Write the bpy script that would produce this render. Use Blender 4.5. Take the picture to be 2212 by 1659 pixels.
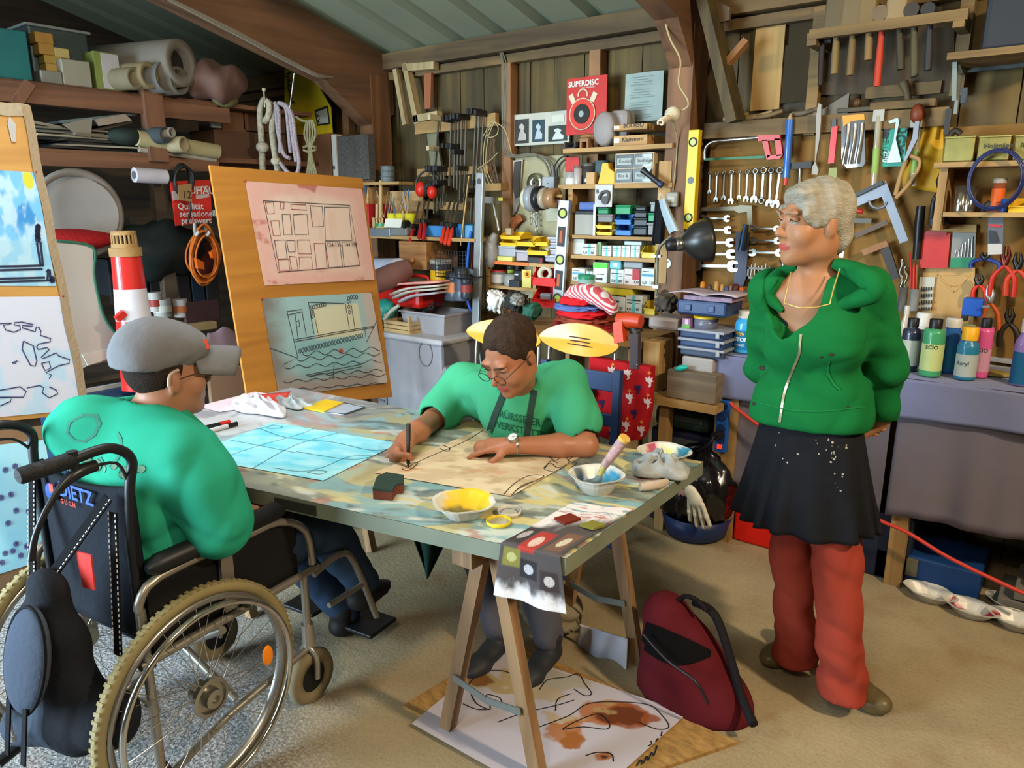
import bpy,bmesh,math,random
import numpy as np
from mathutils import Vector,Matrix,Euler
from mathutils.bvhtree import BVHTree
for o in list(bpy.data.objects):bpy.data.objects.remove(o)
random.seed(7)
SC=bpy.context.scene;COL=SC.collection
F,PITCH,YAW,CH=1600.,math.radians(13.7),math.radians(38.2),1.6
cd=bpy.data.cameras.new('camera');cam=bpy.data.objects.new('camera',cd);COL.objects.link(cam)
cam.location=(0,0,CH);cam.rotation_euler=(math.pi/2-PITCH,0,YAW)
cd.sensor_fit='HORIZONTAL';cd.sensor_width=36;cd.lens=F/2212*36;cd.clip_start=.05;cd.clip_end=60
SC.camera=cam
w=bpy.data.worlds.new('world');SC.world=w;w.use_nodes=True
w.node_tree.nodes['Background'].inputs[0].default_value=(.62,.75,1,1)
w.node_tree.nodes['Background'].inputs[1].default_value=.045
def light(name,kind,loc,target,energy,color,**k):
 d=bpy.data.lights.new(name,kind);o=bpy.data.objects.new(name,d);COL.objects.link(o)
 o.location=loc;o.rotation_euler=(Vector(target)-Vector(loc)).to_track_quat('-Z','Y').to_euler()
 d.energy=energy;d.color=color
 for a,b in k.items():setattr(d,a,b)
 return o
light('daylight_doorway','AREA',(-3.6,-2.0,1.35),(-2.7,1.4,.6),290,(.64,.84,1),shape='RECTANGLE',size=2.4,size_y=1.8,spread=2.1)
light('tube_lamp','AREA',(-2.4,1.3,2.75),(-2.5,1.5,0),40,(.93,.97,1),shape='RECTANGLE',size=1.3,size_y=.15)
light('work_lamp','AREA',(1.5,1.55,2.75),(-1.2,2.1,.8),105,(1,.80,.55),shape='DISK',size=.22)
light('warm_fill','AREA',(-.3,-.6,2.75),(-1.9,2.6,.8),34,(1,.86,.66),shape='DISK',size=.7)  # added warm fill from above the camera, no known fitting hangs there
vs=SC.view_settings;vs.view_transform='Standard';vs.look='None';vs.gamma=1;vs.exposure=-.05
try:vs.use_curve_mapping=False
except Exception:pass
try:
 SC.cycles.max_bounces=6;SC.cycles.transparent_max_bounces=12;SC.cycles.use_denoising=True
 SC.cycles.sample_clamp_indirect=4
except Exception:pass
def ray(x,y):
 X=(x-1106)/F;Y=(y-829.5)/F
 fw=math.cos(PITCH)-Y*math.sin(PITCH);dn=math.sin(PITCH)+Y*math.cos(PITCH)
 return Vector((X*math.cos(YAW)-fw*math.sin(YAW),X*math.sin(YAW)+fw*math.cos(YAW),-dn))
def atz(x,y,z=0.):r=ray(x,y);return Vector((0,0,CH))+r*((z-CH)/r.z)
def aty(x,y,Y):r=ray(x,y);return Vector((0,0,CH))+r*(Y/r.y)
def atx(x,y,X):r=ray(x,y);return Vector((0,0,CH))+r*(X/r.x)
def atd(x,y,d):r=ray(x,y);return Vector((0,0,CH))+r*d
def onplane(x,y,O,N):r=ray(x,y);C=Vector((0,0,CH));return C+r*((Vector(O)-C).dot(N)/r.dot(N))
def lin(h):
 if not isinstance(h,str):return tuple(h)[:3]
 c=[int(h[i:i+2],16)/255 for i in(0,2,4)]
 return tuple(v/12.92 if v<=.04045 else((v+.055)/1.055)**2.4 for v in c)
MC={}
def _new(key):
 m=bpy.data.materials.new(key);m.use_nodes=True
 return m,m.node_tree.nodes,m.node_tree.links,m.node_tree.nodes['Principled BSDF']
def M(h,rough=.55,metal=0.,var=.12,scale=9.,bump=0.,alpha=1.,trans=0.,emit=0.,coat=0.,sheen=0.,stretch=(1,1,1),bscale=None,sss=0.):
 key=f'm_{h}_{rough}_{metal}_{var}_{scale}_{bump}_{alpha}_{trans}_{emit}_{coat}_{sheen}_{stretch}_{bscale}_{sss}'
 if key in MC:return MC[key]
 m,N,L,P=_new(f'surface_{len(MC)}');MC[key]=m
 if not metal:P.inputs['Specular IOR Level'].default_value=.12 if rough>=.8 else .3
 c=lin(h);P.inputs['Roughness'].default_value=rough;P.inputs['Metallic'].default_value=metal
 tc=N.new('ShaderNodeTexCoord');mp=N.new('ShaderNodeMapping');mp.inputs['Scale'].default_value=stretch
 L.new(tc.outputs['Object'],mp.inputs[0])
 nz=N.new('ShaderNodeTexNoise');nz.inputs['Scale'].default_value=scale;nz.inputs['Detail'].default_value=5
 L.new(mp.outputs[0],nz.inputs[0])
 mx=N.new('ShaderNodeMix');mx.data_type='RGBA'
 mx.inputs[6].default_value=tuple(min(1,v*(1-var*1.6))for v in c)+(1,)
 mx.inputs[7].default_value=tuple(min(1,v*(1+var)+var*.01)for v in c)+(1,)
 L.new(nz.outputs['Fac'],mx.inputs[0]);L.new(mx.outputs[2],P.inputs['Base Color'])
 if bump:
  nb=N.new('ShaderNodeTexNoise');nb.inputs['Scale'].default_value=bscale or scale*6;nb.inputs['Detail'].default_value=6
  L.new(mp.outputs[0],nb.inputs[0])
  b=N.new('ShaderNodeBump');b.inputs['Strength'].default_value=bump;b.inputs['Distance'].default_value=.01
  L.new(nb.outputs['Fac'],b.inputs['Height']);L.new(b.outputs[0],P.inputs['Normal'])
 if alpha<1:P.inputs['Alpha'].default_value=alpha
 if trans:P.inputs['Transmission Weight'].default_value=trans
 if emit:P.inputs['Emission Color'].default_value=c+(1,);P.inputs['Emission Strength'].default_value=emit
 if coat:P.inputs['Coat Weight'].default_value=coat
 if sheen:P.inputs['Sheen Weight'].default_value=sheen
 if sss:P.inputs['Subsurface Weight'].default_value=sss;P.inputs['Subsurface Radius'].default_value=(.012,.005,.003)
 return m
def wood(a,b,axis='Z',scale=3.,rough=.65,ring=14.,bump=.15,stain=0.):
 key=f'w_{a}_{b}_{axis}_{scale}_{rough}_{ring}_{stain}'
 if key in MC:return MC[key]
 m,N,L,P=_new(f'wood_{len(MC)}');MC[key]=m
 P.inputs['Roughness'].default_value=rough
 tc=N.new('ShaderNodeTexCoord');mp=N.new('ShaderNodeMapping')
 s={'X':(.06,1,1),'Y':(1,.06,1),'Z':(1,1,.06)}[axis];mp.inputs['Scale'].default_value=s
 L.new(tc.outputs['Object'],mp.inputs[0])
 n1=N.new('ShaderNodeTexNoise');n1.inputs['Scale'].default_value=ring;n1.inputs['Detail'].default_value=7;n1.inputs['Distortion'].default_value=1.2
 L.new(mp.outputs[0],n1.inputs[0])
 cr=N.new('ShaderNodeValToRGB');cr.color_ramp.elements[0].position=.35;cr.color_ramp.elements[1].position=.65
 cr.color_ramp.elements[0].color=lin(a)+(1,);cr.color_ramp.elements[1].color=lin(b)+(1,)
 L.new(n1.outputs['Fac'],cr.inputs[0]);out=cr.outputs[0]
 if stain:
  n2=N.new('ShaderNodeTexNoise');n2.inputs['Scale'].default_value=scale;n2.inputs['Detail'].default_value=4
  mp2=N.new('ShaderNodeMapping');mp2.inputs['Scale'].default_value=tuple(max(v,.35)for v in s)
  L.new(tc.outputs['Object'],mp2.inputs[0]);L.new(mp2.outputs[0],n2.inputs[0])
  r2=N.new('ShaderNodeValToRGB');r2.color_ramp.elements[0].position=.42;r2.color_ramp.elements[1].position=.62
  r2.color_ramp.elements[0].color=(1-stain,)*3+(1,);r2.color_ramp.elements[1].color=(1,1,1,1)
  L.new(n2.outputs['Fac'],r2.inputs[0])
  mm=N.new('ShaderNodeMix');mm.data_type='RGBA';mm.blend_type='MULTIPLY';mm.inputs[0].default_value=1
  L.new(out,mm.inputs[6]);L.new(r2.outputs[0],mm.inputs[7]);out=mm.outputs[2]
 L.new(out,P.inputs['Base Color'])
 b_=N.new('ShaderNodeBump');b_.inputs['Strength'].default_value=bump;b_.inputs['Distance'].default_value=.01
 L.new(n1.outputs['Fac'],b_.inputs['Height']);L.new(b_.outputs[0],P.inputs['Normal'])
 return m
def paint(rough=.6,bump=.0,name='painted_sheet',coat=0.):
 key=f'p_{rough}_{bump}_{name}'
 if key in MC:return MC[key]
 m,N,L,P=_new(name);MC[key]=m;P.inputs['Roughness'].default_value=rough
 at=N.new('ShaderNodeAttribute');at.attribute_name='pigment';L.new(at.outputs['Color'],P.inputs['Base Color'])
 if bump:
  nb=N.new('ShaderNodeTexNoise');nb.inputs['Scale'].default_value=60;b=N.new('ShaderNodeBump');b.inputs['Strength'].default_value=bump
  b.inputs['Distance'].default_value=.004
  L.new(nb.outputs['Fac'],b.inputs['Height']);L.new(b.outputs[0],P.inputs['Normal'])
 return m
def basis(d,up=(0,0,1)):
 d=Vector(d).normalized();u=Vector(up)
 if abs(d.dot(u))>.97:u=Vector((1,0,0))
 x=u.cross(d).normalized();y=d.cross(x);return x,y,d
def spline(pts,n=6,closed=False):
 P=[Vector(p)for p in pts];out=[];N_=len(P)
 rng=range(N_ if closed else N_-1)
 for i in rng:
  g=(lambda k:P[k%N_])if closed else(lambda k:P[max(0,min(N_-1,k))])
  a,b,c,d=g(i-1),g(i),g(i+1),g(i+2)
  for k in range(n):
   t=k/n
   out.append(.5*((2*b)+(c-a)*t+(2*a-5*b+4*c-d)*t*t+(3*b-a-3*c+d)*t*t*t))
 if not closed:out.append(P[-1])
 return out
TXT={}
def text_mesh(s,bold=0.):
 k=(s,bold)
 if k not in TXT:
  cu=bpy.data.curves.new('t','FONT');cu.body=s;cu.size=1;cu.offset=bold;cu.resolution_u=2
  ob=bpy.data.objects.new('t',cu);COL.objects.link(ob)
  dg=bpy.context.evaluated_depsgraph_get();me=ob.evaluated_get(dg).to_mesh()
  V=[tuple(v.co[:2])for v in me.vertices];Fc=[tuple(p.vertices)for p in me.polygons]
  ob.evaluated_get(dg).to_mesh_clear();bpy.data.objects.remove(ob);bpy.data.curves.remove(cu)
  TXT[k]=(V,Fc)
 return TXT[k]
class B:
 def __init__(s):s.V=[];s.F=[];s.S=[];s.MI=[];s.mi=0;s.C=None
 def add(s,V,Fc,smooth=False):
  n=len(s.V);s.V+=[Vector(v)for v in V]
  for f in Fc:s.F.append(tuple(i+n for i in f));s.S.append(smooth);s.MI.append(s.mi)
  return s
 def box(s,c,d,rot=None,bev=0.):
  hx,hy,hz=(v/2 for v in d);c=Vector(c)
  if bev:
   b=min(bev,hx*.9,hy*.9,hz*.9);V=[];Fs=[]
   bm=bmesh.new();bmesh.ops.create_cube(bm,size=1)
   for v in bm.verts:v.co=Vector((v.co.x*2*hx,v.co.y*2*hy,v.co.z*2*hz))
   bmesh.ops.bevel(bm,geom=list(bm.edges),offset=b,segments=2,affect='EDGES',profile=.5)
   bm.verts.index_update();V=[v.co.copy()for v in bm.verts];Fs=[tuple(v.index for v in f.verts)for f in bm.faces];bm.free()
  else:
   V=[Vector((x*hx,y*hy,z*hz))for x in(-1,1)for y in(-1,1)for z in(-1,1)]
   Fs=[(0,1,3,2),(4,6,7,5),(0,4,5,1),(2,3,7,6),(0,2,6,4),(1,5,7,3)]
  R=Euler(rot).to_matrix()if rot is not None and not isinstance(rot,Matrix)else rot
  if R is not None:V=[R@v for v in V]
  return s.add([c+v for v in V],Fs)
 def bar(s,a,b,w,h,up=(0,0,1)):
  a,b=Vector(a),Vector(b);x,y,z=basis(b-a,up);R=Matrix((x,y,z)).transposed()
  return s.box((a+b)/2,(w,h,(b-a).length),R)
 def ring(s,pts,closed_path=False,smooth=True,caps=True):
  n=len(pts[0]);V=[v for r in pts for v in r];Fs=[]
  m=len(pts)
  for i in range(m if closed_path else m-1):
   j=(i+1)%m
   for k in range(n):
    l=(k+1)%n;Fs.append((i*n+k,i*n+l,j*n+l,j*n+k))
  s.add(V,Fs,smooth)
  if caps and not closed_path:
   s.add(list(pts[0]),[tuple(reversed(range(n)))]);s.add(list(pts[-1]),[tuple(range(n))])
  return s
 def tube(s,pts,r,seg=8,closed=False,sm=0,caps=True):
  P=[Vector(p)for p in pts]
  if sm:P=spline(P,sm,closed)
  P=[p for i,p in enumerate(P)if i==0 or(p-P[i-1]).length>1e-6]
  n=len(P);R=r if isinstance(r,(list,tuple))else None;rings=[];x=None
  for i,p in enumerate(P):
   if closed:d=P[(i+1)%n]-P[i-1]
   else:d=P[min(n-1,i+1)]-P[max(0,i-1)]
   d=d.normalized()
   if x is None:x,y,_=basis(d)
   else:x=(x-d*x.dot(d)).normalized();y=d.cross(x)
   y=d.cross(x)
   if R:t=i/(n-1)*(len(R)-1);k=min(int(t),len(R)-2);rr=R[k]+(R[k+1]-R[k])*(t-k)
   else:rr=r
   rings.append([p+x*math.cos(a)*rr+y*math.sin(a)*rr for a in(2*math.pi*q/seg for q in range(seg))])
  return s.ring(rings,closed,True,caps)
 def cyl(s,a,b,r0,r1=None,seg=16):
  return s.tube([a,b],[r0,r0 if r1 is None else r1],seg)
 def lathe(s,prof,c=(0,0,0),ax=(0,0,1),seg=20,caps=True,sx=1.,sy=1.):
  x,y,d=basis(ax);c=Vector(c)
  if abs(Vector(ax).normalized().z)>.97:x,y,d=Vector((1,0,0)),Vector((0,1,0)),Vector((0,0,1))*(1 if Vector(ax).z>0 else-1)
  rings=[[c+d*z+x*math.cos(a)*r*sx+y*math.sin(a)*r*sy for a in(2*math.pi*q/seg for q in range(seg))]for r,z in prof]
  return s.ring(rings,False,True,caps)
 def sph(s,c,r,seg=14,rot=None):
  r=(r,)*3 if not isinstance(r,(tuple,list))else r;c=Vector(c);n=seg//2+1;rings=[]
  for i in range(n+1):
   t=math.pi*(i/n);t=min(max(t,.02),math.pi-.02)
   rings.append([Vector((math.cos(a)*math.sin(t)*r[0],math.sin(a)*math.sin(t)*r[1],-math.cos(t)*r[2]))for a in(2*math.pi*q/seg for q in range(seg))])
  R=Euler(rot).to_matrix()if rot is not None else Matrix.Identity(3)
  return s.ring([[c+R@v for v in q]for q in rings])
 def prism(s,pts,O=(0,0,0),U=(1,0,0),W=(0,0,1),th=.01,N=None):
  O,U,W=Vector(O),Vector(U),Vector(W);N=Vector(N)if N is not None else U.cross(W).normalized()
  a=[O+U*p[0]+W*p[1]for p in pts];b=[v+N*th for v in a];n=len(a)
  s.add(a+b,[tuple(reversed(range(n))),tuple(range(n,2*n))]+[(k,(k+1)%n,n+(k+1)%n,n+k)for k in range(n)])
  return s
 def text(s,t,O,U,W,size,bold=0.,th=0.,center=False):
  V,Fc=text_mesh(t,bold);U,W=Vector(U).normalized(),Vector(W).normalized();O=Vector(O)
  if not V:return s
  dx=-(max(v[0]for v in V)+min(v[0]for v in V))/2 if center else 0
  s.add([O+U*((v[0]+dx)*size)+W*(v[1]*size)for v in V],Fc);return s
 def ribbon(s,pts,wd,N,closed=False,off=0.):
  P=[Vector(p)for p in pts];N=Vector(N).normalized()
  if closed:P.append(P[0])
  V=[]
  for i,p in enumerate(P):
   d=(P[min(len(P)-1,i+1)]-P[max(0,i-1)])
   if d.length<1e-9:d=Vector((1,0,0))
   q=N.cross(d.normalized())*wd/2;V+=[p+q+N*off,p-q+N*off]
  return s.add(V,[(2*i,2*i+1,2*i+3,2*i+2)for i in range(len(P)-1)])
 def loft(s,rings,smooth=True,caps=True):return s.ring([[Vector(p)for p in r]for r in rings],False,smooth,caps)
 def grid(s,fn,nu,nv,smooth=True,col=None,th=0.):
  """fn(u, v) -> point over the unit square; col(U, V) -> rgb array (linear)"""
  base=len(s.V);V=[fn(i/nu,j/nv)for j in range(nv+1)for i in range(nu+1)]
  Fs=[(j*(nu+1)+i,j*(nu+1)+i+1,(j+1)*(nu+1)+i+1,(j+1)*(nu+1)+i)for j in range(nv)for i in range(nu)]
  s.add(V,Fs,smooth)
  if col is not None:
   U,W=np.meshgrid(np.linspace(0,1,nu+1),np.linspace(0,1,nv+1));c=col(U.ravel(),W.ravel())
   if s.C is None:s.C=[]
   while len(s.C)<base:s.C.append((1,1,1))
   s.C+=[tuple(q)for q in c]
  return s
 def mesh(s,name,mats,shift=Vector((0,0,0)),inv=None):
  me=bpy.data.meshes.new(name)
  V=[v-shift for v in s.V]
  if inv is not None:V=[inv@v for v in V]
  me.from_pydata(V,[],s.F)
  me.polygons.foreach_set('use_smooth',s.S)
  for m in(mats if isinstance(mats,(list,tuple))else[mats]):me.materials.append(m)
  if any(s.MI):me.polygons.foreach_set('material_index',s.MI)
  if s.C is not None:
   while len(s.C)<len(s.V):s.C.append(s.C[-1])
   a=me.attributes.new('pigment','FLOAT_COLOR','POINT')
   a.data.foreach_set('color',np.array([tuple(c)+(1,)for c in s.C],dtype=np.float32).ravel())
  me.update();return me
def tagit(o,label,cat,group=None,kind=None):
 if label:o['label']=label
 if cat:o['category']=cat
 if group:o['group']=group
 if kind:o['kind']=kind
 return o
def solidify(o,th,off=0.):
 m=o.modifiers.new('thickness','SOLIDIFY');m.thickness=th;m.offset=off;return o
def solo(name,label,cat,b,m,group=None,kind=None,solid=0.):
 """a thing that is one mesh, built in world coordinates; origin moved to its base"""
 xs=[v.x for v in b.V];ys=[v.y for v in b.V];zs=[v.z for v in b.V]
 c=Vector(((min(xs)+max(xs))/2,(min(ys)+max(ys))/2,min(zs)))
 o=bpy.data.objects.new(name,b.mesh(name,m,c));COL.objects.link(o);o.location=c
 if solid:solidify(o,solid)
 return tagit(o,label,cat,group,kind)
def struct(name,b,m,solid=0.):
 return solo(name,None,None,b,m,None,'structure',solid)
def T(name,label,cat,parts,group=None,at=None,rz=0.,local=False):
 """a thing made of parts [(name, builder, material[, label[, subparts]])]; world coordinates unless local"""
 allv=[v for p in parts for v in p[1].V]
 if at is None:
  c=Vector(((min(v.x for v in allv)+max(v.x for v in allv))/2,(min(v.y for v in allv)+max(v.y for v in allv))/2,min(v.z for v in allv)))
 else:c=Vector(at)
 root=bpy.data.objects.new(name,None);COL.objects.link(root);root.location=c;root.rotation_euler=(0,0,rz);root.empty_display_size=.05
 tagit(root,label,cat,group)
 sh=Vector((0,0,0))if local else c
 def mk(p,par):
  o=bpy.data.objects.new(p[0],p[1].mesh(p[0],p[2],sh));COL.objects.link(o);o.parent=par
  if len(p)>3 and p[3]:o['label']=p[3]
  for q in(p[4]if len(p)>4 else()):mk(q,o)
  return o
 root_parts=[mk(p,root)for p in parts]
 return root
def dup(root,loc=None,rot=None,label=None,scale=None,group=None):
 r=root.copy();COL.objects.link(r)
 if loc is not None:r.location=loc
 if rot is not None:r.rotation_euler=rot if isinstance(rot,(tuple,list,Euler))else(0,0,rot)
 if scale is not None:r.scale=scale if isinstance(scale,(tuple,list))else(scale,)*3
 if label:r['label']=label
 if group:r['group']=group
 for ch in list(root.children):
  c=ch.copy();COL.objects.link(c);c.parent=r
  for g in list(ch.children):d=g.copy();COL.objects.link(d);d.parent=c
 return r
def vn(x,y,seed=0,octv=4,pers=.5):
 tot=0;amp=1;s=0
 for o in range(octv):
  r=np.random.RandomState(seed*31+o);g=r.rand(64,64)
  xi=np.floor(x).astype(int);yi=np.floor(y).astype(int);fx=x-xi;fy=y-yi
  fx=fx*fx*(3-2*fx);fy=fy*fy*(3-2*fy)
  a=g[xi%64,yi%64];b=g[(xi+1)%64,yi%64];c=g[xi%64,(yi+1)%64];d=g[(xi+1)%64,(yi+1)%64]
  tot=tot+amp*((a*(1-fx)+b*fx)*(1-fy)+(c*(1-fx)+d*fx)*fy);s+=amp;amp*=pers;x=x*2+7.3;y=y*2+3.1
 return tot/s
def mixc(c,h,f):
 f=np.clip(f,0,1)[:,None];return c*(1-f)+np.array(lin(h))[None,:]*f
def sstep(a,b,x):t=np.clip((x-a)/(b-a),0,1);return t*t*(3-2*t)
class SDF:
 def __init__(s,lo,hi,h):
  s.lo=np.array(lo,np.float32);s.h=h;s.n=tuple(int(math.ceil((hi[i]-lo[i])/h))+1 for i in range(3))
  s.f=np.full(s.n,.5,np.float32);s.ax=[s.lo[i]+h*np.arange(s.n[i],dtype=np.float32)for i in range(3)]
 def _sub(s,lo,hi):
  sl=[]
  for i in range(3):
   a=max(0,int((lo[i]-s.lo[i])/s.h));b=min(s.n[i],int((hi[i]-s.lo[i])/s.h)+2)
   if b<=a:return None,None
   sl.append(slice(a,b))
  X,Y,Z=np.meshgrid(*[s.ax[i][sl[i]]for i in range(3)],indexing='ij')
  return tuple(sl),(X,Y,Z)
 def _put(s,sl,d,k,cut):
  f=s.f[sl]
  if cut:d=-d;hh=np.maximum(k-np.abs(f-d),0)/max(k,1e-6);s.f[sl]=np.maximum(f,d)+hh*hh*k*.25
  else:hh=np.maximum(k-np.abs(f-d),0)/max(k,1e-6);s.f[sl]=np.minimum(f,d)-hh*hh*k*.25
 def cone(s,a,b,ra,rb,k=.02,cut=False,sq=None):
  """tapered limb; sq = (direction, factor) flattens it along a direction"""
  a=np.array(a,np.float32);b=np.array(b,np.float32);m=max(ra,rb)*(1.6 if sq else 1)+k+.03
  sl,P=s._sub(np.minimum(a,b)-m,np.maximum(a,b)+m)
  if sl is None:return s
  d=b-a;L=float(d@d)+1e-9
  px,py,pz=P[0]-a[0],P[1]-a[1],P[2]-a[2]
  t=np.clip((px*d[0]+py*d[1]+pz*d[2])/L,0,1)
  qx,qy,qz=px-t*d[0],py-t*d[1],pz-t*d[2]
  if sq:
   n=np.array(sq[0],np.float32);n=n/np.linalg.norm(n);dt=(qx*n[0]+qy*n[1]+qz*n[2]);q2=qx*qx+qy*qy+qz*qz
   D=np.sqrt(np.maximum(q2-dt*dt+(dt*sq[1])**2,1e-12))
  else:D=np.sqrt(qx*qx+qy*qy+qz*qz+1e-12)
  s._put(sl,D-(ra+(rb-ra)*t),k,cut);return s
 def path(s,pts,rs,k=.02,**q):
  for i in range(len(pts)-1):s.cone(pts[i],pts[i+1],rs[i],rs[i+1],k,**q)
  return s
 def ell(s,c,r,R=None,k=.02,cut=False):
  c=np.array(c,np.float32);r=(r,)*3 if not isinstance(r,(tuple,list))else r;m=max(r)+k+.03
  sl,P=s._sub(c-m,c+m)
  if sl is None:return s
  x,y,z=P[0]-c[0],P[1]-c[1],P[2]-c[2]
  if R is not None:
   R=np.array(R,np.float32);x,y,z=(R[0,i]*x+R[1,i]*y+R[2,i]*z for i in range(3))
  k0=np.sqrt((x/r[0])**2+(y/r[1])**2+(z/r[2])**2)+1e-9;k1=np.sqrt((x/r[0]**2)**2+(y/r[1]**2)**2+(z/r[2]**2)**2)+1e-9
  s._put(sl,k0*(k0-1)/k1,k,cut);return s
 def slab(s,p,n,k=.004):
  """keep only the side of the plane the normal points away from"""
  n=Vector(n).normalized();X,Y,Z=np.meshgrid(*s.ax,indexing='ij')
  d=(X-p[0])*n.x+(Y-p[1])*n.y+(Z-p[2])*n.z;s.f=np.maximum(s.f,d.astype(np.float32));return s
 def disp(s,fn):
  X,Y,Z=np.meshgrid(*s.ax,indexing='ij');s.f=s.f+fn(X,Y,Z).astype(np.float32);return s
 def mesh(s,keep=None):
  f=s.f.copy()
  f[0]=f[-1]=.1;f[:,0]=f[:,-1]=.1;f[:,:,0]=f[:,:,-1]=.1
  S=f<0;n=f.shape
  acc=np.zeros(tuple(v-1 for v in n)+(3,),np.float32);cnt=np.zeros(tuple(v-1 for v in n),np.float32)
  def sh(a,o):return a[o[0]:n[0]-1+o[0],o[1]:n[1]-1+o[1],o[2]:n[2]-1+o[2]]
  for ax in range(3):
   for o1 in(0,1):
    for o2 in(0,1):
     p0=[0,0,0];oth=[i for i in range(3)if i!=ax];p0[oth[0]]=o1;p0[oth[1]]=o2;p1=list(p0);p1[ax]=1
     a,b=sh(f,p0),sh(f,p1);cr=sh(S,p0)!=sh(S,p1)
     t=np.where(cr,a/np.where(cr,a-b,1),0)
     for i in range(3):acc[...,i]+=np.where(cr,(t if i==ax else p0[i]),0)
     cnt+=cr
  act=cnt>0;idx=np.full(act.shape,-1,np.int64);I=np.argwhere(act);idx[act]=np.arange(len(I))
  V=(I+acc[act]/cnt[act][:,None])*s.h+s.lo
  Q=[]
  for ax in range(3):
   lo=[0]*3;hi=list(n);hi[ax]-=1
   A=S[tuple(slice(0,n[i]-(1 if i==ax else 0))for i in range(3))];Bb=S[tuple(slice((1 if i==ax else 0),n[i])for i in range(3))]
   E=np.argwhere(A!=Bb);u,v=[(1,2),(2,0),(0,1)][ax]
   ok=(E[:,u]>0)&(E[:,v]>0)&(E[:,u]<n[u]-1)&(E[:,v]<n[v]-1);E=E[ok]
   def cell(du,dv):e=E.copy();e[:,u]-=du;e[:,v]-=dv;return idx[e[:,0],e[:,1],e[:,2]]
   q=np.stack([cell(1,1),cell(0,1),cell(0,0),cell(1,0)],1);inside=A[E[:,0],E[:,1],E[:,2]]
   q[~inside]=q[~inside][:,::-1];Q.append(q)
  Q=np.concatenate(Q)
  if keep is not None:
   c=V[Q].mean(1);Q=Q[keep(c)];used=np.unique(Q);mp=np.full(len(V),-1);mp[used]=np.arange(len(used));V=V[used];Q=mp[Q]
  return V,Q
 def obj(s,name,mats,parent=None,origin=(0,0,0),matfn=None,keep=None,smooth=3):
  V,Q=s.mesh(keep);V=V.astype(np.float64)
  e=np.concatenate([Q[:,[0,1]],Q[:,[1,2]],Q[:,[2,3]],Q[:,[3,0]]])
  for _ in range(smooth):
   a=np.zeros_like(V);c=np.zeros(len(V))
   np.add.at(a,e[:,0],V[e[:,1]]);np.add.at(a,e[:,1],V[e[:,0]]);np.add.at(c,e[:,0],1);np.add.at(c,e[:,1],1)
   V=V*.5+a/np.maximum(c,1)[:,None]*.5
  me=bpy.data.meshes.new(name);W=V-np.array(origin)
  me.vertices.add(len(W));me.vertices.foreach_set('co',W.astype(np.float32).ravel())
  me.loops.add(len(Q)*4);me.loops.foreach_set('vertex_index',Q.ravel().astype(np.int32))
  me.polygons.add(len(Q));me.polygons.foreach_set('loop_start',(np.arange(len(Q))*4).astype(np.int32));me.polygons.foreach_set('loop_total',np.full(len(Q),4,np.int32))
  me.polygons.foreach_set('use_smooth',[True]*len(Q))
  for m in(mats if isinstance(mats,(list,tuple))else[mats]):me.materials.append(m)
  if matfn is not None:
   c=V[Q].mean(1);me.polygons.foreach_set('material_index',matfn(c).astype(np.int32))
  me.update();me.validate()
  o=bpy.data.objects.new(name,me);COL.objects.link(o)
  if parent:o.parent=parent
  else:o.location=origin
  return o
def bvh_of(o,off):
 me=o.data;V=[v.co+Vector(off)for v in me.vertices];return BVHTree.FromPolygons(V,[tuple(p.vertices)for p in me.polygons])
def drape(b,bvh,d,lift=.0015):
 """lay flat marks on a surface by projecting them along d"""
 C0=Vector((0,0,CH));ok=set()
 for i,v in enumerate(b.V):
  q=Vector(d).normalized()if d is not None else(v-C0).normalized()
  h=bvh.ray_cast(v-q*.5,q,2.)
  if h[0]is not None:b.V[i]=h[0]-q*lift;ok.add(i)
 k=[j for j,f in enumerate(b.F)if all(i in ok for i in f)and max((b.V[f[0]]-b.V[i]).length for i in f)<.06]
 b.F=[b.F[j]for j in k];b.S=[b.S[j]for j in k];b.MI=[b.MI[j]for j in k];return b
def mempty(name,label,cat,loc,group=None,rz=0.):
 r=bpy.data.objects.new(name,None);COL.objects.link(r);r.location=loc;r.rotation_euler=(0,0,rz);r.empty_display_size=.05
 return tagit(r,label,cat,group)
def kid(name,b,m,root,label=None,solid=0.):
 """a part built in world coordinates under a thing or part (no rotation on the chain)"""
 off=Vector((0,0,0));q=root
 while q is not None:off+=q.location;q=q.parent
 o=bpy.data.objects.new(name,b.mesh(name,m,off));COL.objects.link(o);o.parent=root
 if label:o['label']=label
 if solid:solidify(o,solid)
 return o
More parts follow.
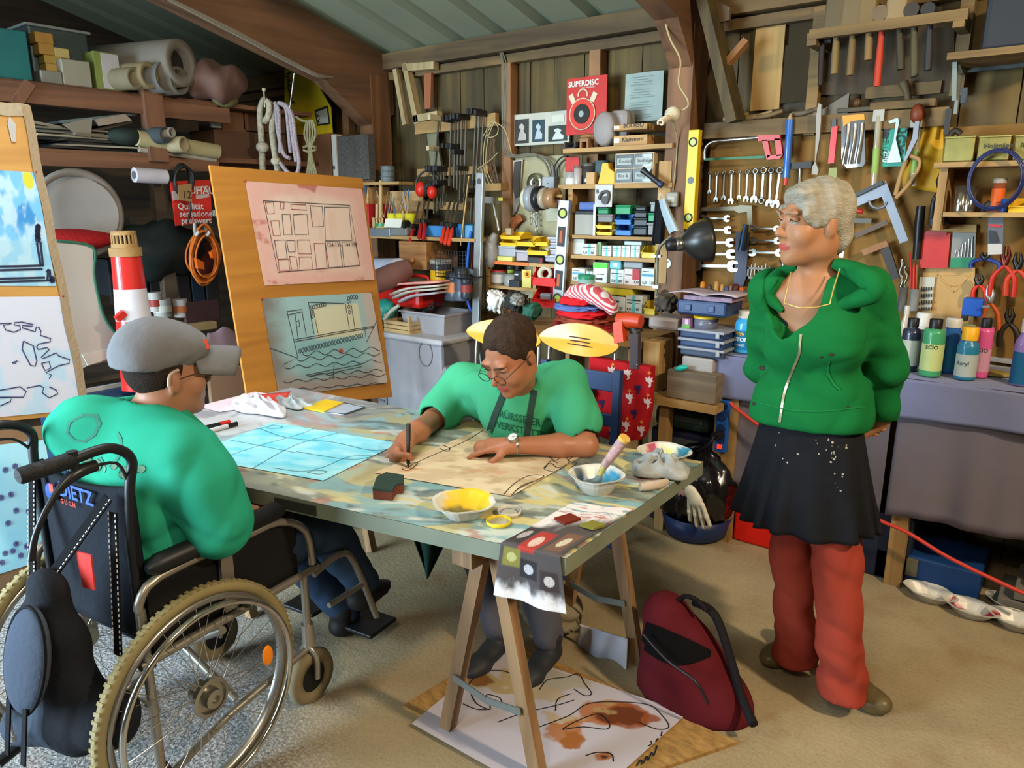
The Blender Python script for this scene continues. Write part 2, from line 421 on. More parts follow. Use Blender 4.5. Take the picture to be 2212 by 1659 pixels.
# the room
YW=3.80
W_OLD=wood('463714','6c5624','Z',2.2,.75,9,.3,.5)
W_WARM=wood('7a5230','966a40','Z',3,.7,12,.2)
W_PALE=wood('8f6c3a','ad8750','X',3,.7,14,.2,.15)
W_PALEZ=wood('8f6c3a','ad8750','Z',3,.7,14,.2,.15)
W_BEAM=wood('5a3c25','7a5334','Y',3,.7,10,.25,.3)
W_BEAMZ=wood('644226','855a35','Z',3,.7,10,.25,.3)
W_PLATE=wood('5c4526','85683a','X',3,.75,10,.3,.5)
W_DARK=wood('3a2c1e','55422c','Y',3,.8,10,.2,.3)
def floor_mat():
 m,N,L,P=_new('concrete_floor');P.inputs['Roughness'].default_value=.82
 tc=N.new('ShaderNodeTexCoord')
 def noise(sc,det=6,rg=.6):
  n=N.new('ShaderNodeTexNoise');n.inputs['Scale'].default_value=sc;n.inputs['Detail'].default_value=det;n.inputs['Roughness'].default_value=rg
  L.new(tc.outputs['Object'],n.inputs[0]);return n
 def ramp(f,stops):
  r=N.new('ShaderNodeValToRGB');e=r.color_ramp.elements
  while len(e)<len(stops):e.new(.5)
  for q,(p,c)in zip(e,stops):q.position=p;q.color=(lin(c)if isinstance(c,str)else(c,)*3)+(1,)
  L.new(f,r.inputs[0]);return r.outputs[0]
 def mix(a,b,f,mode='MIX'):
  x=N.new('ShaderNodeMix');x.data_type='RGBA';x.blend_type=mode
  for s_,v in((6,a),(7,b),(0,f)):
   if isinstance(v,(int,float)):x.inputs[s_].default_value=v
   else:L.new(v,x.inputs[s_])
  return x.outputs[2]
 big=ramp(noise(1.3,4).outputs['Fac'],[(.3,'8a7a5c'),(.5,'9f8d6a'),(.72,'b09d78')])
 fine=ramp(noise(70,12,.85).outputs['Fac'],[(.36,.5),(.47,.9),(.62,1.)])
 base=mix(big,fine,.8,'MULTIPLY')
 gr=ramp(noise(100,12,.85).outputs['Fac'],[(.40,'24211f'),(.475,'5c5954'),(.53,'a09c97'),(.6,'c9c6c4')])
 sp=N.new('ShaderNodeSeparateXYZ');L.new(tc.outputs['Object'],sp.inputs[0])
 a=N.new('ShaderNodeMath');a.operation='MULTIPLY_ADD';a.inputs[1].default_value=.55;a.inputs[2].default_value=0;L.new(sp.outputs[0],a.inputs[0])
 b=N.new('ShaderNodeMath');b.operation='ADD';L.new(a.outputs[0],b.inputs[0]);L.new(sp.outputs[1],b.inputs[1])
 n2=noise(1.8,5);c=N.new('ShaderNodeMath');c.operation='ADD';L.new(b.outputs[0],c.inputs[0]);L.new(n2.outputs['Fac'],c.inputs[1])
 mr=N.new('ShaderNodeMapRange');mr.inputs[1].default_value=.95;mr.inputs[2].default_value=.45;L.new(c.outputs[0],mr.inputs[0])
 rust=ramp(noise(3.2,5).outputs['Fac'],[(.55,.0),(.72,.5)])
 col=mix(base,gr,mr.outputs[0])
 rr=N.new('ShaderNodeMix');rr.data_type='RGBA';rr.inputs[7].default_value=lin('80592f')+(1,);L.new(col,rr.inputs[6])
 s2=N.new('ShaderNodeSeparateColor');L.new(rust,s2.inputs[0]);L.new(s2.outputs[0],rr.inputs[0])
 L.new(rr.outputs[2],P.inputs['Base Color'])
 bp=N.new('ShaderNodeBump');bp.inputs['Strength'].default_value=.5;bp.inputs['Distance'].default_value=.01
 L.new(noise(60,8,.7).outputs['Fac'],bp.inputs['Height']);L.new(bp.outputs[0],P.inputs['Normal'])
 return m
fl=bpy.data.objects.new('floor',B().box((-1.6,.4,-.05),(9,7.4,.1)).mesh('floor',floor_mat()));COL.objects.link(fl);fl['kind']='structure'
def roofz(y):return 2.585+.27*(3.7-y)
b=B();x=-6.0;rs=random.Random(3)
while x<2.2:
 wd=rs.uniform(.14,.22);b.box((x+wd/2,YW+.02+rs.uniform(0,.006),1.3),(wd-.006,.03,2.64));x+=wd
b.box((-1.9,YW+.05,1.3),(8.3,.02,2.66))
struct('wall_back',b,W_OLD)
b=B()
b.box((-6.05,.5,1.8),(.06,6.7,3.7));struct('wall_left',b,W_DARK)
b=B();b.box((2.3,.3,1.8),(.06,7,3.7));struct('wall_right',b,W_OLD)
b=B();y0,y1=3.9,-1.6;pitch_x=.333;x=-6.05;prof=[]
while x<2.3:prof+=[(x,0),(x+.035,.045),(x+.075,.045),(x+.11,0)];x+=pitch_x
prof.append((x,0))
b.ring([[Vector((px,yy,roofz(yy)+dz))for px,dz in prof]for yy in(y0,y1)],smooth=False,caps=False)
n=len(prof);b.F=[f for f in b.F if not(0 in f and n-1 in f)];b.S=b.S[:len(b.F)];b.MI=b.MI[:len(b.F)]
struct('ceiling',b,M('8a8f78',.5,.2,.1,2),.002)
b=B();b.box((-1.9,3.745,2.53),(8.2,.11,.10));b.box((-1.9,3.77,2.445),(8.2,.06,.05));struct('trim_1',b,W_PLATE)
def frame(X,k,up=0.,hz=2.12):
 post=B();post.box((X,3.66,1.22),(.13,.17,2.44));struct(f'trim_{k}',post,W_BEAMZ)
 r=B();S=[]
 for xx in(X-.06,X+.06):
  S.append([Vector((xx,3.78,hz+.08)),Vector((xx,3.6 if up else 3.55,hz)),Vector((xx,3.4 if up else 3.2,2.36+up-(.053 if up else 0))),Vector((xx,-1.5,2.36+up+.265*4.7)),Vector((xx,-1.5,roofz(-1.5)-.005)),Vector((xx,3.78,roofz(3.78)-.005))])
 r.ring(S,smooth=False);struct(f'trim_{k+1}',r,W_BEAM)
 return
frame(-4.08,2)
frame(-1.76,4,.13,2.22)
for i,(px,top)in enumerate(((1095,1),(1285,1),(745,1))):
 p0=aty(px,200,3.74);s_=B();s_.box((p0.x,3.765,1.21),(.07,.07,2.42));struct(f'trim_{6+i}',s_,W_WARM)
b=B();a0=aty(1517,-40,3.55);a1=aty(1590,262,3.62);b.bar(a0,a1,.05,.13,(0,1,0));struct('trim_9',b,W_OLD)
b=B();b.bar(aty(1560,150,3.6),aty(1612,90,3.66),.03,.05,(0,1,0));struct('trim_10',b,W_WARM)
def panel(name,px0,py0,px1,py1,Y,mat,th=.012):
 a,c=aty(px0,py1,Y),aty(px1,py0,Y);q=B();q.box(((a.x+c.x)/2,Y+th/2,(a.z+c.z)/2),(c.x-a.x,th,c.z-a.z));return q
struct('trim_11',panel('',1100,335,1222,640,3.775,None),M('a59a78',.8,0,.12,4))
struct('trim_12',panel('',1508,262,2290,760,3.775,None),M('7d5d30',.8,0,.16,3,.1))
struct('trim_13',panel('',1620,15,1700,240,3.78,None),wood('8a6a35','ad8a4c','Z',3,.7,9,.2))
# goods along the back wall
UX,UZ,NY=Vector((1,0,0)),Vector((0,0,1)),Vector((0,-1,0))
def R4(px0,py0,px1,py1,Y):
 xm,ym=(px0+px1)/2,(py0+py1)/2
 return aty(px0,ym,Y).x,aty(px1,ym,Y).x,aty(xm,py1,Y).z,aty(xm,py0,Y).z
def boxb(r,Y,dp,bev=.003,b=None):
 x0,x1,z0,z1=r;return(b or B()).box(((x0+x1)/2,Y+dp/2,(z0+z1)/2),(abs(x1-x0),dp,abs(z1-z0)),None,bev)
def carton(name,label,cat,px,Y,dp,col,rough=.6,marks=(),z0=None,group=None,bev=.003,alpha=1,m=None,kindm=None):
 """a box on a shelf; marks = [(part, kind, ...)]: ('band', u0, v0, u1, v1, hex) or ('text', s, u, v, size, hex)"""
 x0,x1,a,c=R4(*px,Y)
 if z0 is not None:c+=z0-a if False else 0;a=z0
 b=boxb((x0,x1,a,c),Y,dp,bev);W,Hh=x1-x0,c-a;parts=[(kindm or 'box',b,m or M(col,rough,alpha=alpha))]
 bands={};txt={}
 for k in marks:
  if k[0]=='band':
   q=bands.setdefault(k[5],B());q.box((x0+W*(k[1]+k[3])/2,Y-.0008,a+Hh*(k[2]+k[4])/2),(W*(k[3]-k[1]),.0016,Hh*(k[4]-k[2])))
  else:
   q=txt.setdefault(k[5],B());q.text(k[1],(x0+W*k[2],Y-.0022,a+Hh*k[3]),UX,UZ,k[4],.01)
 for h,q in bands.items():parts.append(('label_band',q,M(h,.6)))
 for h,q in txt.items():parts.append(('lettering',q,M(h,.6)))
 if len(parts)==1:return solo(name,label,cat,b,parts[0][2],group)
 return T(name,label,cat,parts,group)
def board(px0,py0,px1,py1,Y,dp,th,b=None):
 """a shelf whose top front edge runs between two pixels"""
 a,c=aty(px0,py0,Y),aty(px1,py1,Y);z=(a.z+c.z)/2
 return(b or B()).box(((a.x+c.x)/2,Y+dp/2,z-th/2),(c.x-a.x,dp,th)),z
def bin_b(x0,x1,z0,z1,Y,dp,b=None,t=.003):
 b=b or B();h=z1-z0
 for xx in(x0,x1-t):b.prism([(0,0),(dp,0),(dp,h),(dp*.35,h),(-dp*.06,h*.42),(0,h*.2)],(xx,Y,z0),(0,1,0),(0,0,1),t,(1,0,0))
 b.box(((x0+x1)/2,Y+dp/2,z0+t/2),(x1-x0,dp,t));b.box(((x0+x1)/2,Y+dp-t/2,z0+h/2),(x1-x0,t,h))
 b.box(((x0+x1)/2,Y+.002,z0+h*.2),(x1-x0,t,h*.4));b.box(((x0+x1)/2,Y-dp*.03,z0+h*.42),(x1-x0+.004,.006,.006))
 return b
def picking(label,px,Y,dp,col,z0=None,group='stacking bins on the wall shelves',fill=None):
 x0,x1,a,c=R4(*px,Y);a=z0 if z0 is not None else a;parts=[('bin_shell',bin_b(x0,x1,a,c,Y,dp),M(col,.4))]
 if fill:
  q=B();rr=random.Random(int(x0*1e4))
  for _ in range(26):
   p=Vector((rr.uniform(x0+.01,x1-.01),Y+rr.uniform(.015,dp*.7),a+(c-a)*.45));d=Vector((rr.uniform(-1,1),rr.uniform(-1,1),.2)).normalized()*.011
   q.cyl(p-d,p+d,.0018,seg=6)
  parts.append(('screws',q,M(fill,.3,.8)))
  q2=B().box(((x0+x1)/2,Y+dp*.5,a+(c-a)*.22),(x1-x0-.008,dp*.9,(c-a)*.38));parts.append(('contents',q2,M('5a5448',.8)))
  return T('stacking_bin',label,'bin',parts,group)
 return solo('stacking_bin',label,'bin',parts[0][1],parts[0][2],group)
SF=3.55
su=mempty('shelf_unit','pale pine wall shelves full of screw boxes beside the roof post','shelf',(aty(1330,600,SF).x,SF+.12,.6))
shz={}
for k,(a,c,d,e,th,dd)in{'A':(1216,322,1452,309,.022,.24),'B':(1205,404,1452,389,.024,.24),'C':(1236,508,1412,512,.018,.22),'D':(1233,551,1415,558,.02,.22),'E':(1233,609,1415,617,.02,.22),'F':(1233,668,1415,674,.02,.22)}.items():
 q,z=board(a,c,d,e,SF,dd,th);shz[k]=z;kid('shelf',q,W_PALE,su)
for px in(1226,1421):
 p=aty(px,520,SF+.01);q=B().box((p.x,SF+.13,1.12),(.03,.2,1.0+.14));kid('upright',q,W_PALEZ,su)
p=aty(1437,400,SF+.03);kid('upright',B().box((p.x,SF+.06,1.5),(.07,.08,.62)),W_PALEZ,su)
sl=mempty('shelf_unit','small pine shelves with an orange front edge behind the seated man','shelf',(aty(1120,600,SF).x,SF+.12,.5))
q,zL=board(1052,564,1203,570,SF,.22,.02);kid('shelf',q,W_PALE,sl)
a,c=aty(1057,568,SF),aty(1142,572,SF);kid('edge_strip',B().box(((a.x+c.x)/2,SF-.002,zL-.009),(c.x-a.x,.005,.018)),M('d8682a',.5),sl,'orange edge strip')
q,zM=board(1054,617,1160,622,SF,.22,.018);kid('shelf',q,W_PALE,sl)
for px in(1050,1152):p=aty(px,600,SF);kid('upright',B().box((p.x,SF+.11,(zL+zM)/2-.02),(.022,.2,zL-zM+.05)),W_PALEZ,sl)
zA,zB,zC,zD,zE,zF=(shz[k]for k in 'ABCDEF')
xr=R4(1325,264,1398,292,SF)
carton('wooden_box','pale wooden box with handwritten lid label, upper of two on the top shelf','box',(1325,268,1398,292),SF+.01,.2,'b08a55',.7,[('text','BOURSO',.3,.4,.03,'40362c'),('band',.02,.3,.18,.8,'d8d3bd')],z0=zA+.078,m=wood('9c7442','b98f58','X',3,.7),group='wooden boxes on the top shelf')
carton('wooden_box','pale wooden box with handwritten label, lower of two on the top shelf','box',(1325,292,1398,318),SF+.01,.2,'b08a55',.7,[('text','Klammern',.26,.4,.03,'40362c'),('band',.02,.3,.18,.8,'d8d3bd')],z0=zA+.001,m=wood('9c7442','b98f58','X',3,.7),group='wooden boxes on the top shelf')
p=aty(1300,318,SF+.02);b=B();b.lathe([(.02,0),(.075,.0),(.09,.02),(.088,.1),(.06,.13),(.02,.135)],(p.x,SF+.02,zA+.095),(0,1,0),20,sx=.75);b.box((p.x+.05,SF+.14,zA+.12),(.12,.12,.15),(0,0,.1),.03)
solo('power_tool_case','dusty grey plastic canister lying on the top shelf by the red card','container',b,M('8d8580',.6))
x0,x1,z0,z1=R4(1218,308,1243,326,SF+.01);b=B();
for q in((0,.1),(.9,1)):b.box((x0+(x1-x0)*(q[0]+q[1])/2,SF+.05,zA+.02),((x1-x0)*.1,.08,.035))
b.box(((x0+x1)/2,SF+.05,zA+.004),(x1-x0,.08,.006));b.box(((x0+x1)/2,SF+.088,zA+.02),(x1-x0,.005,.036));solo('small_tray','small black open tray at the left end of the top shelf','tray',b,M('3c3b3a',.5))
x0,x1,z0,z1=R4(1244,300,1275,322,SF+.01);b=B();xm=(x0+x1)/2
b.prism([(-.028,0),(-.016,0),(-.016,.033),(.016,.033),(.016,0),(.028,0),(.028,.05),(-.028,.05)],(xm,SF+.02,zA),(1,0,0),(0,0,1),.06,(0,1,0));solo('wooden_block','notched brown wooden block on the top shelf','block',b,W_WARM)
b=B().tube([(xm-.035,SF+.04,zA+.062),(xm,SF+.05,zA+.066),(xm+.05,SF+.06,zA+.062)],[.008,.012,.007],8);solo('worn_file','small worn wooden file lying on the notched block','handle',b,M('8b6136',.6))
c0=aty(1267,227,SF+.13);x0,x1,z0,z1=R4(1224,166,1310,290,SF+.13);Y=SF+.13
card=B().box(((x0+x1)/2,Y+.002,(z0+z1)/2),(x1-x0,.004,z1-z0));t1=B().text('SUPERDISC',(x0+.012,Y-.003,z1-.045),UX,UZ,.040,.03)
t2=B().text('SUPER ABRASIVE DISC',(x0+.1,Y-.003,z1-.058),UX,UZ,.009)
cc=Vector((x0+(x1-x0)*.42,Y-.004,z0+(z1-z0)*.36));d1=B().cyl(cc+Vector((0,.003,0)),cc-Vector((0,.006,0)),.078,seg=36);d2=B().cyl(cc,cc-Vector((0,.01,0)),.052,seg=32);d3=B().cyl(cc,cc-Vector((0,.014,0)),.017,seg=20)
ring=B().tube([cc+Vector((.082*math.cos(a),-.003,.082*math.sin(a)))for a in np.linspace(0,2*math.pi,40)[:-1]],.0035,6,True);ring.tube([cc+Vector((.03*math.cos(a),0,.1+.03*math.sin(a)))for a in np.linspace(-.3,3.4,14)],.005,6)
for sx_ in(-1,1):ring.box(cc+Vector((sx_*.07,.001,.085)),(.03,.003,.05),(0,sx_*.5,0))
T('blister_pack','red card pack with a black grinding disc on the top shelf','package',[('card',card,M('b5261c',.5,var=.2,scale=30)),('lettering',t1,M('d9d2c2',.5)),('lettering',t2,M('d9d2c2',.5)),('red_disc',d1,M('c8321f',.4)),('black_disc',d2,M('26231f',.7)),('hub',d3,M('b9bcb6',.25,.8)),('plastic_shell',ring,M('c9b79c',.4))])
x0,x1,z0,z1=R4(1350,157,1432,262,YW-.03);b=B();b.grid(lambda u,v:Vector((x0+(x1-x0)*u,YW-.03-.012*math.sin(u*3)*v,z0+(z1-z0)*v)),12,12)
ln=B()
for k in range(17):
 if k%5!=2:ln.box((x0+(x1-x0)*(.42+.03*(k%3)),YW-.045,z0+(z1-z0)*(.08+k*.052)),((x1-x0)*(.62-.07*(k%4)),.001,.0016),(0,.03*(k%2),0))
T('document_sheet','pale blue-grey printed sheet pinned beside the roof post','paper',[('sheet',b,M('97a39b',.8,var=.2,scale=8)),('printed_lines',ln,M('6a736d',.8))])
x0,x1,z0,z1=R4(1102,243,1230,313,YW-.03);b=B().box(((x0+x1)/2,YW-.022,(z0+z1)/2),(x1-x0,.016,z1-z0),None,.003);parts=[('frame',b,M('b5b2a2',.6))]
for i,(u0,v0,u1,v1)in enumerate(((.09,.08,.33,.84),(.39,.1,.6,.78),(.66,.08,.97,.56))):
 xa,xb,za,zb=x0+(x1-x0)*u0,x0+(x1-x0)*u1,z0+(z1-z0)*v0,z0+(z1-z0)*v1;ph=B().box(((xa+xb)/2,YW-.031,(za+zb)/2),(xb-xa,.002,zb-za))
 dog=B();cx,w_=(xa+xb)/2,(xb-xa);dog.prism([(-.28,.0),(.3,0),(.32,.3),(.12,.52),(.2,.75),(.02,.95),(-.16,.86),(-.2,.72),(-.08,.6),(-.2,.35)],(cx,YW-.0325,za+(zb-za)*.12),(w_,0,0),(0,0,(zb-za)*.75),.001,(0,-1,0))
 parts.append(('photograph',ph,M(('3a3836','2c4048','2d332b')[i],.4),None,[('dog_picture',dog,M(('b1aca0','a9b2b4','c3c4bb')[i],.4))]))
nt=B().box((x0+(x1-x0)*.82,YW-.0315,z0+(z1-z0)*.77),((x1-x0)*.2,.002,(z1-z0)*.22));parts.append(('note',nt,M('c9c6b2',.6)))
T('photo_frame','long white frame holding three dog photographs on the plank wall','picture frame',parts)
pb=aty(1452,248,3.42);tip=aty(1431,262,3.34);ax=(tip-pb).normalized()
holder=B().lathe([(.0,-.035),(.03,-.033),(.036,-.015),(.036,.01),(.022,.02),(.02,.03)],pb,ax,20);bulb=B().cyl(pb+ax*.028,pb+ax*.06,.015,seg=14)
X_,Y_,_=basis(ax);bulb.tube([pb+ax*(.06+.05*t/30)+X_*(math.cos(t*.75)*.013)+Y_*(math.sin(t*.75)*.013)for t in range(31)],.0055,6)
cord=B().tube([aty(1432,-20,3.42),aty(1436,40,3.42),aty(1448,85,3.43),aty(1470,130,3.44),aty(1466,180,3.44),aty(1485,215,3.45),aty(1484,232,3.44),pb-ax*.03],.005,8,sm=5)
cord2=B().tube([pb-ax*.02,aty(1457,275,3.52),aty(1463,300,3.56),aty(1461,340,3.57),aty(1457,380,3.56),aty(1454,412,3.57)],.004,6,sm=4)
T('bulb_holder','cream bulb holder with a spiral bulb dangling from a cord on the post','lamp',[('socket',holder,M('c9bda0',.4)),('spiral_bulb',bulb,M('d5c9ac',.4)),('cord',cord,M('a9966e',.6)),('cord',cord2,M('8d8164',.6))])
x0,x1,z0,z1=R4(1441,415,1466,447,3.56);T('wall_socket','grey surface switch box on the post below the bulb holder','switch',[('housing',boxb((x0,x1,z0,z1),3.545,.03,.008),M('8d8a7e',.5)),('rocker',boxb((x0+.012,x1-.012,z0+.02,z1-.02),3.539,.01,.003),M('a5a294',.5))])
S2=SF+.02
carton('blister_pack','small red card packet standing behind the jars on the second shelf','package',(1222,339,1250,375),S2+.06,.01,'b32b25',.5,z0=zB+.045)
def can(name,label,cat,px,py0,py1,w,Y,cols,z0=None,cap=None,group=None,taper=1.,lid=.14):
 p=aty(px,py1,Y);h=aty(px,py0,Y).z-(z0 if z0 is not None else p.z);z=z0 if z0 is not None else p.z;r=abs(aty(px+w/2,py1,Y).x-aty(px-w/2,py1,Y).x)/2
 c=(p.x,Y+r,z);body=B().lathe([(r*.2,0),(r*.97*taper,0),(r*taper,h*.02),(r,h*(1-lid)),(r*.95,h*(1-lid))],c,seg=22)
 parts=[('body',body,cols[0])]
 if cap is not None:parts.append(('lid',B().lathe([(r*1.03,h*(1-lid)),(r*1.04,h*.98),(r*.97,h),(.001,h)],c,seg=22),cap))
 for k in cols[1:]:parts.append(('label_band',B().lathe([(r*1.012*(taper+(1-taper)*k[0]),h*k[0]),(r*1.012*(taper+(1-taper)*k[1]),h*k[1])],c,seg=22,caps=False),k[2]))
 if len(parts)==1:return solo(name,label,cat,body,cols[0],group)
 return T(name,label,cat,parts,group)
can('spray_can','short white plastic can with a grey cap on the second shelf','can',1227,371,402,22,S2,[M('c9c6be',.4)],zB,M('8f8d88',.4),lid=.45)
can('clear_tube','clear plastic tube of small parts on the second shelf','tube',1243,358,401,15,S2,[M('a79d98',.3)],zB,M('6d5a55',.4))
can('glass_jar','dark jar of nails between the clear tube and the small box','jar',1262,352,400,26,S2+.03,[M('3c3a3a',.2,coat=.5)],zB,M('57554e',.5,.4))
carton('small_box','small tan cardboard box in front of the dark jar','box',(1266,372,1284,400),S2-.005,.04,'b4905f',z0=zB)
can('clear_bag','clear bag of blue screws behind the yellow bottle','bag',1290,338,398,30,S2+.07,[M('55666a',.3)],zB)
x0,x1,z0,z1=R4(1296,352,1326,400,S2);xm=(x0+x1)/2;hh=z1-zB
b=B().prism([(-.055,0),(.048,0),(.046,hh*.55),(.01,hh*.75),(.004,hh),(-.03,hh),(-.036,hh*.72)],(xm,S2,zB),(1,0,0),(0,0,1),.05,(0,1,0));solo('glue_bottle','bright yellow angular dispenser on the second shelf','bottle',b,M('dda41c',.4))
x0,x1,z0,z1=R4(1327,330,1410,397,S2-.01);z0=zB;Yc=S2-.01
body=boxb((x0,x1,z0,z1),Yc+.006,.17,.003);dr=[]
for i in range(2):
 for j in range(2):
  xa,xb=x0+(x1-x0)*(.03+.485*i),x0+(x1-x0)*(.49+.485*i);za,zb=z0+(z1-z0)*(.04+.48*j),z0+(z1-z0)*(.48+.48*j)
  lab=B().box(((xa+xb)/2,Yc-.001,(za+zb)/2-.002),((xb-xa)*.8,.002,(zb-za)*.5));tt=B().text(['Bits &','Klingen','Knobels','Stichsäge'][i+2*j]if True else '',(xa+(xb-xa)*.2,Yc-.003,(za+zb)/2-.008),UX,UZ,.024)
  dr.append(('drawer',boxb((xa,xb,za,zb),Yc,.006,.002),M('4b4f4e',.25,coat=.4),None,[('label',lab,M('9aa19b',.6)),('lettering',tt,M('30302e',.6))]))
T('drawer_cabinet','small parts cabinet with four labelled drawers on the second shelf','cabinet',[('body',body,M('bba98a',.5))]+dr)
a,c=aty(1388,367,S2-.06),aty(1425,396,S2-.06);b=B().tube([a,a.lerp(c,.3),c],[.018,.014,.015],12);T('torch','black torch with a blue end lying across the drawer cabinet','torch',[('body',b,M('1d1d20',.4)),('end_cap',B().cyl(c,c+(c-a).normalized()*.018,.017),M('232c55',.4))])
x0,x1,z0,z1=R4(1284,399,1321,447,SF-.02);T('blister_pack','grey and white card pack hanging from the second shelf edge','package',[('card',boxb((x0,x1,z0,z1),SF-.014,.002,.0),M('b0b0ab',.5)),('contents',B().tube([(x0+.03,SF-.02,z0+.04),(x0+.05,SF-.022,z0+.075),(x1-.02,SF-.02,z0+.075),(x1-.02,SF-.02,z0+.035)],.009,8,sm=3).cyl((x0+.07,SF-.03,z0+.035),(x0+.07,SF-.015,z0+.035),.022),M('46423f',.5)),('lettering',B().text('B',(x0+.008,SF-.016,z1-.045),UX,UZ,.03,.02),M('2b2b2b',.5))])
G='stacking bins on the wall shelves'
carton('clear_box','tall clear storage box at the left of the bin shelf','box',(1241,463,1281,508),S2,.15,'8f8c80',.25,z0=zC,alpha=1)
b=boxb(R4(1245,436,1284,455,S2),S2+.02,.12,.01);solo('plastic_case','faded blue case lying on the tall clear storage box','case',b,M('4a5f96',.5))
b=boxb(R4(1240,456,1283,462,S2),S2,.15,.002);solo('lid','black flat lid between the blue case and the clear box','lid',b,M('222326',.5))
x0,x1,z0,z1=R4(1282,442,1287,510,S2-.01);solo('plastic_rail','thin white upright rail with holes in front of the clear box','rail',boxb((x0,x1,zC,z1),S2-.015,.008,.001),M('c9c6bb',.5))
for lab,px,col,ty in(('yellow stacking bin at the very bottom beside the white rail',(1289,495,1322,508),'d8b21e',0),('yellow stacking bin second from the bottom beside the white rail',(1289,480,1322,494),'d8b21e',0),('blue stacking bin at the bottom of the blue pair',(1329,486,1363,508),'2766a8',0),('blue stacking bin at the top of the blue pair',(1329,464,1363,485),'2766a8',0)):
 picking(lab,px,S2-.01,.12,col)
for lab,px,col in(('grey lidded bin above the two yellow bins',(1288,463,1322,480),'6d6a66'),('green lidded bin on top of the grey lidded bin',(1287,450,1313,462),'1e7a4c'),('green lidded bin tilted on top of the blue bins',(1326,443,1361,463),'1f8250'),('black lidded bin at the bottom of the black stack',(1365,489,1396,508),'2b2c2c'),('black lidded bin second from the bottom of the black stack',(1366,471,1397,488),'303131'),('black lidded bin second from the top of the black stack',(1367,456,1396,470),'2b2c2c'),('small black bin topmost of the black stack',(1370,446,1394,455),'2b2c2c'),('green lidded bin above the grey one by the face mask',(1397,460,1416,479),'1f8250'),('grey lidded bin behind the hanging black cloth',(1396,481,1415,508),'74716b'),('small clear box topmost beside the upright',(1402,437,1417,457),'7b8483')):
 x0,x1,z0,z1=R4(*px,S2-.005);low=boxb((x0+.004,x1-.004,z0,z0+(z1-z0)*.8),S2+.004,.12,.004);lid=boxb((x0,x1,z0+(z1-z0)*.8,z1),S2,.128,.003)
 T('lidded_bin',lab,'bin',[('bin_shell',low,M(col,.4)),('lid',lid,M(col,.4))],'lidded bins on the wall shelves')
WH,TE,DK='c4c8bf','5fb3ad','2d3334'
def screws(lab,px,zz,style=0,num='',Y=S2-.01,dp=.09):
 mk={0:[('band',.42,0,.6,1,TE),('band',.1,.68,.9,.74,DK),('band',.12,.52,.38,.56,DK),('band',.64,.52,.9,.56,DK)],1:[('band',.06,.55,.94,.68,'4d8ba8'),('band',.1,.8,.6,.84,DK)],2:[('band',0,.72,1,.98,'4fbf3c'),('band',.2,.4,.8,.44,DK),('band',.2,.12,.7,.24,DK)],3:[('band',.55,.35,1,1,'a8333a'),('band',.08,.6,.5,.64,DK)],4:[('band',.3,0,.38,.5,'b9b041'),('band',.1,.6,.6,.72,DK)]}[style]
 mk=list(mk)
 if num:mk+=[('text',t,u,.12,.021,'2a2d2e')for t,u in zip(num.split(),(.1,.64))]
 return carton('screw_box',lab,'box',px,Y,dp,WH if style!=3 else 'cdbdb4',.6,mk,z0=zz,group='boxes of screws on the shelves')
carton('card_pack','flat white card pack leaning at the left end of the upper screw-box shelf','package',(1235,516,1262,551),S2+.02,.02,'b9b8ad',z0=zD)
screws('teal-striped screw box printed 5,0 80 on the upper screw-box shelf',(1257,527,1288,553),zD,0,'5,0 80')
carton('small_box','green and white packet beside the teal-striped 5,0 box','box',(1290,523,1298,552),S2+.01,.07,'7d9a78',z0=zD)
for i,(a,c)in enumerate(((1300,1320),(1323,1341),(1342,1360),(1362,1382))):screws(('leftmost','second from the left','third from the left','rightmost')[i]+' of the four small teal-striped screw boxes',(a,531,c,553+i*.7),zD,0)
b=boxb(R4(1348,521,1386,530,S2),S2,.07,.004);solo('plastic_pack','flat clear pack lying on top of the small teal-striped boxes','package',b,M('9aa7a8',.3))
picking('yellow bin with a written label at the right end of the upper screw-box shelf',(1386,532,1416,556),S2-.02,.1,'d2b322',zD+.002)
screws('white screw box printed 5,0 60 leftmost on the lower screw-box shelf',(1235,580,1263,609),zE,1,'5,0 60')
screws('narrow teal-striped screw box beside the green-topped box',(1265,586,1280,609),zE,0)
screws('tall white screw box with a bright green top band',(1281,567,1311,610),zE,2)
can('glass_jar','small black pot behind the narrow screw box','jar',1269,570,600,20,S2+.09,[M('26272a',.4)],zE)
screws('teal-striped box printed 5,0 80 on the lower screw-box shelf',(1318,582,1347,611),zE,0,'5,0 80')
carton('screw_box','small turquoise box on top of the lower teal-striped 5,0 box','box',(1317,564,1341,581),S2,.08,'64a9ab',.6,[('band',.3,.25,.7,.75,'cfd8d4')],group='boxes of screws on the shelves')
b=boxb(R4(1344,566,1386,580,S2),S2+.01,.1,.006);solo('plastic_container','grey translucent container on top of the red and white screw box','container',b,M('7d807e',.35))
screws('red and white screw box on the lower screw-box shelf',(1348,581,1381,612),zE,3,'6x 120')
screws('blue-banded screw box at the right end of the lower screw-box shelf',(1385,580,1413,613),zE,1,'5,0 120')
carton('flat_case','flat translucent yellow case on the lowest shelf','case',(1273,621,1366,637),S2-.01,.12,'c9b932',.35,bev=.005)
screws('white screw box with a yellow stripe printed 50',(1318,641,1350,670),zF,4,'5,0 50')
screws('white screw box printed 4,0 60 on the lowest shelf',(1351,638,1387,671),zF,0,'4,0 60')
picking('yellow bin at the right end of the lowest shelf',(1392,652,1415,671),S2-.02,.1,'d2b322',zF)
YB='yellow picking bins above the orange-edged shelf'
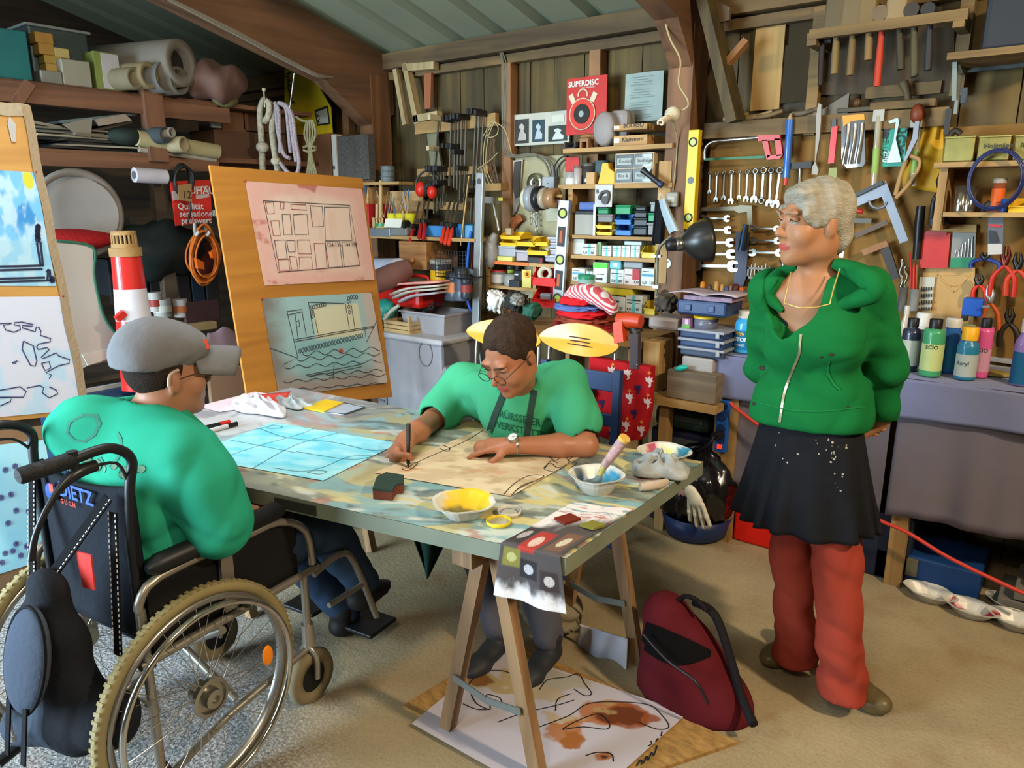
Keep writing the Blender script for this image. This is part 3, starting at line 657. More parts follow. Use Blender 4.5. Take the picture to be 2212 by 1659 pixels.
for lab,px,f in(('yellow picking bin highest of the five, holding a folded paper',(1081,502,1125,517),None),('yellow picking bin directly under the highest one',(1081,517,1116,532),None),('yellow picking bin full of screws in the middle of the upper row',(1115,512,1156,532),'7a7466'),('yellow picking bin right of the middle one, under the grey coil',(1151,514,1183,531),None),('yellow picking bin of screws lowest and furthest right',(1140,531,1183,551),'6d6a62')):
 picking(lab,px,S2-.02,.11,'dcae17',group=YB,fill=f)
carton('folded_paper','folded tan paper sticking out of the highest yellow bin','paper',(1092,493,1104,508),S2+.02,.03,'a58d6a')
for lab,px,c in(('clear round-cornered box under the yellow bins',(1074,531,1113,554),'9a9ca0'),('clear box with a reddish lid on the orange-edged shelf',(1113,541,1140,564),'a3979a'),('lowest of the stacked grey translucent boxes by the spirit level',(1176,551,1202,566),'9a9aa2'),('second of the stacked grey translucent boxes by the spirit level',(1178,537,1202,550),'a0a0a8'),('third of the stacked grey translucent boxes by the spirit level',(1180,524,1202,536),'9a9aa2'),('topmost of the stacked grey translucent boxes by the spirit level',(1182,512,1202,523),'a0a0a8')):
 x0,x1,z0,z1=R4(*px,S2);T('clear_box',lab,'box',[('bin_shell',boxb((x0+.003,x1-.003,z0,z1-.012),S2+.003,.11,.006),M(c,.3)),('lid',boxb((x0,x1,z1-.012,z1),S2,.116,.003),M('b2b0b4',.4))],'clear boxes on the orange-edged shelf')
carton('sponge_block','speckled yellow sponge on the orange-edged shelf','sponge',(1073,554,1106,565),S2-.01,.07,'c9c26a',.9,z0=zL,bev=.006)
carton('small_tray','low black tray with a red end on the orange-edged shelf','tray',(1139,556,1172,567),S2-.01,.07,'302c2d',.5,[('band',.85,.2,.98,.9,'8a2030')],z0=zL)
b=B();pc=aty(1060,545,S2-.02);b.sph(pc,(.045,.05,.095),16);b.sph(pc+Vector((.02,0,.08)),(.03,.035,.04),12)
b.V=[v+Vector((.006*math.sin(v.z*90),.006*math.sin(v.z*70+v.x*80),0))for v in b.V];solo('plastic_bag','crumpled clear plastic bag hanging at the left end of the orange-edged shelf','bag',b,M('98948f',.3))
can('paint_tin','silver tin with a red lid on the small lower shelf','tin',1067,584,614,26,S2,[M('a8a49a',.3,.6),(.15,.7,M('c9c4bc',.5))],zM,M('a32a26',.4),lid=.12)
can('glass_jar','squat grey jar beside the silver tin','jar',1095,592,615,25,S2-.01,[M('8c8c84',.3)],zM,M('6c6c66',.4))
can('perfume_bottle','small bottle with a lime green label on the small lower shelf','bottle',1098,574,605,14,S2+.07,[M('35372c',.3),(.3,.7,M('a7b53a',.5))],zM+.035,M('3c3a34',.3),lid=.2)
carton('small_box','black box with a tiny white label on the small lower shelf','box',(1110,585,1126,614),S2+.01,.06,'1d1e22',.4,[('band',.1,.72,.6,.82,'b9b9b0')],z0=zM)
carton('small_box','low black box in front of the small lower shelf','box',(1099,605,1120,616),S2-.03,.04,'26272a',.4,z0=zM)
x0,x1,z0,z1=R4(1127,583,1147,616,S2);sf=B();cc=Vector((x0+(x1-x0)*.62,S2-.002,z0+(z1-z0)*.72))
for k in range(12):a=k*math.pi/6;sf.sph(cc+Vector((math.cos(a)*.016,0,math.sin(a)*.016)),(.007,.001,.007),8)
T('greeting_card','small card with a sunflower on the small lower shelf','card',[('card',boxb((x0,x1,zM,z1),S2,.004,.0),M('c7b765',.6)),('sunflower',sf,M('c98d1d',.6)),('sunflower_centre',B().sph(cc,(.01,.003,.01),10),M('5a2f16',.7))])
picking('red open bin holding a tape roll right of the small shelves',(1150,578,1200,618),S2-.06,.16,'c71f16',group='red open bins by the spirit level')
picking('red open bin holding a grey gadget, the lower of the two',(1151,624,1200,664),S2-.06,.16,'c71f16',group='red open bins by the spirit level')
p=aty(1180,592,S2+.0);ty=Vector((.3,-.9,.2)).normalized();solo('tape_roll','roll of cream tape in the upper red bin','tape',B().lathe([(.022,0),(.045,0),(.045,.03),(.022,.03),(.022,0)],p,ty,24,False),M('b7ad95',.5))
p=aty(1180,640,S2-.02);solo('adapter','grey two-socket gadget in the lower red bin','gadget',B().box(p,(.07,.03,.035),(.3,0,.2),.006),M('8c9098',.4))
YP=3.76
def flat(px,Y,th,mat,b=None):return(b or B()).prism([(aty(x,y,Y).x,aty(x,y,Y).z)for x,y in px],(0,Y,0),(1,0,0),(0,0,1),-th,(0,1,0))
T('pruning_saw','folding saw in a clear sleeve hanging on the beige panel','saw',[('sleeve',flat([(1108,347),(1130,345),(1122,440),(1104,472)],YP,.004,0),M('b2b0a2',.3)),('handle',flat([(1114,350),(1126,348),(1124,425),(1115,428),(1110,400)],YP-.005,.014,0),M('45423f',.4)),('blade',flat([(1114,428),(1123,428),(1116,455),(1106,470)],YP-.005,.003,0),M('b9bab5',.3,.6))])
p=aty(1155,396,YP-.01);T('compact_disc','shiny compact disc hung on the beige panel','disc',[('disc',B().lathe([(.012,0),(.06,0),(.06,.0015),(.012,.0015),(.012,0)],p,NY,36,False),M('b9b58f',.15,.9)),('hub',B().lathe([(.006,0),(.02,0),(.02,.002),(.006,.002)],p+Vector((0,-.001,0)),NY,20,False),M('4b4843',.3))])
x0,x1,z0,z1=R4(1179,382,1205,411,YP);T('junction_box','grey junction box fed by curved cables on the beige panel','box',[('housing',boxb((x0,x1,z0,z1),YP-.04,.04,.005),M('96989a',.5)),('screw',B().cyl(((x0+x1)/2,YP-.042,(z0+z1)/2),((x0+x1)/2,YP-.039,(z0+z1)/2),.004),M('5a5a58',.4))])
for lab,pts,r in(('grey cable bundle looping along the wall plate and down the stud',[(800,140),(860,130),(960,108),(1040,92),(1070,95),(1085,120),(1088,180),(1086,250),(1087,320),(1100,338),(1130,338),(1155,337),(1178,352),(1188,382)],.006),('second grey cable beside the bundle on the stud',[(820,134),(950,107),(1050,90),(1080,105),(1094,140),(1094,200),(1092,300),(1105,333),(1165,335),(1192,352),(1196,382)],.005),('third cable running down the stud to the junction box',[(1060,96),(1082,118),(1091,170),(1090,290),(1098,334),(1150,332),(1183,348),(1192,382)],.005),('dark cable rising from the junction box to the upper shelf',[(1200,384),(1198,360),(1210,342),(1225,336)],.005),('second dark cable rising from the junction box',[(1204,386),(1204,366),(1214,350),(1228,344)],.005)):
 solo('cable',lab,'cable',B().tube([aty(x,y,YP-.03)for x,y in pts],r,8,sm=5),M('6c6554' if 'grey' in lab or 'third' in lab else '2b2826',.5),'cables on the back wall')
a=aty(1137,424,SF-.03);c=aty(1207,421,SF-.03);d=Vector((1,0,0));L_=(c-a).length;peg=B().cyl(a+Vector((-.01,0,0)),Vector((c.x+.03,a.y,a.z)),.009);solo('peg','wooden peg carrying the tape rolls beside the spirit level','peg',peg,W_PALE)
for lab,t0,t1,r,col in(('cream tape roll at the outer end of the peg',0,.12,.062,'c9bf9a'),('silver duct tape roll on the peg',.13,.33,.075,'8a8c8e'),('black tape roll on the peg',.34,.52,.068,'17171a'),('clear tape roll on the peg',.53,.66,.06,'9c8e78'),('brown packing tape roll at the inner end of the peg',.67,.95,.056,'8f6b48')):
 o=Vector((a.x+L_*t0,a.y,a.z-.012));wd=L_*(t1-t0)
 solo('tape_roll',lab,'tape',B().lathe([(.022,0),(r,0),(r,wd),(.022,wd),(.022,0)],o,d,30,False),M(col,.35,coat=.2),'tape rolls on a wooden peg')
for i,(px,py)in enumerate(((1147,455),(1150,466),(1147,477),(1156,458),(1158,470),(1157,482),(1159,494))):
 p=aty(px,py,YP-.03);pts=[p+Vector((.009*math.cos(t),.003*(i%2),.02*math.sin(t)))for t in np.linspace(0,2*math.pi,14)[:-1]]
 solo('chain_link','bright steel link of the short chain below the tape rolls','chain',B().tube(pts,.0035,6,True),M('8e8a80',.3,.8),'links of the short hanging chain')
solo('work_glove','orange and black work glove tacked on the beige panel','glove',flat([(1105,488),(1108,470),(1118,468),(1124,462),(1130,468),(1133,476),(1122,484),(1114,496)],YP-.01,.02,0),M('a55a28',.7,var=.6,scale=40))
solo('wall_card','blank cream card nailed to the beige panel','card',flat([(1180,449),(1207,448),(1206,477),(1180,478)],YP,.003,0),M('b6af93',.7))
b1=flat([(1047,424),(1085,427),(1085,440),(1048,438)],YP-.14,.05,0);b2=B().tube([aty(1066,440,YP-.16),aty(1072,470,YP-.16),aty(1077,498,YP-.16)],[.008,.012,.012],10);T('pipe_clamp','steel clamp head with a bright handle hung left of the beige panel','clamp',[('head',b1,M('8a877c',.4,.6)),('handle',b2,M('a5a49c',.25,.8)),('yellow_tab',flat([(1076,427),(1086,427),(1086,434),(1076,434)],YP-.192,.002,0),M('b8a93a',.5))])
def level(lab,top,bot,wpx,Y,mat,vials,th=.025,frm=None):
 A0,A1=aty(*top,Y),aty(*bot,Y);ax_=(A1-A0).normalized();wd=abs(aty(top[0]+wpx,top[1],Y).x-A0.x);s_=ax_.cross(Vector((0,1,0))).normalized();s_=s_ if s_.x>0 else-s_;L_=(A1-A0).length
 R_=Matrix((s_,Vector((0,1,0)),-ax_)).transposed();body=B().box((A0+A1)/2+s_*wd/2+Vector((0,th/2,0)),(wd,th,L_),R_,.002);parts=[('body',body,mat)]
 for t,kind in vials:
  c=A0.lerp(A1,t)+s_*wd/2;f=Vector((0,-.001,0))
  if kind=='r':parts.append(('vial',B().lathe([(wd*.3,0),(wd*.42,0),(wd*.42,.003),(wd*.3,.003)],c+f,NY,20,False),M('2c2c28',.4),None,[('glass',B().cyl(c+f,c+f*3,wd*.28),M('a3b04c',.3))]))
  elif kind=='o':parts.append(('hole',B().cyl(c+f*0,c+f*2,wd*.32),M('4a4a46',.4)))
  elif kind=='h':
   g=B().box(c+f,(wd*.7,.006,.11),R_,.006);g2=B().box(c+f*4,(wd*.28,.006,.07),R_,.002);parts.append(('hand_hole',g,M('2b2b2b',.5),None,[('wood_behind',g2,M('a5522c',.6))]))
 return T('spirit_level',lab,'spirit level',parts)
level('long bare aluminium level standing behind the seated man',(1028,373),(1016,800),15,SF-.12,M('a9adac',.35,.6),[(.04,'o')])
level('chunky aluminium level with black hand holes leaning on the screw shelves',(1206,432),(1193,656),23,SF-.03,M('b5b8b8',.3,.6),[(.12,'r'),(.34,'h'),(.56,'r'),(.76,'h'),(.94,'r')])
level('yellow spirit level fixed upright beside the hacksaw',(1488,281),(1475,495),22,3.52,M('d3b310',.4),[(.12,'r'),(.5,'o'),(.88,'r')],.04)
# clamp rack and clutter between the two posts
STEEL=M('9a968c',.3,.85);DSTEEL=M('3b3833',.5,.5);BLK=M('1b1b1c',.5)
RX=M('8a8577',.35,.7)
def rail(name,label,p0,p1,Y,w_,h_,mat=None):
 a,c=aty(*p0,Y),aty(*p1,Y);return solo(name,label,'rail',B().bar(a,c,h_,w_,(0,1,0)),mat or W_PALE,'rails for hanging clamps')
rail('clamp_rail','upper pale batten carrying the long bar clamps',(900,278),(1074,258),3.70,.035,.075)
rail('clamp_rail','middle pale batten behind the long bar clamps',(905,374),(1058,366),3.70,.035,.05)
rail('clamp_rail','lowest pale batten with the red-handled clamps',(888,442),(1012,446),3.70,.035,.05)
GC='long bar clamps on the battens'
def bar_clamp(label,px,y0,y1,dx,Y,head='22211f',barm=None):
 a,c=aty(px,y0,Y),aty(px-dx,y1,Y);bar=B().bar(a,c,.008,.016,(0,1,0));d=(c-a).normalized()
 hd=B().box(a+d*.02+Vector((0,-.035,0)),(.022,.11,.035),None,.004)
 jw=B().box(a.lerp(c,.42)+Vector((0,-.035,0)),(.024,.1,.03),None,.004)
 return T('bar_clamp',label,'clamp',[('bar',bar,barm or RX),('fixed_jaw',hd,M(head,.5)),('sliding_jaw',jw,M(head,.5))],GC)
for i,(px,y0,y1,dx)in enumerate(((976,252,402,5),(985,250,406,4),(992,248,410,4),(999,246,440,5),(1008,246,520,7),(1030,236,660,22),(1037,235,640,20),(1046,238,600,18))):
 bar_clamp(('first','second','third','fourth','fifth','sixth','seventh','eighth')[i]+' long black-headed bar clamp counted from the left on the upper batten',px,y0,y1,dx,3.66)
bar_clamp('pale bar clamp with cream jaws at the left end of the upper batten',948,248,420,12,3.66,'b9ab8c')
for i,px in enumerate((941,948,955,961)):bar_clamp(('first','second','third','fourth')[i]+' shorter bar clamp from the left on the middle batten',px,358,462-6*i,3,3.665)
for i,(px,py,qx,qy,col)in enumerate(((906,436,884,532,'a81f1c'),(918,432,905,515,'a81f1c'),(927,430,914,518,'a81f1c'),(972,436,953,524,'cc3a24'),(983,434,961,528,'cc3a24'),(991,434,969,530,'cc3a24'))):
 a,c=aty(px,py,3.62),aty(qx,qy,3.39);m1=a.lerp(c,.55)
 T('screw_clamp',('leftmost','second','third','fourth','fifth','rightmost')[i]+' of the six small clamps with hanging red handles','clamp',[('bar',B().bar(a,m1,.006,.014,(0,1,0)),RX),('jaw',B().box(m1,(.03,.07,.025),None,.004),M('2a2724',.5)),('handle',B().tube([m1,m1.lerp(c,.15),m1.lerp(c,.3),m1.lerp(c,.95),c],[.005,.006,.013,.013,.009],10),M(col,.4))],'small clamps with red handles')
a=aty(910,405,3.6);b1=B().sph(aty(908,409,3.58),(.04,.03,.05),16);b2=B().sph(aty(933,415,3.6),(.035,.03,.045),16)
hb=B().tube([aty(898,405,3.6),aty(902,385,3.6),aty(918,370,3.61),aty(934,375,3.62),aty(940,405,3.62)],.008,8,sm=5);pd=B().sph(aty(919,410,3.6),(.03,.03,.045),12)
T('ear_defenders','red ear defenders with a black headband on the clamp rack','ear defenders',[('ear_cup',b1,M('c92717',.35)),('ear_cup',b2,M('c92717',.35)),('headband',hb,M('3a352f',.5)),('cushion',pd,M('26241f',.7))])
W_CL=wood('8b7650','ab9468','Z',3,.7,12,.15)
for lab,l in(('pale wooden door-frame clamp hung high under the cable',[((878,138),(905,268),.04,.05),((875,147),(942,142),.045,.05),((898,258),(950,248),.045,.05)]),('narrow pale batten hanging beside the door-frame clamp',[((857,150),(878,270),.035,.045)])):
 b=B()
 for p0,p1,w_,t_ in l:b.bar(aty(*p0,3.7),aty(*p1,3.7),w_,t_,(0,1,0))
 solo('wooden_clamp' if len(l)>1 else 'wooden_batten',lab,'clamp' if len(l)>1 else 'batten',b,W_CL)
for lab,pts,col in(('reddish upright board leaning behind the pale clamps',[(920,160),(936,158),(934,235),(922,236)],'8a4f2c'),('grey-green plank standing behind the bar clamps',[(926,285),(945,283),(962,385),(938,386)],'6f6a4c')):
 solo('upright_board',lab,'board',flat(pts,3.74,.02,0),wood(col,col,'Z'))
b=B();
for k in range(3):b.tube([aty(1066,262,3.66)+Vector((.01*k,-.005*k,0)),aty(1042+6*k,300,3.66),aty(1040+5*k,360,3.66),aty(1050+8*k,400,3.66)],.003,6,sm=6)
b.tube([aty(1066,262,3.65),aty(1052,275,3.65),aty(1055,296,3.65),aty(1072,292,3.65),aty(1076,275,3.65),aty(1066,262,3.65)],.003,6,sm=6);b.tube([aty(1066,262,3.65),aty(1090,280,3.65),aty(1105,330,3.65)],.003,6,sm=6);b.tube([aty(1075,330,3.65),aty(1060,345,3.65),aty(1032,366,3.65)],.003,6,sm=6)
solo('string','loops of thin cream string hanging at the right end of the clamp batten','string',b,M('b09c70',.8))
b=B();rr=random.Random(5)
for k in range(6):b.tube([aty(1065+rr.uniform(-5,5),300,3.67),aty(1062+rr.uniform(-9,9),340,3.66),aty(1070+rr.uniform(-9,9),395,3.66)],.003,6,sm=5)
solo('wire_bundle','bundle of brown wires against the stud','wire',b,M('5d4633',.7))
solo('wooden_bracket','pale wooden bracket block on the stud above the clamp head','bracket',boxb(R4(1044,396,1086,412,3.68),3.66,.1,.003),W_PALE)
for lab,p0,p1,r,col,me in(('thin brass-coloured bar leaning against the wall bench',(1013,380),(995,530),.006,'a1824f',.7),('steel rod leaning from the shelf down behind the chair',(1018,570),(1040,800),.006,'9a9ea2',.6),('dark thin bar leaning beside the blue hose',(1022,520),(1006,810),.007,'5b1a1f',.2)):
 solo('metal_bar',lab,'bar',B().cyl(aty(*p0,3.5),aty(*p1,3.45),r),M(col,.4,me),'thin bars leaning by the wall')
solo('blue_hose','blue plastic hose hanging beside the long aluminium level','hose',B().tube([aty(x,y,3.46)for x,y in((1018,500),(1012,540),(1008,600),(1009,640),(1015,665),(1022,676))],.01,8,sm=5),M('1f5bb8',.4))
solo('tape_tab','pale blue tape wrapped around the steel rod','tape',B().box(aty(1021,588,3.44),(.05,.01,.03),(0,.1,0)),M('8fb8d0',.5))
Yb=3.42
b,zb1=board(780,512,1025,510,Yb,.36,.02);solo('workbench_shelf','narrow wooden shelf under the clamps covered in small tools','shelf',b,W_PALE)
b,zt1=board(776,390,862,396,Yb+.06,.3,.018);a=aty(779,450,Yb+.08);q=B().box((a.x,Yb+.2,(zb1+zt1)/2-.01),(.02,.28,zt1-zb1-.02));T('shelf_unit','small open shelf box holding string spools beside the orange drawing board','shelf',[('top_board',b,W_PALE),('side_board',q,W_PALEZ)])
for k,(px0,px1,py0,col)in enumerate(((781,790,398,'3c4a52'),(790,797,399,'2c2f30'))):carton('book_stack',('grey','black')[k]+' spine of a book under the spool shelf','book',(px0,py0,px1,440),Yb+.1,.2,col)
carton('red_folder','upright red folder beside the orange drawing board','folder',(786,440,797,506),Yb+.05,.2,'a81c1f')
def spool(lab,px,y0,y1,w_,Y,col,flange='1b1b1d',tilt=(0,0,1),grp='string spools',wr=.8):
 p=aty(px,y1,Y);h=aty(px,y0,Y).z-p.z;r=w_/2*p.y/1600
 ax_=Vector(tilt).normalized();return T('spool',lab,'spool',[('flange',B().lathe([(.0,0),(r,0),(r,h*.08),(0,h*.08)],p,ax_),M(flange,.4)),('flange',B().lathe([(0,h*.92),(r,h*.92),(r,h),(0,h)],p,ax_),M(flange,.4)),('winding',B().lathe([(r*wr,h*.08),(r*wr,h*.92)],p,ax_,caps=False),M(col,.6,bump=.4))],grp)
spool('spool of bright blue cord on the small shelf',783,352,388,34,Yb+.12,'2f95d0')
spool('black spool lying tilted above the blue cord',797,328,346,60,Yb+.2,'1e1e20',tilt=(.35,-.15,1))
for i,(y0,y1)in enumerate(((359,370),(370,382),(382,394))):spool(('top','middle','bottom')[i]+' one of three stacked grey wire spools',838,y0,y1,46,Yb+.14,'5d6462','54605f',wr=.93,grp='grey wire spools')
b=boxb(R4(728,372,770,384,Yb+.14),Yb+.14,.12,.003);solo('wooden_box','shallow pale wooden box beside the blue cord spool','box',b,W_PALE)
x0,x1,z0,z1=R4(797,403,872,512,Yb+.1);z0=zb1
b=B();b.prism([(0,0),(.02,0),(.02,z1-z0),(0,z1-z0-.09)],(x0,Yb+.08,z0),(1,0,0),(0,0,1),.2,(0,1,0));b.box(((x0+x1)/2,Yb+.29,(z0+z1)/2-.01),(x1-x0,.014,z1-z0-.03));b.box((x1-.01,Yb+.2,(z0+z1)/2-.08),(.014,.2,(z1-z0)*.5));b.box(((x0+x1)/2,Yb+.2,z0+.008),(x1-x0-.02,.2,.014))
solo('brush_box','open plywood box of brushes and dowels under the clamps','box',b,wood('a17a48','bb9560','X',3,.7))
for i,px in enumerate((840,858,878)):
 can('yellow_tin',('left','middle','right')[i]+' yellow tin of pencils on the narrow shelf','tin',px,455,482,17,Yb+.08,[M('c8c02c',.4)],zb1+.035,group='yellow pencil tins')
rr=random.Random(11)
for i in range(16):
 px=rr.choice((838,842,856,860,876,880,830));Y_=Yb+.1;a=aty(px,470,Y_);c=a+Vector((rr.uniform(-.07,.07),rr.uniform(-.02,.04),rr.uniform(.1,.2)))
 col=rr.choice(('7a5a35','9c7a48','3a3632','2e5d8c','8a8578','b08a50'));solo('paint_brush','thin stick or brush standing in the yellow tins','brush',B().cyl(a,c,.0035,.005,6),M(col,.5),'sticks in the yellow tins')
for i,(px,h_)in enumerate(((823,390),(815,440),(808,470))):p=aty(px,510,Yb+.09);solo('dowel',('tall','middle','short')[i]+' pale wooden dowel at the left of the brush box','dowel',B().cyl((p.x,p.y,zb1+.02),aty(px,h_,Yb+.09),.013,.013,12),M('b08e5e',.6),'wooden dowels')
for i in range(7):p=aty(806+i*3.4,488,Yb+.04);solo('wooden_peg','short pale turned peg standing in the striped cup','peg',B().cyl(p,p+Vector((.01*math.sin(i*2),.01*math.cos(i*3),.05)),.006,.007,8),M('b59465',.6),'pegs in the striped cup')
can('striped_cup','small cup with green and yellow stripes on the narrow shelf','cup',816,478,506,24,Yb+.02,[M('b99b4a',.4),(.62,.85,M('2f7d4b',.4)),(.1,.5,M('a98c35',.4))],zb1)
solo('metal_angle','grey aluminium angle lying at the front of the narrow shelf','bar',boxb(R4(792,493,842,511,Yb-.01),Yb-.01,.05,.002),M('7f8588',.4,.6))
x0,x1,z0,z1=R4(832,472,868,492,Yb);T('note_block','white notepad on a small grey desk stand','notepad',[('stand',boxb((x0,x1+.04,zb1,z0+.005),Yb,.08,.01),M('6d6c68',.4)),('page',B().box(((x0+x1)/2,Yb-.002,(z0+z1)/2),(x1-x0,.004,z1-z0),(-.3,0,0)),M('c9c6b6',.6)),('roller',B().cyl((x1+.01,Yb+.02,z0+.02),(x1+.035,Yb+.02,z0+.02),.03),BLK)])
carton('drill_case','light blue plastic case on the narrow shelf behind the red handles','case',(924,488,968,508),Yb+.06,.1,'3d7cb4',.4,z0=zb1)
carton('drill_case','small blue plastic case near the right end of the narrow shelf','case',(984,484,1002,500),Yb+.1,.1,'2f72ac',.4,z0=zb1)
carton('drill_case','pale blue wrapped packet at the right end of the narrow shelf','package',(1003,487,1020,505),Yb+.06,.1,'5f9ac0',.4,z0=zb1)
carton('drill_case','dark blue case behind the clamps on the narrow shelf','case',(886,490,925,508),Yb+.12,.1,'263a66',.4,z0=zb1)
solo('rag','dark tangle of cords in the middle of the narrow shelf','cord',B().tube([aty(885+14*math.sin(k*2.3),500+5*math.cos(k*1.7),Yb+.06)for k in range(16)],.005,6,sm=4),M('4a3a2f',.8))
p=aty(793,585,3.45);c=aty(862,582,3.25);T('paper_roll','large white paper roll lying under the narrow shelf','paper roll',[('roll',B().cyl(p+Vector((-.2,.1,0)),c,.07,seg=24),M('b2b4c0',.6)),('core',B().cyl(c,c+(c-p).normalized()*.004,.045),M('1d1c1d',.7))])
x0,x1,z0,z1=R4(862,522,921,582,3.38);T('small_chest','small wooden chest front with a round knob under the narrow shelf','drawer',[('drawer_front',boxb((x0,x1,z0,z1),3.38,.3,.004),wood('7d4f26','a0703c','X',3,.6,22,.2)),('knob',B().sph(((x0+x1)/2+.01,3.365,(z0+z1)/2-.03),(.016,.014,.016)),M('a8784a',.5))])
b=B().tube([aty(805,612,3.05),aty(850,594,3.2),aty(880,580,3.3)],[.07,.075,.06],18,sm=3);solo('paper_roll','mauve-brown roll of wrapping paper beside the red basket','paper roll',b,M('79544f',.6))
can('paint_jar','glass jar half full of yellow paint under the wire basket','jar',937,562,607,34,3.3,[M('8a8a80',.2),(.0,.5,M('c89c14',.4)),(.5,.8,M('3a3a36',.3))],None,M('9a968a',.5))
for lab,px,y0,y1,w_,col,c2 in(('grey oil bottle with an orange label below the wire basket',970,588,650,34,'3f4650','b5652a'),('dark grey bottle beside the orange-labelled one',988,580,650,24,'4a5260','3a4250'),('small dark bottle at the right below the wire basket',1000,600,645,18,'2d3138','7f2f28')):
 can('oil_bottle',lab,'bottle',px,y0,y1,w_,3.3,[M(col,.35),(.3,.65,M(c2,.5))],None,M('23262b',.4),lid=.25,taper=1.1)
b=B();x0,x1,z0,z1=R4(940,542,1006,600,3.28)
for i in range(12):t=i/11;b.cyl((x0+(x1-x0)*t,3.28,z0),(x0+(x1-x0)*t,3.28,z1),.0018,seg=5);b.cyl((x0+(x1-x0)*t,3.28,z0),(x0+(x1-x0)*t,3.5,z0),.0018,seg=5)
for i in range(8):t=i/7;b.cyl((x0,3.28,z0+(z1-z0)*t),(x1,3.28,z0+(z1-z0)*t),.0018,seg=5);b.cyl((x0,3.28+.22*t,z0),(x1,3.28+.22*t,z0),.0018,seg=5)
solo('wire_basket','black wire letter basket under the wall clamps','basket',b,BLK)
zc=aty(890,718,3.2).z
def quadbox(pa,pb,ytop,ybot,Y,dp):return R4(pa,ytop,pb,ybot,Y)
x0,x1,z0,z1=R4(812,722,955,900,3.12);zc=aty(885,725,3.12).z
body=boxb((x0,x1,.0,zc-.03),3.12,.5,.02);top=boxb((x0-.015,x1+.015,zc-.035,zc),3.105,.53,.012)
cc=Vector((x0+(x1-x0)*.78,3.117,aty(925,765,3.12).z));rg=B().tube([cc+Vector((.055*math.cos(t),0,.075*math.sin(t)))for t in np.linspace(0,2*math.pi,30)[:-1]],.003,6,True)
T('plastic_cabinet','grey plastic cabinet with a round recess in its door behind the table','cabinet',[('body',body,M('8d8b8e',.5)),('top',top,M('a9a7a8',.45)),('recess_ring',rg,M('5f5d60',.5)),('door_gap',B().box((x0+.1,3.118,zc/2),(.006,.006,zc-.08)),M('4d4b4e',.6)),('vent',B().box((x0+.05,3.117,aty(832,866,3.12).z),(.05,.006,.012)),M('6a686b',.6))])
x0,x1,z0,z1=R4(862,668,955,714,3.2);b=B().lathe([(.001,0),(.86,0),(1,.9),(1.06,.92),(1.06,1),(.97,1),(.95,.9),(.83,.06),(.001,.06)],(0,0,0),seg=4,caps=False)
cx,hx,hz=(x0+x1)/2,(x1-x0)/2*1.2,z1-z0;R_=Euler((0,0,math.pi/4)).to_matrix();b.V=[Vector((cx+(R_@v).x*hx*1.19,3.36+(R_@v).y*.2,zc+v.z*hz))for v in b.V];b.S=[False]*len(b.S);solo('plastic_tub','light grey plastic tub on the grey cabinet','tub',b,M('99979a',.45))
b=B();rr=random.Random(2)
for k in range(5):b.tube([aty(870+rr.uniform(0,70),665+rr.uniform(-14,6),3.34)for _ in range(6)],.007,6,sm=4)
solo('cable_tangle','tangle of black cables heaped in the light grey tub','cable',b,M('1f1a18',.6))
x0,x1,z0,z1=R4(830,690,884,720,3.14);b=B()
for i in range(3):zz=z0+(z1-z0)*(.15+.3*i);b.box(((x0+x1)/2,3.14,zz),(x1-x0,.006,(z1-z0)*.24));b.box(((x0+x1)/2,3.3,zz),(x1-x0,.006,(z1-z0)*.24));b.box((x1,3.22,zz),(.006,.16,(z1-z0)*.24));b.box((x0,3.22,zz),(.006,.16,(z1-z0)*.24))
for xx in(x0+.008,x1-.008):b.box((xx,3.15,(z0+z1)/2+.01),(.016,.016,z1-z0+.03))
b.box(((x0+x1)/2,3.22,z0+.005),(x1-x0,.16,.006));solo('wooden_crate','small slatted fruit crate at the front of the grey cabinet','crate',b,wood('9c8054','b99b6a','X'))
b=B().sph(aty(833,668,3.22),(.075,.075,.07),20);b2=B().tube([aty(830,690,3.12),aty(845,672,3.12),aty(862,660,3.14)],.012,8,sm=4);T('dust_mask','turquoise bowl-shaped helmet with a cream strap behind the small crate','helmet',[('shell',b,M('2b9387',.4)),('strap',b2,M('a9a698',.7))])
x0,x1,z0,z1=R4(815,612,915,660,3.28)
b=B().box(((x0+x1)/2,3.36,(z0+z1)/2-.005),(x1-x0,.24,(z1-z0)),None,.03);h_=B().tube([(x0+(x1-x0)*.45,3.36,z1-.01),(x0+(x1-x0)*.47,3.36,z1+.035),(x1-.05,3.36,z1+.045),(x1-.03,3.36,z1-.01)],.01,8,sm=4)
T('plastic_basket','red plastic carrying basket under the pile of papers','basket',[('bowl',b,M('c01c14',.35)),('handle',h_,M('c01c14',.35))])
for i,(py,dx,col,lab)in enumerate(((641,12,'a7a0a6','lowest, lilac-grey folder of the paper pile on the red basket'),(632,6,'b4ae9f','grey papers in the middle of the pile on the red basket'),(625,3,'bfb8a8','cream papers just below the pink folder on the red basket'),(617,0,'d58f82','pink folder topmost of the pile on the red basket'))):
 a,c=aty(845+dx*2,py,3.22),aty(952-dx*.5,py-10,3.22);b=B().grid(lambda u,v:Vector((a.x+(c.x-a.x)*u,3.18+.22*v,a.z+(c.z-a.z)*u-.03*(1-u)**3*(i!=3)+.004*math.sin(u*5))),14,4)
 solo('paper_pile' if i!=3 else 'folder',lab,'paper',b,M(col,.6),'papers on the red basket',solid=.012)
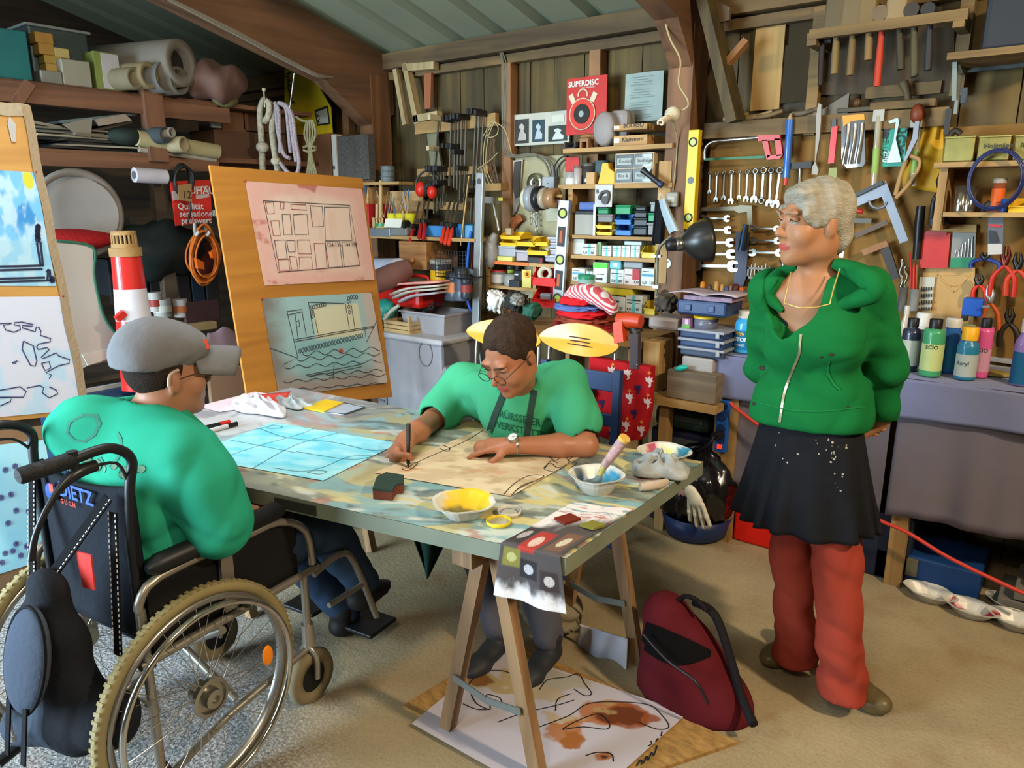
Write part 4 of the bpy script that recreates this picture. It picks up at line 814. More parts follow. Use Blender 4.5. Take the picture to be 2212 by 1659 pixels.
x0,x1,z0,z1=R4(937,792,990,975,2.85);z0=0;b=B();cx=(x0+x1)/2;hw=(x1-x0)/2;b.prism([(-hw,-.2),(hw,-.2),(hw*.95,(z1-z0)*.5),(hw*.45,(z1-z0)*.93),(0,(z1-z0)),(-hw*.45,(z1-z0)*.93),(-hw*.9,(z1-z0)*.5)],(cx,2.85,z0),(1,0,0),(0,0,1),.2,(0,1,0))
b2=B();
for k in range(5):b2.box((cx+.01,2.846,z0+.01+k*.018),(hw*1.5,.008,.007))
T('tool_case','tall grey plastic tool case standing behind the table','case',[('shell',b,M('6f7276',.5)),('ribs',b2,M('50535a',.5)),('lettering',B().text('metabo',(cx-.02,2.846,z0+(z1-z0)*.72),UX,UZ,.022,.02),M('b8343a',.5))])
def heap(name,label,cat,px,py,w_,h_,dp,Y,mat,seed=0,fold=.15,group=None):
 c=aty(px,py,Y);k=c.y/1600;rx,rz=w_*k/2,h_*k/2;b=B().sph((0,0,0),(1,1,1),40);rs_=random.Random(seed);ph=[rs_.uniform(0,6)for _ in range(6)];out=[]
 for v in b.V:
  d=1+fold*(.45*math.sin(5*v.x+ph[0]+2*v.z)+.35*math.sin(9*v.z+ph[1]+3*v.x)+.3*math.sin(13*v.x-7*v.z+ph[2])+.2*math.sin(17*v.y+11*v.z+ph[3])+.2*math.sin(23*v.x+5*v.y+ph[4]))
  q=Vector((math.copysign(abs(v.x)**.7,v.x)*rx,v.y*dp/2,math.copysign(abs(v.z)**.75,v.z)*rz))*d;out.append(c+q)
 b.V=out;return solo(name,label,cat,b,mat,group)
heap('cloth_heap','crumpled white cloth hanging behind the yellow-backed chairs','cloth',1074,650,54,58,.1,3.3,M('c9c5c0',.9),3,.35)
heap('jacket','dark olive jacket heap behind the seated man','jacket',1115,652,64,50,.12,3.3,M('2e2c28',.9),4,.3)
heap('bag','clear grey plastic bag lying on the dark jacket','bag',1118,648,34,30,.08,3.2,M('77776f',.3),8,.3)
heap('bag','dark green bag right of the dark jacket','bag',1150,672,36,44,.12,3.28,M('2c5848',.8),5,.2)
GL='clothes piled behind the chairs'
heap('folded_clothes','blue folded garment in the middle of the clothes pile','clothes',1255,662,130,20,.25,3.35,M('56689a',.9),11,.25,GL)
heap('folded_clothes','bright red folded garment under the striped top','clothes',1258,648,100,26,.25,3.34,M('c41f26',.9),12,.15,GL)
heap('folded_clothes','red folded garment below the blue one','clothes',1262,675,140,24,.27,3.34,M('c01c22',.9),13,.2,GL)
heap('folded_clothes','rust and red patterned garment low in the clothes pile','clothes',1268,690,150,24,.27,3.36,M('9c4530',.9,var=.5,scale=25),14,.25,GL)
heap('folded_clothes','red and white trimmed garment at the bottom of the clothes pile','clothes',1265,706,165,26,.27,3.36,M('b03238',.9,var=.5,scale=40),15,.2,GL)
stripe=_new('striped_cotton');mS,Ns,Ls,Ps=stripe;Ps.inputs['Roughness'].default_value=.9;tcs=Ns.new('ShaderNodeTexCoord');wv=Ns.new('ShaderNodeTexWave');wv.inputs['Scale'].default_value=18;wv.inputs['Distortion'].default_value=2;mps=Ns.new('ShaderNodeMapping');mps.inputs['Rotation'].default_value=(0,.9,.3)
Ls.new(tcs.outputs['Object'],mps.inputs[0]);Ls.new(mps.outputs[0],wv.inputs[0]);crs=Ns.new('ShaderNodeValToRGB');crs.color_ramp.interpolation='CONSTANT';crs.color_ramp.elements[0].color=lin('b8434a')+(1,);crs.color_ramp.elements[1].position=.5;crs.color_ramp.elements[1].color=lin('cfc4c2')+(1,);Ls.new(wv.outputs['Fac'],crs.inputs[0]);Ls.new(crs.outputs[0],Ps.inputs['Base Color'])
b=B();rg_=[aty(x,y,3.3)for x,y in((1222,640),(1245,632),(1275,634),(1300,646),(1318,662),(1328,678))];b.tube(spline(rg_,6),[.012,.045,.05,.045,.035,.016],20);b.V=[Vector((v.x,3.3+(v.y-3.3)*1.4,v.z+.004*math.sin(v.x*120)))for v in b.V]
solo('striped_shirt','red and white striped shirt on top of the clothes pile','shirt',b,mS)
p=aty(1255,632,3.3);can('water_bottle','green plastic bottle standing behind the striped shirt','bottle',1256,594,640,30,3.5,[M('7fa39a',.15)],None,M('1d7a55',.4),lid=.2)
# tool wall on the right
YT=3.765
W_RL=wood('614a26','806436','X',3,.75,12,.2,.3)
b=B();a,c=aty(1521,268,3.70),aty(2052,236,3.70);b.box(((a.x+c.x)/2,3.73,(a.z+c.z)/2-.03),(c.x-a.x,.06,.075));solo('tool_rail','long wooden rail above the hanging hand tools','rail',b,W_RL)
zr=(a.z+c.z)/2+.008
hr=mempty('hammer_rack','pale wooden rack holding a row of hammers high on the right','rack',(aty(1920,60,3.6).x,3.68,2.2))
a,c=aty(1748,74,3.56),aty(2091,30,3.56);zh=(a.z+c.z)/2
kid('rail',B().box(((a.x+c.x)/2,3.57,zh),(c.x-a.x,.025,.04)),W_RL,hr)
for px in(1758,2068):p=aty(px,100,3.6);kid('bracket',B().box((p.x,3.68,zh-.02),(.04,.24,.05)),W_RL,hr)
p=aty(1757,130,3.7);kid('post',B().box((p.x,3.75,zh-.13),(.05,.05,.55)),W_RL,hr);p=aty(2076,100,3.7);kid('post',B().box((p.x,3.75,zh-.08),(.05,.05,.4)),W_RL,hr)
solo('backing_board','dark stained board behind the hammer rack','board',flat([(1706,30),(1757,26),(1757,215),(1672,226),(1672,100),(1706,98)],YW-.004,.006,0),M('3b3020',.8),'dark backing boards')
solo('backing_board','dark wide board behind the hammer handles','board',flat([(1768,88),(2062,50),(2062,200),(1768,206)],YW-.004,.008,0),wood('33281a','4a3a24','Z',3,.8),'dark backing boards')
GH='hammers in the rack'
def hammer(lab,px,hy0,hy1,hw,y1,dx,headc,handc,hwid=.026,round_=False):
 Y=3.62;a=aty(px,(hy0+hy1)/2,Y);k=.00235;hh=(hy1-hy0)*k;w_=hw*k
 hd=B().cyl(a+Vector((0,-.06,0)),a+Vector((0,.05,0)),hh/2*.95,seg=18)if round_ else B().box(a,(w_,.12,hh),(0,.03,0),.012)
 c=aty(px-dx,y1,Y);hn=B().tube([a-Vector((0,0,hh*.3)),a.lerp(c,.3),a.lerp(c,.7),c],[hwid*.4,hwid*.5,hwid*.62,hwid*.6],10);hn.V=[Vector((v.x,Y+(v.y-Y)*1.1,v.z))for v in hn.V]
 T('hammer',lab,'hammer',[('head',hd,M(headc,.7)),('handle',hn,M(handc,.6))],GH)
hammer('square wooden mallet leftmost in the hammer rack',1810,6,62,34,160,8,'5d5038','75603a')
hammer('second square wooden mallet in the hammer rack',1846,2,58,34,163,10,'6d5c3e','6d5634')
hammer('small wooden mallet third in the hammer rack',1880,0,52,30,130,5,'74603c','7c6238')
hammer('round-headed hammer with a long red handle',1908,20,48,26,186,14,'6d5a42','b23a22',.024,True)
hammer('pale mallet with a dark handle right of the red one',1942,4,44,34,150,-4,'8a7450','3b3322')
hammer('dark round-headed hammer sixth in the rack',1975,14,40,26,166,0,'3a332a','4b432c',.026,True)
hammer('dark small hammer at the right end of the rack',2010,14,38,26,152,6,'2f2c28','2d2c2c',.024,True)
solo('crowbar','thin dark bar hanging at the left of the hammer rack','bar',B().tube([aty(1797,88,3.63),aty(1780,90,3.63),aty(1776,100,3.63),aty(1772,184,3.63)],.013,8,sm=4),M('241a14',.6))
for lab,px,y0,parts_ in(('wooden hand plane with a grip on the tool rail',1950,0,1),('small wooden block plane on the tool rail',1850,0,2)):
 p=aty(px,225,3.72);z=zr
 if parts_==1:T('hand_plane',lab,'plane',[('sole',B().box((p.x,3.73,z+.022),(.26,.06,.035),None,.006),W_RL),('grip',B().tube([(p.x+.02,3.73,z+.03),(p.x+.01,3.73,z+.07),(p.x-.01,3.73,z+.115)],[.016,.014,.022],10),M('5b4a32',.6))])
 else:T('hand_plane',lab,'plane',[('sole',B().box((p.x,3.73,z+.015),(.16,.05,.02),None,.004),M('4a4030',.6)),('grip',B().sph((p.x,3.73,z+.045),(.018,.018,.02)),M('52391f',.5))])
p=aty(1800,215,3.73);solo('wedge','grey wedge-shaped trowel blade standing on the tool rail','trowel',B().prism([(-.09,0),(.07,.0),(.07,.09)],(p.x,3.72,zr),(1,0,0),(0,0,1),.02,(0,1,0)),M('54493a',.5,.3))
for i,(px,col)in enumerate(((1640,'8a7350'),(1662,'6b5638'),(1590,'86704a'),(1740,'5f5240'))):
 p=aty(px,240,3.72);b=B().tube([(p.x-.06,3.72,zr+.014),(p.x,3.72,zr+.018),(p.x+.06,3.73,zr+.035)],[.014,.012,.01],8,sm=3);solo('wooden_handle_tool',('curved carved knife','stubby carved knife','pale carved spoon blank','dark file handle')[i]+' lying on the tool rail','tool',b,M(col,.6),'old hand tools on the rail')
p=aty(1590,232,3.72);solo('cork_jar','little dusty bottle on the tool rail','bottle',B().lathe([(.016,0),(.018,.03),(.01,.045),(.012,.06)],(p.x,3.72,zr)),M('7b6a48',.4))
solo('trowel','dusty curved trowel hanging by the sloping brace','trowel',flat([(1533,0),(1568,12),(1580,18),(1578,45),(1560,50),(1538,38)],3.62,.02,0),M('5d4a33',.6))
red=M('b3231c',.35);Yh=3.70
fr_=B().tube([aty(1522,345,Yh),aty(1523,322,Yh),aty(1536,308,Yh),aty(1560,304,Yh),aty(1642,297,Yh)],.0075,10,sm=4);bl=flat([(1521,342),(1652,336),(1652,342),(1521,347)],Yh,.003,0)
gr_=B().ring([[aty(x,y,Yh+d)for x,y in o]for d,o in((-.0,[(1640,293),(1688,292),(1694,335),(1688,343),(1660,345),(1655,325),(1650,310),(1641,305)]),)],caps=False)
ou=[(1640,293),(1686,292),(1694,335),(1688,343),(1660,345),(1654,325),(1649,310),(1641,305)];hw_=B()
for seg_ in([(1640,293),(1688,292),(1688,303),(1641,306)],[(1676,300),(1689,300),(1694,336),(1681,338)],[(1660,336),(1694,334),(1688,343),(1661,346)],[(1649,303),(1661,302),(1668,336),(1659,344)]):hw_=flat(seg_,Yh,.022,0,hw_)
T('hacksaw','hacksaw with a red handle and green blade under the rail','saw',[('frame',fr_,M('a8a49c',.25,.85)),('blade',bl,M('2e6b45',.5)),('handle',hw_,red)])
def spanner(label,a,c,w_,group,mat,kind='ring',Y=3.74):
 A,C_=aty(*a,Y),aty(*c,Y);d=(C_-A).normalized();s_=Vector((0,-1,0)).cross(d).normalized();r=w_/2*Y/1600;rd=r*1.9;b=B()
 b.bar(A+d*rd*.6,C_-d*rd*.6,r*1.0,.006,(0,1,0))
 def ringh(P):b.lathe([(rd*.5,-.005),(rd,-.005),(rd,.005),(rd*.5,.005),(rd*.5,-.005)],P,NY,16,False)
 def openh(P,dd):
  u=dd;v=s_;pts=[(-1,.0),(-.75,.75),(.1,1.05),(.95,.85),(1.05,.42),(.2,.36),(.0,0),(.2,-.36),(1.05,-.42),(.95,-.85),(.1,-1.05),(-.75,-.75)]
  b.prism([(p[0]*rd*1.1,p[1]*rd*1.1)for p in pts],P+Vector((0,.005,0)),u,v,.01,(0,-1,0))
 (ringh if kind in('ring','both')else lambda P:openh(P,-d))(A)
 (ringh if kind=='both' else lambda P:openh(P,d))(C_)
 return solo('spanner',label,'spanner',b,mat,group)
CH_=M('85867f',.3,.9);CHD=M('6f6a5f',.35,.8)
G1='spanners hanging in a row under the hacksaw'
for i,(xa,ya,xb,yb,w_,dk)in enumerate(((1534,374,1533,414,4,0),(1549,375,1547,431,5,0),(1565,373,1563,427,5,0),(1581,372,1579,434,6,0),(1598,371,1597,426,4,1),(1615,371,1612,429,6,1),(1632,370,1629,430,7,0),(1650,368,1645,434,8,0),(1666,368,1662,438,7,0),(1685,368,1676,440,8,0))):
 spanner('spanner hanging under the hacksaw, '+('first','second','third','fourth','fifth','sixth','seventh','eighth','ninth','tenth')[i]+' from the left'+(', with rings at both ends' if i==7 else ''),(xa,ya),(xb,yb),w_,G1,CHD if dk else CH_,'both' if i==7 else 'ring')
G2='horizontal open-ended spanners'
for i,(y,xa,xb,w_)in enumerate(((471,1519,1570,7),(496,1516,1572,8),(523,1512,1576,9),(548,1508,1578,10),(574,1505,1582,12))):
 spanner('horizontal spanner behind the desk lamp, '+('topmost','second from the top','third from the top','fourth from the top','lowest and largest')[i],(xa,y),(xb,y+1),w_,G2,CH_,'open')
for i,(y,xa,xb,w_)in enumerate(((493,1629,1677,6),(519,1628,1679,7),(545,1627,1683,8))):
 spanner('horizontal spanner beside the woman\'s face, '+('topmost','middle','lowest')[i],(xa,y),(xb,y+1),w_,G2,CH_,'open')
solo('try_square','rusty steel try square hung above the blue-handled tool','square',flat([(1516,448),(1590,446),(1600,443),(1626,444),(1626,492),(1617,492),(1615,458),(1596,460),(1588,455),(1516,456)],3.745,.008,0),M('6a6350',.5,.5))
a,c=aty(1612,485,3.7),aty(1602,541,3.7);m_=aty(1595,620,3.7)
T('japanese_saw','saw with a black and blue handle in a clear sleeve','saw',[('handle',B().tube([a,a.lerp(c,.5),c],[.014,.018,.02],12),M('1c2129',.4)),('blue_inlay',B().bar(a+Vector((0,-.019,0)),c+Vector((0,-.02,0)),.008,.006,(0,1,0)),M('2d6fb0',.4)),('sleeve',flat([(1592,500),(1620,503),(1613,600),(1606,620),(1587,614)],3.75,.012,0),M('34374a',.5))])
x0,x1,z0,z1=R4(1616,577,1667,603,3.72);b=B();b.box(((x0+x1)/2,3.725,z0+.006),(x1-x0,.04,.012));b.box(((x0+x1)/2,3.725,z1-.006),(x1-x0,.04,.01));b.box((x0+.004,3.725,(z0+z1)/2),(.008,.04,z1-z0));b.box((x1-.004,3.725,(z0+z1)/2),(.008,.04,z1-z0))
b2=B();
for k in range(6):xx=x0+.018+k*(x1-x0-.03)/5;b2.cyl((xx,3.715,z0+.01),(xx,3.715,z1+.012+.008*math.sin(k*2)),.0045,seg=8)
T('drill_rack','grey drill-bit rack on the tool board left of the woman','rack',[('frame',b,M('77746b',.5)),('drill_bits',b2,M('948c78',.3,.8))])
solo('spanner','short steel spanner behind the woman\'s shoulder','spanner',B().tube([aty(1690,560,3.72),aty(1693,572,3.72),aty(1690,585,3.72)],[.018,.01,.018],10),CH_)
GS='tool handles in the row under the spanners'
for i,(px,y0,w_,col)in enumerate(((1516,608,13,'c67420'),(1530,614,14,'4b3c2a'),(1546,607,13,'a3793f'),(1558,613,9,'a87c44'),(1568,618,10,'2d4a7c'),(1577,616,7,'8d5a38'),(1588,613,14,'4b1a1d'),(1600,620,11,'cf5a1c'))):
 p=aty(px,650,3.66);q=aty(px,y0,3.66);r=w_*.0011;b=B().lathe([(r*.6,0),(r*.9,(q.z-p.z)*.3),(r,(q.z-p.z)*.7),(r*.85,(q.z-p.z)*.96),(r*.4,q.z-p.z)],p,seg=14)
 solo('screwdriver',('orange wooden','dark wooden','thick pale wooden','thin pale wooden','blue','thin brown','maroon plastic','orange plastic')[i]+' tool handle standing in the rack under the spanners','screwdriver',b,M(col,.45),GS)
b=B();a,c=aty(1508,632,3.64),aty(1606,640,3.64);b.box(((a.x+c.x)/2,3.69,a.z-.05),(c.x-a.x,.1,.02));solo('tool_shelf','small shelf holding the row of tool handles','shelf',b,W_PALE)
T('blue_rod','blue scriber rod with a wooden tip and red end','rod',[('shaft',B().cyl(aty(1707,258,3.69),aty(1698,384,3.69),.0165,seg=14),M('2a5fa6',.3,coat=.4)),('tip',B().tube([aty(1707,258,3.69),aty(1708,245,3.69)],[.013,.004],10),M('a88a60',.5)),('red_end',B().cyl(aty(1698,384,3.69),aty(1696,400,3.69),.011),M('b8322e',.4))])
solo('long_scraper','long grey cast scraper hanging from the rail','scraper',flat([(1770,224),(1777,226),(1776,262),(1773,300),(1764,350),(1771,368),(1768,378),(1756,376),(1757,362),(1763,350),(1765,290),(1766,250)],3.68,.02,0),M('83786a',.5,.3))
T('t_wrench','T-handled wrench with a black grip beside the scraper','wrench',[('grip',B().bar(aty(1709,359,3.71),aty(1755,356,3.71),.03,.03,(0,1,0)),M('27231e',.5)),('stem',B().cyl(aty(1729,362,3.71),aty(1727,400,3.71),.009),CH_)])
T('red_rule','red folding rule hanging from the rail','rule',[('rule',flat([(1798,275),(1811,272),(1803,352),(1790,354)],3.70,.012,0),M('c8201a',.35)),('clip',flat([(1800,258),(1808,257),(1808,276),(1799,277)],3.705,.015,0),M('3a3a3a',.4)),('green_end',flat([(1792,363),(1809,362),(1808,388),(1790,388)],3.70,.01,0),M('8e9159',.6))])
x0,x1,z0,z1=R4(1821,248,1869,364,3.71);bb=B();cl_=B()
for k in range(3):xx=x0+(x1-x0)*(.2+.3*k);bb.tube([(xx,3.70,z1-.04),(xx+.004,3.695,(z0+z1)/2),(xx-.003,3.70,z0+.02)],[.012,.009,.014],8)
T('tool_set_pack','blister pack of small chrome tools with a yellow header','package',[('tray',flat([(1819,250),(1868,246),(1871,350),(1866,360),(1830,364),(1819,345)],3.71,.012,0),M('55534f',.2,coat=.6)),('header',flat([(1820,250),(1867,246),(1868,258),(1840,262),(1822,274)],3.697,.003,0),M('cf8f22',.5)),('chrome_tools',bb,M('b2b0aa',.15,.9))])
for i,(px,y0,y1,dx)in enumerate(((1899,250,405,12),(1981,262,402,8))):
 a,c=aty(px,y0,3.69),aty(px-dx,y1,3.69)
 T('labelled_tube',('clear tube with a green label left of the turquoise pack','clear tube with a green label hanging before the yellow bag')[i],'tube',[('tube',B().cyl(a,c,.014,seg=12),M('98917a',.2,coat=.5)),('green_label',B().cyl(a.lerp(c,.45),a.lerp(c,.8),.0148,seg=12),M('87a552',.5)),('white_tag',B().box(a+Vector((0,-.01,.0)),(.045,.004,.05)),M('a5a49a',.6))])
x0,x1,z0,z1=R4(1908,241,1964,361,3.715);card=flat([(1912,241),(1965,240),(1953,359),(1904,360)],3.715,.006,0)
tt=B().text('DOGYU',aty(1946,244,3.706),Vector((-.07,0,-1)),Vector((1,0,-.07)),.055,.03);t3=B().text('200',aty(1910,325,3.706),Vector((-.07,0,-1)),Vector((1,0,-.07)),.034,.02)
tt2=B().text('インテリア',aty(1914,268,3.706),Vector((-.07,0,-1)),Vector((1,0,-.07)),.03,.01)
T('scraper_pack','turquoise card pack holding a steel scraper','package',[('card',card,M('178f76',.45)),('black_side',flat([(1912,241),(1928,241),(1918,300),(1906,300)],3.708,.002,0),M('18221f',.5)),('lettering',tt,M('10302a',.5)),('lettering',tt2,M('0e2a24',.5)),('lettering',t3,M('c9d2cc',.5)),('scraper',flat([(1920,262),(1940,254),(1944,262),(1936,300),(1948,350),(1917,352),(1932,300),(1936,264),(1922,268)],3.703,.01,0),M('8e9389',.3,.6))])
b1=flat([(1979,262),(1988,262),(1984,300),(1958,350),(1954,345),(1972,300)],3.66,.02,0);b2=B().tube([aty(1957,345,3.66),aty(1945,380,3.66),aty(1934,422,3.66)],.01,8,sm=3);b2.tube([aty(1960,335,3.66),aty(1988,350,3.66),aty(1965,395,3.66),aty(1935,428,3.66)],.009,8,sm=4);b3=B().sph(aty(1982,245,3.66),(.03,.02,.04),10)
T('sheet_shears','old shears with long wooden arms and a rusty bolt','shears',[('blades',b1,M('6d6d72',.35,.6)),('arms',b2,M('9b7a4e',.6)),('pivot',b3,M('6b2e12',.5))])
solo('yellow_bag','mustard yellow cloth bag hanging behind the shears','bag',B().grid(lambda u,v:aty(2000+(38-0*v)*u-(0+62*v*(1-abs(v-.8)))*(1-u),248+170*v-14*(1-u)*v,3.735+.015*math.sin(u*7+v*4)),14,14),M('b88a16',.6),solid=.006)
solo('handle_bar','black steel strap hanging right of the yellow bag','bar',flat([(2044,236),(2058,235),(2050,290),(2038,292)],3.70,.01,0),M('2b2620',.5))
T('speed_square','aluminium carpenter\'s square hanging at an angle right of the woman','square',[('long_arm',flat([(1895,398),(1914,390),(1963,519),(1944,526)],3.70,.006,0),M('6f747c',.45,.4)),('short_arm',flat([(1826,432),(1914,390),(1905,425),(1845,448)],3.701,.006,0),M('6f747c',.45,.4)),('black_edge',flat([(1824,430),(1906,390),(1910,397),(1826,437)],3.69,.016,0),M('1f1f22',.4)),('protractor_ring',B().tube([aty(1897+math.cos(t)*19,434+math.sin(t)*16,3.697)for t in np.linspace(.1,3.2,14)],.007,6),M('6f747c',.45,.4))])
T('square_rule','dark rusty carpenter\'s square below the aluminium one','square',[('arm',flat([(1845,505),(1915,474),(1920,484),(1850,514)],3.72,.008,0),M('4a3826',.5,.4)),('stock',flat([(1904,540),(1922,530),(1945,600),(1928,604)],3.72,.02,0),M('2f2823',.5))])
solo('wooden_level','short brown wooden level on the tool board','level',flat([(1862,540),(1917,519),(1921,531),(1868,552)],3.73,.02,0),W_WARM)
solo('file','flat grey file hung behind the woman\'s head','file',flat([(1834,471),(1884,472),(1883,483),(1833,480)],3.74,.01,0),M('4c483c',.5,.4))
solo('red_marker','red-handled tool beside the woman\'s hair','tool',B().tube([aty(1826,449,3.7),aty(1845,453,3.7),aty(1863,458,3.7)],[.006,.012,.01],10),M('a8221f',.4))
solo('steel_ruler','bright steel blade hanging behind the woman\'s neck','blade',flat([(1822,478),(1831,475),(1826,520),(1822,556),(1813,556)],3.73,.006,0),M('c9c6bb',.2,.8))
solo('drill_bits','bundle of long twisted drill bits standing in the dark tube','drill bits',B().tube([aty(1947+3*math.sin(k),560+k*6,3.7)for k in range(12)],.008,6).tube([aty(1957-3*math.sin(k),575+k*5,3.7)for k in range(11)],.007,6),M('746c5e',.3,.8))
for lab,px,c_ in(('dark grey tube holder for drill bits on the right',(1938,621,1958,672),'4a4846'),('light grey tube holder with pencils on the right',(1962,625,1984,672),'6f6f6c')):
 x0,x1,z0,z1=R4(*px,3.68);solo('tube_holder',lab,'holder',B().lathe([((x1-x0)/2,0),((x1-x0)/2,z1-z0),((x1-x0)/2-.004,z1-z0),((x1-x0)/2-.004,.01)],((x0+x1)/2,3.7,z0)),M(c_,.5),'grey tube holders')
T('pencils','red and yellow-tipped pencils in the light grey tube','pencils',[('red_pencil',B().tube([aty(1973,632,3.69),aty(1974,580,3.7),aty(1975,565,3.7)],[.006,.006,.001],6),M('b5221c',.5)),('brown_pencil',B().cyl(aty(1978,632,3.7),aty(1981,572,3.7),.005),M('8b4a26',.5)),('red_pencil',B().cyl(aty(1969,632,3.7),aty(1966,545,3.7),.004),M('a41d1c',.5))])
solo('pry_bar','thick black bar hanging beside the red folder','bar',B().tube([aty(1990,445,3.71),aty(1986,480,3.71),aty(1980,560,3.71)],[.018,.02,.017],10),M('151213',.4))
b=flat([(1995,485),(2110,485),(2102,715),(1993,712)],YT-.006,.008,0);solo('hardboard_panel','pale hardboard square behind the red folder','panel',b,M('b08c56',.7,var=.1))
for lab,pts,col,Y in(('red drill bit case hung on the pale hardboard',[(1993,502),(2055,504),(2048,579),(1988,578)],'b5261f',3.735),):T('drill_case',lab,'case',[('case',flat(pts,Y,.02,0),M(col,.5,var=.25)),('clip',flat([(2002,499),(2046,500),(2046,508),(2002,508)],Y-.01,.014,0),M('9c1f1b',.4))])
b2=B();
for k in range(6):b2.cyl(aty(2063+k*7.2,555,3.724),aty(2066+k*7,540-k*6,3.724),.0035+.0006*k,seg=8)
T('drill_bit_pack','clear pack of drill bits with a green lower band','package',[('sleeve',flat([(2059,502),(2109,503),(2106,577),(2053,577)],3.735,.012,0),M('7d7d78',.3)),('green_band',flat([(2055,557),(2106,557),(2105,578),(2052,578)],3.722,.002,0),M('1f7a52',.5)),('drill_bits',b2,M('97948c',.25,.8))])
T('saw_blade_pack','hanging pack of jigsaw blades with a red header on the right','package',[('card',flat([(2135,470),(2168,468),(2167,548),(2133,552)],3.62,.006,0),M('55585e',.4)),('red_header',flat([(2136,484),(2165,486),(2160,492),(2136,489)],3.612,.002,0),M('b3262a',.5)),('white_panel',flat([(2134,527),(2164,527),(2164,549),(2134,550)],3.612,.002,0),M('b3b0a8',.5)),('blades',flat([(2137,497),(2150,500),(2158,524),(2137,524)],3.61,.004,0),M('2a2a2c',.4,.4))])
b2=B()
for r_ in range(4):
 for k in range(5):b2.cyl(aty(1991+k*5.2,620+r_*14.5,3.728),aty(1991+k*5.2,627+r_*14.5,3.728),.003,seg=6)
T('bit_card','white card with four rows of screwdriver bits','package',[('card',flat([(1988,598),(2021,598),(2012,668),(1981,667)],3.745,.006,0),M('b2afa0',.5)),('bits',b2,M('3b3a36',.4,.6))])
b=B()
for t0 in((2025,593,2096,593),(2096,593,2061,631),(2061,631,2025,593)):b.bar(aty(t0[0],t0[1],3.75),aty(t0[2],t0[3],3.75),.006,.003,(0,1,0))
b.tube([aty(2061+28*math.cos(t),594+24*math.sin(t),3.75)for t in np.linspace(.1,3.04,14)],.002,5);solo('set_square','clear plastic set square with a protractor arc','set square',b,M('b58c50',.3))
def pliers(label,top,bot,spread,jc,hc,Y=3.7,hw=.009,group='pliers on the tool board'):
 A,C_=aty(*top,Y),aty(*bot,Y);m_=A.lerp(C_,.38);s_=Vector((spread*.0023,0,0));jaws=B().tube([A-Vector((.006,0,0)),A.lerp(m_,.5)-Vector((.012,0,0)),m_],[.004,.009,.012],8);jaws.tube([A+Vector((.006,0,0)),A.lerp(m_,.5)+Vector((.012,0,0)),m_],[.004,.009,.012],8)
 h1=B().tube([m_,m_.lerp(C_,.4)-s_*.9,C_-s_],[hw*.7,hw,hw],8,sm=4);h2=B().tube([m_,m_.lerp(C_,.4)+s_*.9,C_+s_],[hw*.7,hw,hw],8,sm=4)
 return T('pliers',label,'pliers',[('jaws',jaws,M(jc,.35,.6)),('handle',h1,M(hc,.45)),('handle',h2,M(hc,.45))],group)
pliers('grey-jawed pliers with orange and black handles on the right',(2138,617),(2141,712),12,'8f8f90','c8541a')
pliers('black needle-nose pliers with short red handles',(2115,592),(2115,650),10,'26221f','c52a1a')
pliers('blue-handled grips hung behind the jigsaw blade pack',(2128,545),(2128,580),22,'22242a','263a80')
pliers('long red-handled pincers hanging at the far right',(2175,530),(2163,640),18,'5e1f14','b32a18',hw=.011)
pliers('black wire strippers with red handles at the right edge',(2200,545),(2196,640),17,'1d1c1c','b83a1c',hw=.012)
pliers('dark carpenter\'s pincers hanging low at the right',(2182,665),(2178,750),14,'241c16','2a1f18',hw=.012)
pliers('black side cutters with a red spring end high on the right',(2035,372),(2025,470),10,'1a1818','1e1c1d',hw=.01)
solo('hose_clip','black and red quick-release clamp head on the tool board','clamp',B().box(aty(2028,478,3.68),(.07,.06,.05),(0,-.3,0),.01),M('201d1d',.4))
T('tape_dispenser','bright blue pencil sharpener box behind the paint bottles','box',[('housing',boxb(R4(2078,645,2122,684,3.55),3.55,.07,.006),M('1d50a8',.35)),('crank',B().bar(aty(2122,662,3.53),aty(2138,662,3.53),.008,.008),M('8b9aa8',.3,.6)),('foot',boxb(R4(2076,680,2090,694,3.55),3.55,.04,.003),M('202226',.5))])
solo('hose_end','black bottle brush and red tip leaning behind the bench','brush',B().tube([aty(2155,470,3.66),aty(2140,440,3.66),aty(2128,448,3.66),aty(2112,470,3.66)],.012,8,sm=4),M('2a2622',.5))
b,zs1=board(2018,352,2290,343,3.55,.24,.02);p=aty(2040,372,3.6);q=B().box((p.x,3.68,zs1-.14),(.03,.2,.26));b3,zs2=board(2037,460,2290,458,3.57,.22,.018)
T('shelf_unit','two small wall shelves at the far right carrying tins','shelf',[('upper_shelf',b,W_PALE),('bracket',q,W_PALEZ),('lower_shelf',b3,W_PALE)])
BR=M('8d8348',.28,.75,var=.35,scale=14)
for i,(xa,xb)in enumerate(((2038,2105),(2112,2182),(2190,2262))):
 x0,x1,z0,z1=R4(xa,293+i*-2,xb,348,3.56);parts=[('tin',boxb((x0,x1,zs1,z1),3.56,.1,.006),BR),('lid',boxb((x0-.002,x1+.002,z1-.012,z1),3.558,.104,.004),M('a89c5a',.25,.8))]
 if i:parts.append(('lettering',B().text(('','Holznägel','Restl.')[i],(x0+.02,3.553,z1-.05),UX,UZ,.026,.01),M('3b3826',.6)))
 T('brass_tin',('leftmost brass tin on the far right shelf','middle brass tin with handwriting on the far right shelf','brass tin cut off by the right edge of the photo')[i],'tin',parts,'square brass tins')
b=B().tube([aty(2050,300,3.6),aty(2062,284,3.6),aty(2075,292,3.6)],.012,8,sm=3);b.V=[v+Vector((0,0,.005))for v in b.V];solo('goggles','small black and yellow gadget lying on the leftmost brass tin','gadget',b,M('2a2418',.5))
